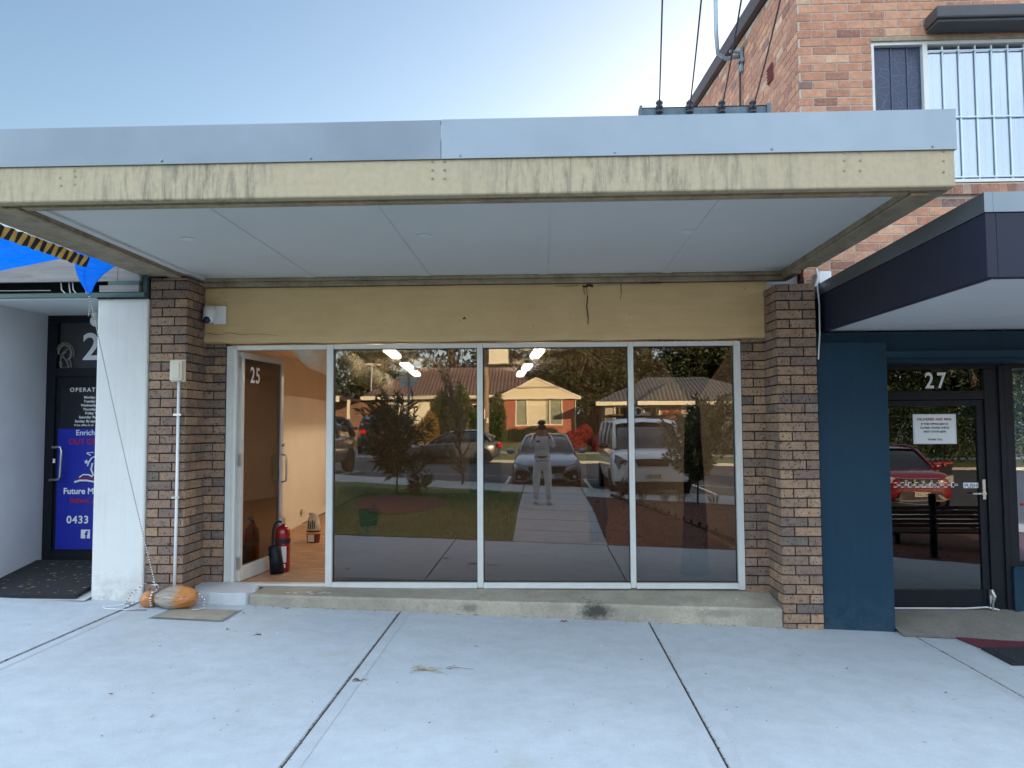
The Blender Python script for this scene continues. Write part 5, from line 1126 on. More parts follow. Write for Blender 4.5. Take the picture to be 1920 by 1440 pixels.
plan = [ # kind, x, d, scale, rot
    (gum, -16.5, 60, .92, 0, 'ragged gum tree farthest left behind the brown tiled roof'), (dark, -13.2, 55, .80, 1, 'dark dense tree just right of the farthest left gum, behind the carport'), (gum, -8.3, 66, 1.15, 2, 'tallest gum tree, spreading over the gap of sky in the left pane reflection'),
    (dark, -2.6, 62, .72, 3, 'low dark tree peeping over the brown roof ridge'), (gum, .2, 58, .98, 4, 'gum tree behind the peak of the cream gable'), (dense, 3.6, 54, .92, 5, 'olive bushy tree right of the cream gable'),
    (dark, 6.8, 57, 1.02, .5, 'dark tree behind the apex of the grey tiled hip roof'), (gum, 9.6, 62, 1.1, 1.5, 'gum tree rising behind the middle of the grey roof'), (dense, 12.6, 52, .96, 2.5, 'olive tree behind the right end of the grey roof'),
    (dense, 15.8, 56, 1.1, 3.5, 'large olive tree beyond the grey roof, seen in the pane of shop 27'), (dark, 19.6, 50, 1.0, 4.5, 'dark tree to the right of all the houses'), (gum, 24, 55, 1.1, .3, 'gum tree at the far right beyond the dark tree'), (dark, 29, 52, 1.05, 5, 'dark tree farthest right of the row'),
    (dense, 22, 42, 1.0, 1.7, 'olive tree nearest the road on the far right'), (dark, 26.5, 40, 1.0, 3.1, 'dark tree beside the olive tree nearest the road'), (dark, 18, 60, 1.2, 2.8, 'dark tree behind the large olive tree on the right'), (dense, 33, 44, 1.1, .8, 'olive tree closing the far right end of the row'),
    (dense, -20.5, 50, .9, 4, 'olive tree left of the carport house'), (gum, -25, 58, 1, 2, 'gum tree leftmost of the whole row'), (dark, 5.2, 68, 1.18, 2.2, 'tall dark tree at the back between the two house roofs'), (dark, -5.6, 75, .9, 1.1, 'distant dark tree behind the long brown ridge')]
used = set()
for kd, x, d, s_, rz, lab in plan:
    o = kd if kd.name not in used else copytree(kd); used.add(kd.name)
    o.location = (x, -d, gz0(x, d)); o.rotation_euler = (0, 0, rz); o.scale = (s_ * 1.1, s_ * 1.1, s_); o['label'] = lab
# --- near garden plants
def youngtree(name, x, d, h0, h1, rw, nb, per, ln, wd, mat_, lab, seed, stem=.02, droop=.5, cx=0, cat='tree'):
    global RNG; RNG = np.random.default_rng(seed); random.seed(seed); z0 = g(x, d) if d < 12 else g(x, 11.5)
    t = thing(name, lab, cat, (x, -d, z0), local=True); Ps, Ds, Cs = [], [], []; m = MB(); m.tube([(0, 0, -.05), (.02, 0, h0 * .6), (cx * .4, .02, h0 + (h1 - h0) * .45)], [stem, stem * .85, stem * .6], 7)
    for k in range(nb):
        a = random.uniform(0, 6.28); t_ = random.uniform(0, 1); r = rw * (math.sin((.15 + .8 * t_) * math.pi) ** .6) * random.uniform(.35, 1)
        e = Vector((cx * t_ + r * math.cos(a), r * math.sin(a), h0 + (h1 - h0) * t_)); s_ = Vector((cx * t_ * .4, .01, h0 * .55 + (h1 - h0) * .55 * t_)); mid = s_.lerp(e, .55) + Vector((0, 0, -.03))
        m.tube([tuple(s_), tuple(mid), tuple(e)], [stem * .4, stem * .3, stem * .15], 4)
        n = per; tt = RNG.random(n) ** .6; base = np.array(s_)[None] * (1 - tt)[:, None] + np.array(e)[None] * tt[:, None]; ax = np.array((e - s_).normalized()); dd = ax * .8 + unit(n) * .9; dd[:, 2] -= droop * RNG.random(n); Ps.append(base + unit(n) * .02); Ds.append(dd); Cs.append(np.clip(RNG.normal(.4, .28, n), 0, 1))
    P = np.concatenate(Ps); V, Fa, cv = leaves(P, np.concatenate(Ds), ln * (.6 + .7 * RNG.random(len(P))), wd, np.concatenate(Cs)); leafobj('crown', V, Fa, cv, mat_, t); put('trunk', m, 'bark', t, smooth=True); return t
youngtree('young_tree', -3.12, 8.8, .70, 2.25, .92, 64, 26, .22, .048, 'leaf_dark', 'bushy long leaved young tree growing at the top of the mulch ring', 21, cx=-.12)
youngtree('small_shrub', -2.68, 9.1, .12, .72, .30, 20, 22, .16, .03, 'leaf_dark', 'knee high long leaved shrub just right of the bushy young tree', 22, .012, cat='shrub')
youngtree('young_tree', 3.30, 9.0, .75, 2.35, 1.05, 74, 36, .15, .034, 'leaf_olive', 'spreading olive leaved young tree in the mulched bed on the right', 23, .022, cx=.15)
youngtree('gum_sapling', -2.02, 11.9, .35, 3.25, .50, 44, 24, .08, .036, 'leaf_sap', 'tall thin gum sapling with pale leaves beside the kerb', 24, .035, droop=.9, cx=-.4)
youngtree('small_shrub', 1.75, 9.3, .1, .55, .22, 14, 16, .10, .025, 'leaf_olive', 'small leafy shrub at the corner of path and bed', 25, .01, cat='shrub')
def tuft(x, d, h, n, lab, seed, mt='leaf_hedge'):
    global RNG; RNG = np.random.default_rng(seed); a = RNG.random(n) * 6.28; P = np.stack([x + .05 * np.cos(a), -d + .05 * np.sin(a), np.full(n, g(x, d))], 1); dd = np.stack([np.cos(a) * .5 * RNG.random(n), np.sin(a) * .5 * RNG.random(n), np.ones(n)], 1)
    V, Fa, cv = leaves(P, dd, h * (.6 + .5 * RNG.random(n)), .009, RNG.random(n)); o = leafobj('grass_tuft', V, Fa, cv, mt, label=lab, cat='grass tuft', group='strappy grass tufts in the right bed'); return o
tl = ['tuft nearest the path in the mulched bed', 'second tuft from the path in the mulched bed', 'middle tuft of the five in front of the footpath', 'fourth tuft from the path beside the olive young tree', 'fifth tuft from the path, farthest right', 'lone wide tuft in the middle of the mulched bed']
for i, (x, d, h) in enumerate(((2.15, 9.1, .36), (2.62, 9.15, .30), (2.95, 9.0, .36), (3.62, 8.9, .34), (4.2, 8.8, .40), (3.9, 6.2, .34))): tuft(x, d, h, 46, tl[i], 40 + i)
# lawn blades
RNG = np.random.default_rng(5); n = 16000; x = -.5 - 6.2 * RNG.random(n); d = 4.05 + 5.6 * RNG.random(n)
ok = ((x + 2.75) / .9) ** 2 + ((d - 7.1) / 1.2) ** 2 > 1; x, d = x[ok], d[ok]; n = len(x)
P = np.stack([x, -d, np.array([g(a, b) for a, b in zip(x, d)]) + .01], 1); V, Fa, cv = leaves(P, np.stack([RNG.normal(0, .35, n), RNG.normal(0, .35, n), np.ones(n)], 1), .045 + .04 * RNG.random(n), .008, RNG.random(n)); leafobj('lawn_grass', V, Fa, cv, 'grass', kind='stuff')
RNG = np.random.default_rng(6); n = 5000; x = 1.0 + 5.5 * RNG.random(n); d = 4.05 + 5.0 * RNG.random(n)
P = np.stack([x, -d, np.array([g(a, b) for a, b in zip(x, d)]) + .02 * RNG.random(n)], 1); V, Fa, cv = leaves(P, np.stack([RNG.normal(0, 1, n), RNG.normal(0, 1, n), RNG.normal(.1, .25, n)], 1), .03 + .05 * RNG.random(n), .014, RNG.random(n)); leafobj('bark_chips', V, Fa, cv, foliage('bark_chip', (.06, .025, .015), (.15, .075, .045), (.30, .20, .13), .02), kind='stuff')
# timber edging with pegs
m = MB(); e0, e1 = Vector((1.55, -10.0, g(1.5, 10))), Vector((3.0, -4.6, g(3, 4.6))); dv = (e1 - e0).normalized(); nv_ = Vector((-dv.y, dv.x, 0)) * .012
m.prism([tuple(e0 - nv_), tuple(e1 - nv_), tuple(e1 - nv_ + Vector((0, 0, .07))), tuple(e0 - nv_ + Vector((0, 0, .07)))], tuple(nv_ * 2)); 
for k in range(9): p = e0.lerp(e1, .45 + k * .055); m.box(p.x - .02, p.x + .02, p.y - .02, p.y + .02, p.z, p.z + .13)
put('garden_edging', m, 'timber', label='low timber edging with short pegs crossing the mulched bed', cat='edging')

# --- cars
def car(name, lab, cat, loc, rotz, paintm, sp):
    """sp: body stations (y, halfwidth, zbottom, zmid, zbelt, zdeck, deckhalf), cabin stations (y, hw_belt, hw_roof, zbelt, zroof)"""
    t = thing(name, lab, cat, loc, local=True, rotz=rotz)
    m = MB(); S = sp['body']; ring = []
    for (y, w_, zb, zm, zt, zd, dh) in S:
        half = [(0, zb), (w_ * .80, zb), (w_ * .97, zb + .07), (w_, zm), (w_ * .985, zt), (w_ * .90, zt + (zd - zt) * .55), (dh, zd), (0, zd + .012)]
        ring.append([(x, y, z) for x, z in half] + [(-x, y, z) for x, z in half[-2:0:-1]])
    n = len(ring[0]); m.v = [p for r in ring for p in r]
    m.f = [(i * n + k, (i + 1) * n + k, (i + 1) * n + (k + 1) % n, i * n + (k + 1) % n) for i in range(len(ring) - 1) for k in range(n)] + [tuple(range(n)), tuple(range((len(ring) - 1) * n, len(ring) * n))[::-1]]
    m.m = [0] * len(m.f); m.c = [.5] * len(m.f); put('body', m, paintm, t, smooth=True, sub=1)
    m = MB(); C = sp['cabin']; ring = []
    for (y, wb, wr, zb, zr) in C:
        half = [(0, zb - .05), (wb, zb - .05), (wb, zb), ((wb + wr) / 2 + .02, (zb + zr) / 2), (wr, zr - .03), (wr * .8, zr), (0, zr + .02)]
        ring.append([(x, y, z) for x, z in half] + [(-x, y, z) for x, z in half[-2:0:-1]])
    n = len(ring[0]); m.v = [p for r in ring for p in r]
    m.f = [(i * n + k, (i + 1) * n + k, (i + 1) * n + (k + 1) % n, i * n + (k + 1) % n) for i in range(len(ring) - 1) for k in range(n)] + [tuple(range(n)), tuple(range((len(ring) - 1) * n, len(ring) * n))[::-1]]
    m.m = [0] * len(m.f); m.c = [.5] * len(m.f); put('windows', m, 'cardark', t, smooth=True)
    # roof skin and pillars
    m = MB(); R = sp['roof']       # list of (y, hw, z)
    vs = []; 
    for (y, hw, z) in R: vs += [(-hw, y, z - .035), (-hw * .78, y, z + .008), (0, y, z + .028), (hw * .78, y, z + .008), (hw, y, z - .035)]
    m.add(vs, [(i * 5 + k, i * 5 + k + 1, (i + 1) * 5 + k + 1, (i + 1) * 5 + k) for i in range(len(R) - 1) for k in range(4)])
    for s_ in (-1, 1):
        for (p, q, r_) in sp['pillars']: m.tube([(s_ * p[0], p[1], p[2]), (s_ * (p[0] + q[0]) / 2 + s_ * .012, (p[1] + q[1]) / 2, (p[2] + q[2]) / 2 + .015), (s_ * q[0], q[1], q[2])], r_, 6)
    o = put('roof', m, paintm, t, smooth=True)
    for s_ in (-1, 1):
        for y in sp['axles']:
            r = sp['wr']; x = s_ * sp['wx']; Tm = Matrix.Translation((x, y, r)) @ Matrix.Rotation(R_(90), 4, 'Y')
            m = MB(); m.lathe([(r * .62, -.10), (r * .97, -.11), (r, -.08), (r, .08), (r * .97, .11), (r * .62, .10)], 0, 0, 26, T=Tm); wl = put('wheel', m, 'tyre', t, smooth=False)
            m = MB(); m.lathe([(r * .62, -.09), (r * .62, .09)], 0, 0, 24, T=Tm)
            for k in range(5): a = k * 1.2566; T2 = Tm @ Matrix.Rotation(a, 4, 'Z'); m.box(.02, r * .6, -.03, .03, -.1 * 1, .1, T=T2)
            put('rim', m, 'p_sil', wl)
            m = MB(); m.lathe([(r * 1.02, -.02), (r * 1.13, -.02), (r * 1.13, .018), (r * 1.02, .018)], 0, 0, 26, T=Matrix.Translation((s_ * (sp['wx'] + .085), y, r)) @ Matrix.Rotation(R_(90), 4, 'Y')); put('wheel_arch', m, 'black', t)
    for s_ in (-1, 1):
        mx, my, mz = sp['mirror']; m = MB(); m.ball((s_ * mx, my, mz), (.12, .06, .075), 12, 8); m.tube([(s_ * (mx - .16), my, mz - .05), (s_ * mx, my, mz - .03)], .02, 6); put('mirror', m, sp.get('mirrorm', paintm), t, smooth=True)
    return t
def plate(t, x0, y, z, txt, w_=.19, h_=.055, s_=1, fm='plate'):
    m = MB(); m.box(x0 - w_, x0 + w_, y, y + .012 * s_, z - h_, z + h_); put('number_plate', m, fm, t)
    cu = text('plate_text', txt, h_ * 1.75, (x0, y + .014 * s_, z - h_ * .62), 'txtk', t, rotz=R_(180) if s_ > 0 else 0, bold=.001, sx=.95)
# grey hatchback in front of the path, nose towards the shop
B = [(2.18, .55, .30, .42, .55, .66, .48), (2.12, .78, .20, .42, .62, .74, .60), (1.95, .885, .16, .45, .70, .82, .66), (1.55, .90, .16, .48, .76, .90, .70), (1.0, .90, .16, .5, .82, .965, .72), (.6, .90, .16, .5, .86, .985, .72), (-.6, .90, .16, .5, .88, .96, .72), (-1.6, .90, .18, .5, .90, .98, .74), (-2.1, .87, .22, .5, .90, .98, .7), (-2.25, .78, .28, .5, .85, .93, .6)]
Cb = [(1.02, .74, .70, .90, .95), (.35, .78, .58, .95, 1.34), (.1, .78, .57, .95, 1.40), (-.6, .78, .56, .94, 1.42), (-1.5, .76, .52, .94, 1.32), (-2.0, .70, .45, .94, 1.05)]
spec = dict(body=B, cabin=Cb, roof=[(.22, .58, 1.395), (0, .585, 1.425), (-.6, .585, 1.445), (-1.2, .57, 1.42), (-1.75, .5, 1.30)], pillars=[((.74, .98, .93), (.575, .22, 1.38), .035), ((.80, -.5, .93), (.585, -.5, 1.40), .03), ((.76, -1.7, .95), (.53, -1.2, 1.36), .07), ((.58, .22, 1.38), (.56, -1.2, 1.38), .025)], axles=(1.35, -1.35), wr=.32, wx=.80, mirror=(1.0, .72, .98))
cx0, cd0 = .12, kerbd(.12) + .25
hatch = car('parked_hatchback', 'blue grey hatchback parked nose on behind the person on the path', 'car', (cx0, -(cd0 + 2.18), road(cx0, cd0 + 2) + .02), 0, 'p_grey', spec)
def pw(t, name, pts, y, dy, mt, **k):    # flat piece on the nose: polygon in x,z swept in y
    m = MB(); m.prism([(x, y, z) for x, z in pts], (0, dy, 0)); return put(name, m, mt, t, **k)
m = MB(); m.prism([(-.50, 2.10, .62), (.50, 2.10, .62), (.42, 2.13, .44), (-.42, 2.13, .44)], (0, .10, 0)); put('grille', m, 'black', hatch)
for s_ in (-1, 1):
    pw(hatch, 'headlight', [(s_ * .46, .60), (s_ * .84, .745), (s_ * .80, .66), (s_ * .50, .53)], 2.0, .20, 'headl')
    pw(hatch, 'air_intake', [(s_ * .50, .50), (s_ * .78, .54), (s_ * .82, .28), (s_ * .55, .26), (s_ * .40, .38)], 2.02, .165, 'black')
    m = MB(); m.tube([(s_ * .38, 2.19, .385), (s_ * .50, 2.19, .525), (s_ * .80, 2.14, .57), (s_ * .86, 2.10, .27), (s_ * .56, 2.17, .215), (s_ * .38, 2.19, .385)], .02, 6); put('intake_trim', m, 'p_grey', hatch)
    m = MB(); m.lathe([(.001, 2.18), (.045, 2.18), (.045, 2.20), (.001, 2.20)], 0, 0, 12, T=Matrix.Translation((s_ * .72, 0, .35)) @ Matrix.Rotation(R_(-90), 4, 'X')); put('fog_lamp', m, 'chrome', hatch)
m = MB(); m.box(-.40, .40, 2.185, 2.215, .30, .375); put('bumper_bar', m, 'p_grey', hatch); m = MB(); m.box(-.5, .5, 2.1, 2.17, .17, .26); put('splitter', m, 'black', hatch)
m = MB(); m.prism([(-.045, 2.205, .53), (.045, 2.205, .53), (.045, 2.205, .60), (-.045, 2.205, .60)], (0, .012, 0)); put('badge', m, 'chrome', hatch); plate(hatch, .0, 2.217, .36, 'DSI-32')
# white van with roof rack
B = [(2.55, .62, .40, .50, .72, .80, .5), (2.50, .84, .30, .50, .84, .93, .65), (2.35, .93, .24, .55, .98, 1.06, .72), (2.0, .955, .22, .6, 1.06, 1.18, .75), (1.6, .96, .22, .62, 1.10, 1.26, .78), (0, .96, .22, .62, 1.14, 1.28, .80), (-2.3, .96, .26, .62, 1.14, 1.28, .80), (-2.5, .90, .34, .62, 1.12, 1.24, .75)]
Cb = [(1.85, .82, .78, 1.18, 1.23), (1.35, .86, .76, 1.18, 1.60), (1.05, .87, .75, 1.18, 1.82), (.8, .87, .75, 1.18, 1.88), (-2.2, .87, .74, 1.18, 1.88), (-2.45, .85, .7, 1.18, 1.7)]
spec = dict(body=B, cabin=Cb, roof=[(1.12, .74, 1.83), (.85, .78, 1.92), (.2, .79, 1.95), (-1.6, .79, 1.95), (-2.3, .78, 1.92), (-2.45, .74, 1.80)], pillars=[((.83, 1.83, 1.20), (.76, 1.05, 1.84), .05), ((.90, .35, 1.22), (.79, .35, 1.88), .04), ((.90, -.9, 1.22), (.79, -.9, 1.88), .05), ((.88, -2.3, 1.2), (.77, -2.3, 1.86), .07), ((.77, 1.0, 1.86), (.78, -2.3, 1.88), .04)], axles=(1.65, -1.55), wr=.34, wx=.85, mirror=(1.08, 1.5, 1.26), mirrorm='black')
vx = 2.62; vd = 10.75
van = car('parked_van', 'white van with tools on its roof rack parked nose on by the mulched bed', 'van', (vx, -(vd + 2.55), road(vx, vd + 3.5)), R_(0), 'p_white', spec)
pw(van, 'grille', [(-.42, .98), (.42, .98), (.36, .80), (-.36, .80)], 2.44, .12, 'black')
m = MB(); [m.box(-.40 + .02 * k, .40 - .02 * k, 2.555, 2.575, .935 - k * .055, .95 - k * .055) for k in range(3)]; put('grille_bar', m, 'chrome', van)
pw(van, 'lower_bumper', [(-.90, .44), (.90, .44), (.86, .24), (-.86, .24)], 2.3, .24, 'black')
m = MB(); m.box(-.5, .5, 2.52, 2.565, .32, .42); put('lower_intake', m, 'black', van); plate(van, 0, 2.575, .56, 'BTC-07V', .19, .055)
for s_ in (-1, 1):
    pw(van, 'headlight', [(s_ * .50, .90), (s_ * .86, 1.08), (s_ * .90, .90), (s_ * .80, .72), (s_ * .56, .74)], 2.30, .20, 'headl')
    m = MB(); m.lathe([(.001, 0), (.10, 0), (.085, .03), (.001, .012)], 0, 0, 16, T=Matrix.Translation((s_ * .70, 2.49, .88)) @ Matrix.Rotation(R_(-90), 4, 'X')); put('reflector', m, 'chrome', van)
rk = thing('roof_rack', 'dark roof rack loaded with coiled hose and timber on the white van', 'roof rack', (vx, -(vd + 3.0), van.location.z + 1.95), local=True)
m = MB(); [m.box(-.72, .72, -y - .02, -y + .02, .06, .10) for y in (.0, .7, 1.4)]; [m.box(s_ * .74 - .02, s_ * .74 + .02, -1.5, .1, .05, .12) for s_ in (-1, 1)]; [m.box(s_ * .7 - .02, s_ * .7 + .02, -y - .02, -y + .02, -.02, .06) for s_ in (-1, 1) for y in (0, .7, 1.4)]; put('rack_bars', m, 'black', rk)
m = MB(); [m.lathe([(.10, .11 + k * .03), (.13, .125 + k * .03), (.10, .14 + k * .03)], .28, -.3, 18) for k in range(3)]; put('hose_coil', m, 'cream', rk)
m = MB(); m.tube([(.05 + .12 * math.cos(a), -.12, .22 + .11 * math.sin(a)) for a in [k * .45 for k in range(15)]], .018, 6); m.tube([(-.1 + .1 * math.cos(a), -.25, .21 + .1 * math.sin(a)) for a in [k * .45 for k in range(15)]], .015, 6); put('cable_coil', m, 'white', rk)
m = MB(); m.box(-.48, -.42, -.2, -.15, .1, .32); m.box(-.68, -.35, -1.4, -.1, .1, .14); put('timber_piece', m, 'yellow', rk)
# red small SUV mirrored in the door of 27
B = [(1.84, .62, .34, .5, .72, .80, .5), (1.78, .80, .26, .5, .80, .90, .62), (1.6, .845, .22, .5, .88, .98, .66), (1.1, .85, .22, .52, .92, 1.03, .70), (.7, .85, .22, .52, .94, 1.05, .7), (-1.4, .85, .22, .52, .96, 1.05, .7), (-1.8, .80, .3, .55, .95, 1.03, .65)]
Cb = [(.98, .72, .68, 1.0, 1.04), (.45, .76, .60, 1.02, 1.42), (.2, .76, .60, 1.02, 1.52), (-1.3, .76, .60, 1.02, 1.52), (-1.75, .74, .56, 1.02, 1.3)]
spec = dict(body=B, cabin=Cb, roof=[(.35, .60, 1.50), (.1, .62, 1.56), (-.8, .62, 1.575), (-1.4, .61, 1.54), (-1.75, .57, 1.42)], pillars=[((.73, .95, 1.03), (.60, .32, 1.49), .04), ((.78, -.4, 1.02), (.61, -.4, 1.52), .035), ((.76, -1.6, 1.02), (.6, -1.4, 1.48), .07), ((.61, .3, 1.50), (.61, -1.5, 1.50), .03)], axles=(1.15, -1.2), wr=.31, wx=.76, mirror=(.95, .72, 1.07))
rx, rd = 9.35, 11.75
suv = car('parked_small_suv', 'dark red small suv with pale grille trim mirrored in the dark door of shop 27', 'car', (rx, -(rd + 1.84), road(rx, rd + 1.8) + .06), 0, 'p_red', spec)
pw(suv, 'grille', [(-.50, .80), (.50, .80), (.44, .66), (-.44, .66)], 1.70, .14, 'black'); pw(suv, 'bumper_insert', [(-.5, .50), (.5, .50), (.60, .28), (-.60, .28)], 1.72, .14, 'black')
m = MB(); m.tube([(-.80, 1.72, .70), (-.6, 1.82, .63), (-.5, 1.86, .65), (-.42, 1.86, .61), (.42, 1.86, .61), (.5, 1.86, .65), (.6, 1.82, .63), (.80, 1.72, .70)], .016, 6); m.tube([(-.78, 1.74, .86), (-.4, 1.86, .82), (.4, 1.86, .82), (.78, 1.74, .86)], .012, 6); [m.box(-.4 + k * .2, -.34 + k * .2, 1.845, 1.86, .67, .79) for k in range(5)]; put('chrome_trim', m, 'chrome', suv)
m = MB(); m.box(-.55, .55, 1.84, 1.875, .27, .305); [m.prism([(s_ * .5, 1.84, .3), (s_ * .66, 1.82, .3), (s_ * .45, 1.84, .42), (s_ * .38, 1.85, .42)], (0, .03, 0)) for s_ in (-1, 1)]; put('skid_plate', m, 'p_sil', suv); plate(suv, 0, 1.865, .44, 'BAY-02S')
for s_ in (-1, 1):
    pw(suv, 'headlight', [(s_ * .48, .82), (s_ * .80, .90), (s_ * .80, .74), (s_ * .52, .68)], 1.60, .20, 'headl')
    m = MB(); m.tube([(s_ * .60, .2, 1.56), (s_ * .60, -.1, 1.60), (s_ * .60, -1.3, 1.60), (s_ * .59, -1.5, 1.55)], .016, 6); put('roof_rail', m, 'p_sil', suv)
# cars farther off
B = [(2.0, .7, .3, .45, .6, .68, .5), (1.85, .86, .2, .45, .68, .76, .64), (1.2, .88, .18, .5, .82, .92, .7), (-1.5, .88, .18, .5, .88, .95, .72), (-2.0, .82, .28, .5, .88, .95, .66)]
Cb = [(1.1, .74, .70, .88, .93), (.35, .77, .58, .9, 1.36), (-.9, .77, .57, .9, 1.42), (-1.7, .74, .52, .92, 1.15)]
spec = dict(body=B, cabin=Cb, roof=[(.3, .58, 1.37), (-.2, .59, 1.44), (-.9, .58, 1.44), (-1.45, .54, 1.30)], pillars=[((.75, 1.05, .92), (.58, .3, 1.36), .035), ((.79, -.3, .9), (.58, -.3, 1.4), .03), ((.76, -1.6, .93), (.55, -1.2, 1.36), .08)], axles=(1.25, -1.25), wr=.31, wx=.79, mirror=(.98, .75, .95))
sed = car('grey_hatchback', 'dull grey hatchback standing side on along the far kerb', 'car', (-3.75, -26.0, road(-3.7, 26)), R_(90), 'p_sil', spec)
for s_ in (-1, 1): m = MB(); m.box(s_ * .70, s_ * .85, -2.0, -1.86, .70, .86); put('tail_light', m, 'taill', sed)
m = MB(); m.box(-.3, .3, 1.98, 2.03, .42, .6); put('grille', m, 'black', sed)
B2 = [(2.3, .8, .4, .6, .9, 1.0, .6), (2.1, .93, .3, .6, 1.0, 1.12, .75), (.8, .95, .3, .6, 1.05, 1.18, .8), (-2.1, .95, .3, .6, 1.08, 1.16, .8), (-2.35, .86, .4, .6, 1.05, 1.12, .7)]
C2 = [(1.0, .82, .78, 1.12, 1.16), (.3, .84, .68, 1.12, 1.70), (-1.7, .84, .66, 1.12, 1.72), (-2.25, .8, .62, 1.12, 1.4)]
spec2 = dict(body=B2, cabin=C2, roof=[(.3, .68, 1.72), (-.3, .70, 1.80), (-1.6, .68, 1.80), (-2.1, .62, 1.62)], pillars=[((.84, .98, 1.14), (.69, .28, 1.72), .045), ((.88, -.4, 1.12), (.69, -.4, 1.75), .04), ((.84, -2.0, 1.14), (.66, -1.8, 1.70), .09)], axles=(1.4, -1.4), wr=.37, wx=.84, mirror=(1.06, .8, 1.2))
bs = car('black_suv', 'black suv seen from behind in the opposite driveway', 'car', (-8.2, -30.5, farz(-8, 30.5)), R_(180 - 14), 'p_black', spec2)
for s_ in (-1, 1): m = MB(); m.box(s_ * .62, s_ * .86, -2.40, -2.28, .95, 1.12); put('tail_light', m, 'taill', bs)
plate(bs, 0, -2.40, .80, 'CXN 41', .19, .055, -1)
gs = car('grey_suv', 'grey suv at the left edge of the left pane reflection, parked at the near kerb', 'car', (-7.35, -(kerbd(-7) + 2.5), road(-7, 16)), R_(4), 'p_sil', spec2)
for s_ in (-1, 1): pw(gs, 'headlight', [(s_ * .52, .86), (s_ * .86, .96), (s_ * .86, .82), (s_ * .56, .74)], 2.1, .2, 'headl')
m = MB(); m.box(-.45, .45, 2.2, 2.34, .6, .9); put('grille', m, 'black', gs)

# --- houses opposite
def hip_roof(mb, x0, x1, y0, y1, z0, zr, inset, ridge_axis='x', th=.0):
    ym, xm = (y0 + y1) / 2, (x0 + x1) / 2
    a, b = ((x0 + inset, ym, zr), (x1 - inset, ym, zr)) if ridge_axis == 'x' else ((xm, y0 + inset, zr), (xm, y1 - inset, zr))
    v = [(x0, y0, z0), (x1, y0, z0), (x1, y1, z0), (x0, y1, z0), a, b]
    f = [(0, 1, 5, 4), (1, 2, 5), (2, 3, 4, 5), (3, 0, 4), (3, 2, 1, 0)] if ridge_axis == 'x' else [(0, 1, 4), (1, 2, 5, 4), (2, 3, 5), (3, 0, 4, 5), (3, 2, 1, 0)]
    mb.add(v, f)
def window(parent, x0, x1, z0, z1, y, splits, glassm='curtain', dark=()):
    m = MB(); e = .07; m.box(x0, x1, y, y + .06, z1 - e, z1); m.box(x0, x1, y, y + .06, z0, z0 + e); m.box(x0, x0 + e, y, y + .06, z0 + e, z1 - e); m.box(x1 - e, x1, y, y + .06, z0 + e, z1 - e)
    for s_ in splits: xs_ = x0 + (x1 - x0) * s_; m.box(xs_ - e / 2, xs_ + e / 2, y, y + .06, z0 + e, z1 - e)
    f = put('window', m, 'gutter', parent); m = MB(); m.box(x0 + e, x1 - e, y - .03, y - .02, z0 + e, z1 - e); put('curtain', m, glassm, f)
    m = MB(); m.box(x0 + e, x1 - e, y + .008, y + .016, z0 + e, z1 - e); put('pane', m, 'glasshouse', f); return f
hg = farz(0, 40)
h1 = thing('gabled_house', 'red brick house with cream weatherboard gable and wide curtained window', 'house', (-.2, -44, hg)); yF = -40
e0, e1 = RA(945, 745, 40), RA(1077, 745, 40); wt = 3.44
w0, w1 = RA(966, 747, 40), RA(1055, 798, 40)
m = MB(); m.box(e0.x, w0.x, yF - .25, yF, hg - .3, wt); m.box(w1.x, e1.x, yF - .25, yF, hg - .3, wt); m.box(w0.x, w1.x, yF - .25, yF, hg - .3, w1.z); m.box(w0.x, w1.x, yF - .25, yF, w0.z, wt) if wt > w0.z + .02 else None
m.box(e0.x, e0.x + .25, yF - 9, yF - .25, hg - .3, wt); m.box(e1.x - .25, e1.x, yF - 9, yF - .25, hg - .3, wt); m.box(e0.x, e1.x, yF - 9.2, yF - 9, hg - .3, wt)
put('brick_wall', m, 'farbrick', h1); window(h1, w0.x, w1.x, w1.z, w0.z, yF - .05, (.245, .74))
m = MB(); ww = w1.x - w0.x; m.box(w0.x + .08, w0.x + ww * .235, yF - .069, yF - .062, w1.z + .08, w0.z - .08); m.box(w0.x + ww * .755, w1.x - .08, yF - .069, yF - .062, w1.z + .08, w0.z - .08); m.box(w0.x + ww * .66, w0.x + ww * .73, yF - .069, yF - .062, w1.z + .08, w0.z - .08); put('side_drape', m, pm('grey_green_drape', (.33, .36, .27), .8, 0, .1, 4), h1)

m = MB(); m.box(w0.x - .1, w1.x + .1, yF, yF + .07, w1.z - .14, w1.z - .01); put('brick_sill', m, 'farbrick', h1)
ap = RA(1005, 707, 40); gl, gr = RA(935, 745, 40), RA(1086, 743, 40); zb = wt - .06
m = MB(); 
for k in range(8):
    za, zc = zb + (ap.z - .1 - zb) * k / 8, zb + (ap.z - .1 - zb) * (k + 1) / 8; f0, f1 = 1 - (za - zb) / (ap.z - .06 - zb), 1 - (zc - zb) / (ap.z - .06 - zb)
    q0l, q0r = ap.x + (gl.x - ap.x) * f0, ap.x + (gr.x - ap.x) * f0; q1l, q1r = ap.x + (gl.x - ap.x) * f1, ap.x + (gr.x - ap.x) * f1
    m.add([(q0l, yF + .22, za), (q0r, yF + .22, za), (q1r, yF + .19, zc), (q1l, yF + .19, zc), (q1l, yF + .22, zc), (q1r, yF + .22, zc)], [(0, 1, 2, 3), (3, 2, 5, 4)])
m.prism([(gl.x, yF + .02, zb), (gr.x, yF + .02, zb), (ap.x, yF + .02, ap.z - .08)], (0, .15, 0)); put('weatherboard_gable', m, 'weather', h1)
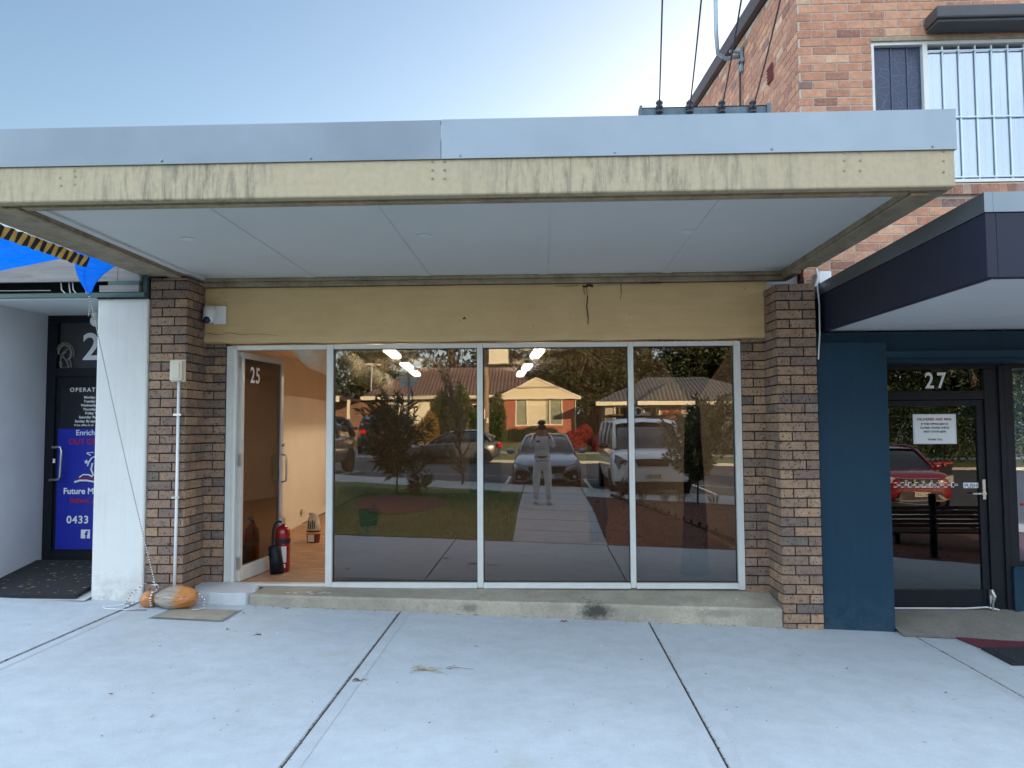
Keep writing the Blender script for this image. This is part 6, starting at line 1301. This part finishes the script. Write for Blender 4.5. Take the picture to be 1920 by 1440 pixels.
m = MB(); m.prism([(gl.x - .08, yF + .2, zb - .02), (ap.x, yF + .2, ap.z - .10), (ap.x, yF + .2, ap.z), (gl.x - .12, yF + .2, zb + .08)], (0, .06, 0)); m.prism([(gr.x + .08, yF + .2, zb - .02), (ap.x, yF + .2, ap.z - .10), (ap.x, yF + .2, ap.z), (gr.x + .12, yF + .2, zb + .08)], (0, .06, 0)); m.box(gl.x - .1, gr.x + .1, yF + .2, yF + .32, zb - .09, zb - .01); m.tube([(e1.x + .05, yF + .05, hg), (e1.x + .05, yF + .05, zb - .15), (gr.x, yF + .2, zb - .05)], .04, 6); put('gutter', m, 'gutter', h1)
m = MB(); m.add([(gl.x - .1, yF + .2, zb + .06), (ap.x, yF + .2, ap.z + .03), (gr.x + .1, yF + .2, zb + .06), (gl.x - .1, yF - 9.4, zb + .06), (ap.x, yF - 9.4, ap.z + .03), (gr.x + .1, yF - 9.4, zb + .06)], [(0, 1, 4, 3), (1, 2, 5, 4), (3, 4, 5)]); put('tiled_roof', m, 'tiledark', h1)
# long brown roofed house on the left
h2 = thing('brown_roofed_house', 'long low house with brown tiled roof, white garage door and cream gutter', 'house', (-6.5, -42, hg)); yL = -43.5
a, b = RA(690, 740, 43), RA(938, 746, 43); zt = (a.z + b.z) / 2
m = MB(); m.box(a.x + 4.2, b.x - .1, yL - 8, yL, hg - .3, zt - .1); m.box(a.x + .3, a.x + 1.2, yL - 8, yL, hg - .3, zt - .1); put('brick_wall', m, 'farbrick2', h2)
m = MB(); m.box(a.x + 6.1, a.x + 6.6, yL + .01, yL + .06, hg, zt - .15); put('red_panel', m, 'farbrick', h2)
m = MB(); m.box(a.x + 1.2, a.x + 4.2, yL - 7.5, yL - .25, hg - .3, zt - .12); [m.box(a.x + 1.21, a.x + 4.19, yL - .25, yL - .22, hg + .05 + k * .45, hg + .47 + k * .45) for k in range(6)]; put('garage_door', m, 'gutter', h2)
window(h2, a.x + 4.6, a.x + 5.9, hg + 1.15, hg + 2.6, yL + .02, (.5,), 'boxdark'); window(h2, b.x - 2.6, b.x - .5, hg + 1.1, hg + 2.5, yL + .02, (.33, .66), 'boxdark')
m = MB(); hip_roof(m, a.x - .4, b.x + 3.2, yL - 8.6, yL + .6, zt, RA(800, 690, 47.5).z, 2.8); put('tiled_roof', m, 'tile', h2)
m = MB(); m.box(a.x - .42, b.x + 3.2, yL + .58, yL + .70, zt - .20, zt + .02); m.box(a.x - .42, b.x + 3.2, yL, yL + .58, zt - .20, zt - .17); put('gutter', m, 'gutter', h2)
# carport farther left
cpz = RA(640, 744, 36); cp = thing('carport', 'flat roofed carport on posts left of the white garage door', 'carport', (-12.5, -38, hg))
m = MB(); m.box(-15.2, a.x + .0, -41, -35.9, cpz.z - .15, cpz.z + .02); put('flat_roof', m, 'timber', cp)
m = MB(); m.box(-15.2, a.x - .02, -35.89, -35.8, cpz.z - .28, cpz.z + .05); put('fascia_board', m, 'gutter', cp)
for x in (-14.6, -12.9, -11.1): m = MB(); m.box(x - .08, x + .08, -36.3, -36.14, hg - .3, cpz.z - .15); put('post', m, 'gutter', cp)
m = MB(); m.box(-15.0, -10.7, -41.2, -41, hg - .3, cpz.z - .15); put('rear_wall', m, 'farbrick2', cp)
# grey roofed house on the right
h3 = thing('grey_roofed_house', 'grey tiled hip roofed house with cream gutter behind the white van', 'house', (8, -42, hg)); yR = -37
a, b = RA(1120, 752, 36.5), RA(1400, 757, 36.5); zt = (a.z + b.z) / 2 + .05; hb = zt - 2.75
m = MB(); m.box(a.x + .5, 13.2, yR - 9, yR, hb - .6, zt - .1); put('rendered_wall', m, pm('beige_house_wall', (.42, .38, .31), .8), h3)
m = MB(); m.box(6.9, 8.0, yR + .01, yR + .05, hb - .3, zt - .15); put('brick_panel', m, 'farbrick', h3)
window(h3, a.x + 1.0, a.x + 3.6, hb + .9, zt - .25, yR + .02, (.33, .66), 'curtain'); window(h3, 8.6, 10.4, hb + .9, zt - .25, yR + .02, (.5,), 'curtain')
m = MB(); hip_roof(m, a.x - .1, 14, yR - 9.6, yR + .6, zt, RA(1210, 707, 41).z, 3.6); put('tiled_roof', m, 'tiledark', h3)
m = MB(); hip_roof(m, 5.4, 9.5, yR - 5, yR + 1.3, zt, zt + 1.15, 2, 'y'); put('front_hip', m, 'tiledark', h3)
m = MB(); m.box(a.x - .12, 5.36, yR + .58, yR + .70, zt - .20, zt + .02); m.box(9.54, 14, yR + .58, yR + .70, zt - .20, zt + .02); m.box(5.38, 9.52, yR + 1.28, yR + 1.40, zt - .20, zt + .02); put('gutter', m, 'gutter', h3)
# fence, bins, garden between houses
m = MB(); [m.box(2.15 + k * .16, 2.28 + k * .16, -40.6, -40.55, hg - .3, 2.35 - .012 * (k % 3)) for k in range(9)]; m.box(2.15, 3.55, -40.63, -40.601, 2.0, 2.1); put('side_fence', m, 'timber', label='dark brown paling fence between the gabled house and the grey roofed house', cat='fence')
def bush(name, x, d, w_, dep, h, n, ln, wd, mat_, lab, seed, cat='bush', z0=None):
    global RNG; RNG = np.random.default_rng(seed); z0 = farz(x, d) if z0 is None else z0; P = np.stack([x + w_ / 2 * (2 * RNG.random(n) - 1), -d + dep / 2 * (2 * RNG.random(n) - 1), RNG.random(n)], 1)
    u = 2 * (P[:, 0] - x) / w_; top = h * (1 - .45 * np.abs(u) ** 2.5) * (.88 + .12 * np.sin(P[:, 0] * 5 + seed) + .06 * RNG.random(n)); P[:, 2] = z0 + top * P[:, 2] ** .6
    dd = unit(n); dd[:, 2] += .3; V, Fa, cv = leaves(P, dd, ln * (.6 + .8 * RNG.random(n)), wd, np.clip(RNG.normal(.45, .27, n), 0, 1)); return leafobj(name, V, Fa, cv, mat_, label=lab, cat=cat)
bush('clipped_hedge', -.6, 39.2, 3.6, .7, .95, 5200, .11, .06, 'leaf_dark', 'low dark hedge under the wide window of the gabled house', 61, 'hedge')
bush('tall_bush', -5.0, 36, 3.0, 1.8, 3.3, 9000, .15, .07, 'leaf_hedge', 'tall green bush in front of the long brown roofed house', 62); bush('flowering_bush', -6.3, 34.5, 1.3, 1.2, 1.9, 3000, .12, .06, foliage('autumn_leaves', (.16, .10, .02), (.34, .20, .04), (.45, .18, .05)), 'orange tinged bush left of the tall green bush', 63)
bush('tall_bush', -2.7, 37.5, 1.2, 1.2, 3.0, 4000, .13, .06, 'leaf_hedge', 'narrow green bush beside the utility pole', 64)
bush('red_bush', 2.0, 33, 1.5, 1, 1.35, 3200, .11, .06, 'leaf_red', 'bright red flowering bush right of the gabled house', 65); bush('red_bush', 3.4, 32.5, 1.5, 1, 1.3, 3200, .11, .06, foliage('deep_red_leaves', (.09, .005, .008), (.20, .01, .015), (.3, .02, .02)), 'deep red bush between the hatchback and the white van', 66)
bush('roadside_bush', 9.6, 33, 5.0, 2, 3.0, 9000, .16, .07, 'leaf_olive', 'wide olive bush in front of the right end of the grey roofed house', 67); bush('roadside_bush', -12.4, 33, 3.4, 1.5, 1.8, 5000, .14, .07, 'leaf_olive', 'olive bush in front of the flat roofed carport', 68)
bush('roadside_bush', 22, 29, 7.0, 2, 3.2, 9000, .16, .08, 'leaf_dark', 'broad dark bush farthest right along the street', 70); bush('roadside_bush', 15.5, 28, 6.0, 2, 3.6, 9000, .16, .08, 'leaf_dark', 'broad dark bush at the right end of the street', 69)
# utility pole with cabinet, street sign, street light, overhead wires
p0, p1 = RA(912, 860, 31), RA(912, 640, 31)
po = thing('utility_pole', 'timber utility pole with pale cabinet left of the gabled house', 'pole', (p0.x, -31, farz(p0.x, 31)), local=True)
m = MB(); m.tube([(0, 0, -.2), (0, 0, 9.5)], [.15, .12], 12); put('pole', m, pm('pole_timber', (.30, .22, .14), .85, 0, .2, 6), po, smooth=True)
b0, b1 = RA(918, 652, 30.6), RA(953, 681, 30.6); z_ = po.location.z; m = MB(); m.box(b0.x - p0.x, b1.x - p0.x, .12, .7, b1.z - z_, b1.z - z_ + .95); m.box(b0.x - p0.x - .03, b1.x - p0.x + .03, .1, .72, b1.z - z_ - .05, b1.z - z_ - .001); put('cabinet', m, 'gutter', po)
m = MB(); m.box(-1.1, 1.1, .16, .26, 8.6, 8.72); put('cross_arm', m, 'timber', po); m = MB(); m.box(-.2, -.05, .1, .2, 1.7, 2.2); m.box(.02, .12, .13, .2, 1.5, 1.75); put('meter_box', m, 'gutter', po)
def wire(p, q, sag_, r, lab):
    p, q = Vector(p), Vector(q); P = [tuple(p.lerp(q, k / 14) - Vector((0, 0, sag_ * math.sin(math.pi * k / 14)))) for k in range(15)]; m = MB(); m.tube(P, r, 5); put('overhead_wire', m, 'cable', label=lab, cat='wire', group='overhead wires across the street')
wire((p0.x, -31, 8.9), (30, -24, 9.4), .9, .025, 'upper dark wire rising right from the utility pole'); wire((p0.x, -30.8, 6.1), (26, -24, 8.6), .8, .03, 'lower thick wire sloping up right from the utility pole'); wire((p0.x, -31, 8.9), (-34, -30, 9.2), .9, .025, 'dark wire running left from the utility pole'); wire((p0.x, -31, 6.2), (-30, -33, 8.3), .6, .025, 'lower wire running left from the utility pole')
wire((p0.x, -31, 6.0), (1.1, -39.8, 4.1), .2, .018, 'thin service wire from the pole to the cream gable')
s0 = RA(766, 706, 12.6); zs = g(s0.x, 12); sg = thing('street_sign', 'grey backed street sign on a thin metal post behind the bushy young tree', 'sign', (s0.x, -12.6, zs), local=True)
m = MB(); m.tube([(0, 0, -.1), (0, 0, s0.z - zs + .08)], .028, 10); put('post', m, 'galv', sg, smooth=True)
m = MB(); m.box(-.25, .23, -.045, -.035, s0.z - zs - .27, s0.z - zs + .0); m.box(-.25, .23, -.034, -.028, s0.z - zs - .145, s0.z - zs - .125); put('sign_plate', m, pm('sign_back_grey', (.80, .82, .83), .5), sg)
l0 = RA(697, 685, 45); st = thing('street_light', 'slender street light with flat lamp head far behind the carport', 'street light', (l0.x, -45, hg), local=True)
m = MB(); m.tube([(0, 0, 0), (0, 0, l0.z - hg)], [.07, .05], 8); put('post', m, 'galv', st); m = MB(); m.ball((.1, 0, l0.z - hg + .05), (.62, .2, .09), 12, 8); put('lamp_head', m, 'gutter', st)
# wheelie bin with red lid, slatted bench, bollard
bz = road(12.2, 17); wb = thing('wheelie_bin', 'dark wheelie bin with a red lid standing right of the red suv', 'bin', (12.6, -17.4, bz), local=True)
m = MB(); m.add([(-.22, -.26, .06), (.22, -.26, .06), (.22, .24, .06), (-.22, .24, .06), (-.29, -.35, 1.0), (.29, -.35, 1.0), (.29, .35, 1.0), (-.29, .35, 1.0)], [(0, 3, 2, 1), (4, 5, 6, 7), (0, 1, 5, 4), (1, 2, 6, 5), (2, 3, 7, 6), (3, 0, 4, 7)]); put('tub', m, 'black', wb, bevel=.03)
m = MB(); m.box(-.31, .31, -.38, .37, 1.0, 1.07); m.box(-.05, .05, .36, .42, .93, 1.04); put('lid', m, 'redpaint', wb, bevel=.02)
for s_ in (-1, 1): m = MB(); m.tube([(s_ * .22, -.3, .1), (s_ * .27, -.3, .1)], .1, 14); put('wheel', m, 'tyre', wb)
bx, bd = 6.6, 5.6; zb_ = g(bx, bd); bn = thing('slatted_bench', 'dark timber slatted bench mirrored below the red suv', 'bench', (bx, -bd, zb_), local=True)
m = MB(); [m.box(-.9, .9, -.05 + .0, -.02, .26 + k * .075, .32 + k * .075) for k in range(5)]; put('backrest', m, 'timber', bn)
m = MB(); [m.box(-.9, .9, .02 + k * .085, .09 + k * .085, .22, .25) for k in range(5)]; put('seat', m, 'timber', bn)
for x in (-.8, .8): m = MB(); m.box(x - .03, x + .03, -.1, .42, .0, .05); m.box(x - .03, x + .03, -.085, -.051, .05, .62); m.box(x - .03, x + .03, .36, .41, .05, .215); m.box(x - .03, x + .03, -.05, .36, .18, .215); put('leg', m, 'black', bn)
m = MB(); m.tube([(5.95, -4.35, g(5.9, 4.3)), (5.95, -4.35, g(5.9, 4.3) + .95)], .055, 14); m.lathe([(.09, g(5.9, 4.3)), (.09, g(5.9, 4.3) + .02)], 5.95, -4.35, 14); put('bollard', m, 'black', label='short black bollard at the pavement edge in front of the slatted bench', cat='bollard')

# --- the photographer (behind the camera, facing the shop)
def skinobj(name, V, E, R, mt, parent, root=0, sub=2):
    me = bpy.data.meshes.new(name); me.from_pydata(V, E, []); me.update(); o = bpy.data.objects.new(name, me); COL.objects.link(o); me.materials.append(M[mt])
    o.modifiers.new('skin', 'SKIN'); 
    if not me.skin_vertices: 
        bpy.context.view_layer.objects.active = o; bpy.ops.mesh.customdata_skin_add()
    for i, r in enumerate(R): me.skin_vertices[0].data[i].radius = r if isinstance(r, tuple) else (r, r)
    me.skin_vertices[0].data[root].use_root = True
    s_ = o.modifiers.new('sub', 'SUBSURF'); s_.levels = s_.render_levels = sub
    o.modifiers['skin'].use_smooth_shade = True; o.parent = parent; OFF[o.name] = OFF[parent.name]; return o
px_, pd_ = .0, 7.93; pz = g(px_, pd_) + .006
pe = thing('person', 'person in pale grey work clothes and dark cap photographing the shop with a phone', 'person', (px_, -pd_, pz), local=True)
# joints (local, +y is towards the shop)
J = dict(pel=(0, 0, .86), wst=(0, .0, 1.02), chs=(0, -.01, 1.22), nkb=(0, 0, 1.38), nk=(0, .02, 1.44), hd=(0, .05, 1.53), hdt=(0, .05, 1.60))
V = [J[k] for k in ('pel', 'wst', 'chs', 'nkb', 'nk', 'hd', 'hdt')]; E = [(i, i + 1) for i in range(6)]; R = [(.13, .09), (.115, .085), (.14, .09), (.085, .06), .048, (.078, .092), (.066, .076)]
for s_ in (-1, 1):
    b = len(V); V += [(s_ * .155, 0, 1.335), (s_ * .225, .10, 1.15), (s_ * .13, .27, 1.385), (s_ * .075, .315, 1.445)]; E += [(3, b), (b, b + 1), (b + 1, b + 2), (b + 2, b + 3)]; R += [.05, .036, .024, (.03, .02)]
    for k in range(4):       # fingers curled round the phone
        c = len(V); V += [(s_ * (.072 - .004 * k), .335, 1.475 - .02 * k), (s_ * (.062), .355, 1.480 - .022 * k), (s_ * .045, .372, 1.478 - .022 * k)]; E += [(b + 3, c), (c, c + 1), (c + 1, c + 2)]; R += [.009, .008, .0065]
    c = len(V); V += [(s_ * .06, .30, 1.47), (s_ * .045, .315, 1.488)]; E += [(b + 3, c), (c, c + 1)]; R += [.011, .008]
    b = len(V); V += [(s_ * .095, 0, .80), (s_ * .11 + (.01 if s_ > 0 else -.0), .02, .46), (s_ * .125, -.01, .10), (s_ * .14, .09, .04)]; E += [(0, b), (b, b + 1), (b + 1, b + 2), (b + 2, b + 3)]; R += [.085, .052, .036, (.035, .03)]
body = skinobj('body', V, E, R, 'skin', pe)
V = [J['wst'], (0, 0, 1.12), (0, -.01, 1.24), (0, 0, 1.345), (0, .0, .93)]; E = [(4, 0), (0, 1), (1, 2), (2, 3)]; R = [(.155, .115), (.16, .118), (.165, .118), (.105, .082), (.16, .12)]
for s_ in (-1, 1): b = len(V); V += [(s_ * .16, 0, 1.325), (s_ * .215, .08, 1.18), (s_ * .23, .115, 1.17), (s_ * .16, .225, 1.325)]; E += [(3, b), (b, b + 1), (b + 1, b + 2), (b + 2, b + 3)]; R += [.072, .062, .055, .045]
skinobj('shirt', V, E, R, 'shirt', pe)
V = [(0, 0, .93), (0, 0, .84)]; E = [(0, 1)]; R = [(.155, .118), (.15, .12)]
for s_ in (-1, 1): b = len(V); V += [(s_ * .10, 0, .74), (s_ * .115, .022, .46), (s_ * .128, -.005, .20), (s_ * .13, .0, .075)]; E += [(1, b), (b, b + 1), (b + 1, b + 2), (b + 2, b + 3)]; R += [.098, .080, .068, .066]
skinobj('trousers', V, E, R, 'pants', pe, 1)
m = MB(); nn = 24; m.v = [((.162) * math.cos(2 * math.pi * k / nn), .124 * math.sin(2 * math.pi * k / nn), z) for z in (.925, .965) for k in range(nn)]; m.f = [(k, (k + 1) % nn, nn + (k + 1) % nn, nn + k) for k in range(nn)]; m.m = [0] * nn; m.c = [.5] * nn; put('belt', m, 'belt', pe)
for s_ in (-1, 1): m = MB(); m.ball((s_ * .14, .05, .045), (.052, .135, .048), 16, 10); m.box(s_ * .14 - .05, s_ * .14 + .05, -.075, .175, 0, .022); put('shoe', m, 'shoe', pe, smooth=True)
m = MB(); m.ball((0, .04, 1.625), (.090, .105, .055), 20, 12); m.box(-.06, .06, .12, .18, 1.605, 1.615); put('cap', m, 'hair', pe, smooth=True)
m = MB(); m.ball((0, .133, 1.515), (.013, .02, .02), 8, 6); [m.ball((s_ * .083, .04, 1.525), (.012, .022, .03), 8, 6) for s_ in (-1, 1)]; put('nose_and_ears', m, 'skin', pe, smooth=True)
m = MB(); [m.ball((s_ * .03, .122, 1.54), (.012, .008, .007), 8, 6) for s_ in (-1, 1)]; m.box(-.022, .022, .122, .128, 1.478, 1.483); put('eyes_and_mouth', m, 'belt', pe)
m = MB(); m.box(-.11, -.04, .112, .122, 1.235, 1.265); put('chest_badge', m, 'signblue', pe)
m = MB(); m.box(.0 - .075, .075, -7.572, -7.563, 1.545, 1.62); m.box(.045, .07, -7.563, -7.561, 1.59, 1.615); put('phone', m, 'black', label='dark phone held up sideways in front of the face of the person', cat='phone', bevel=.003)
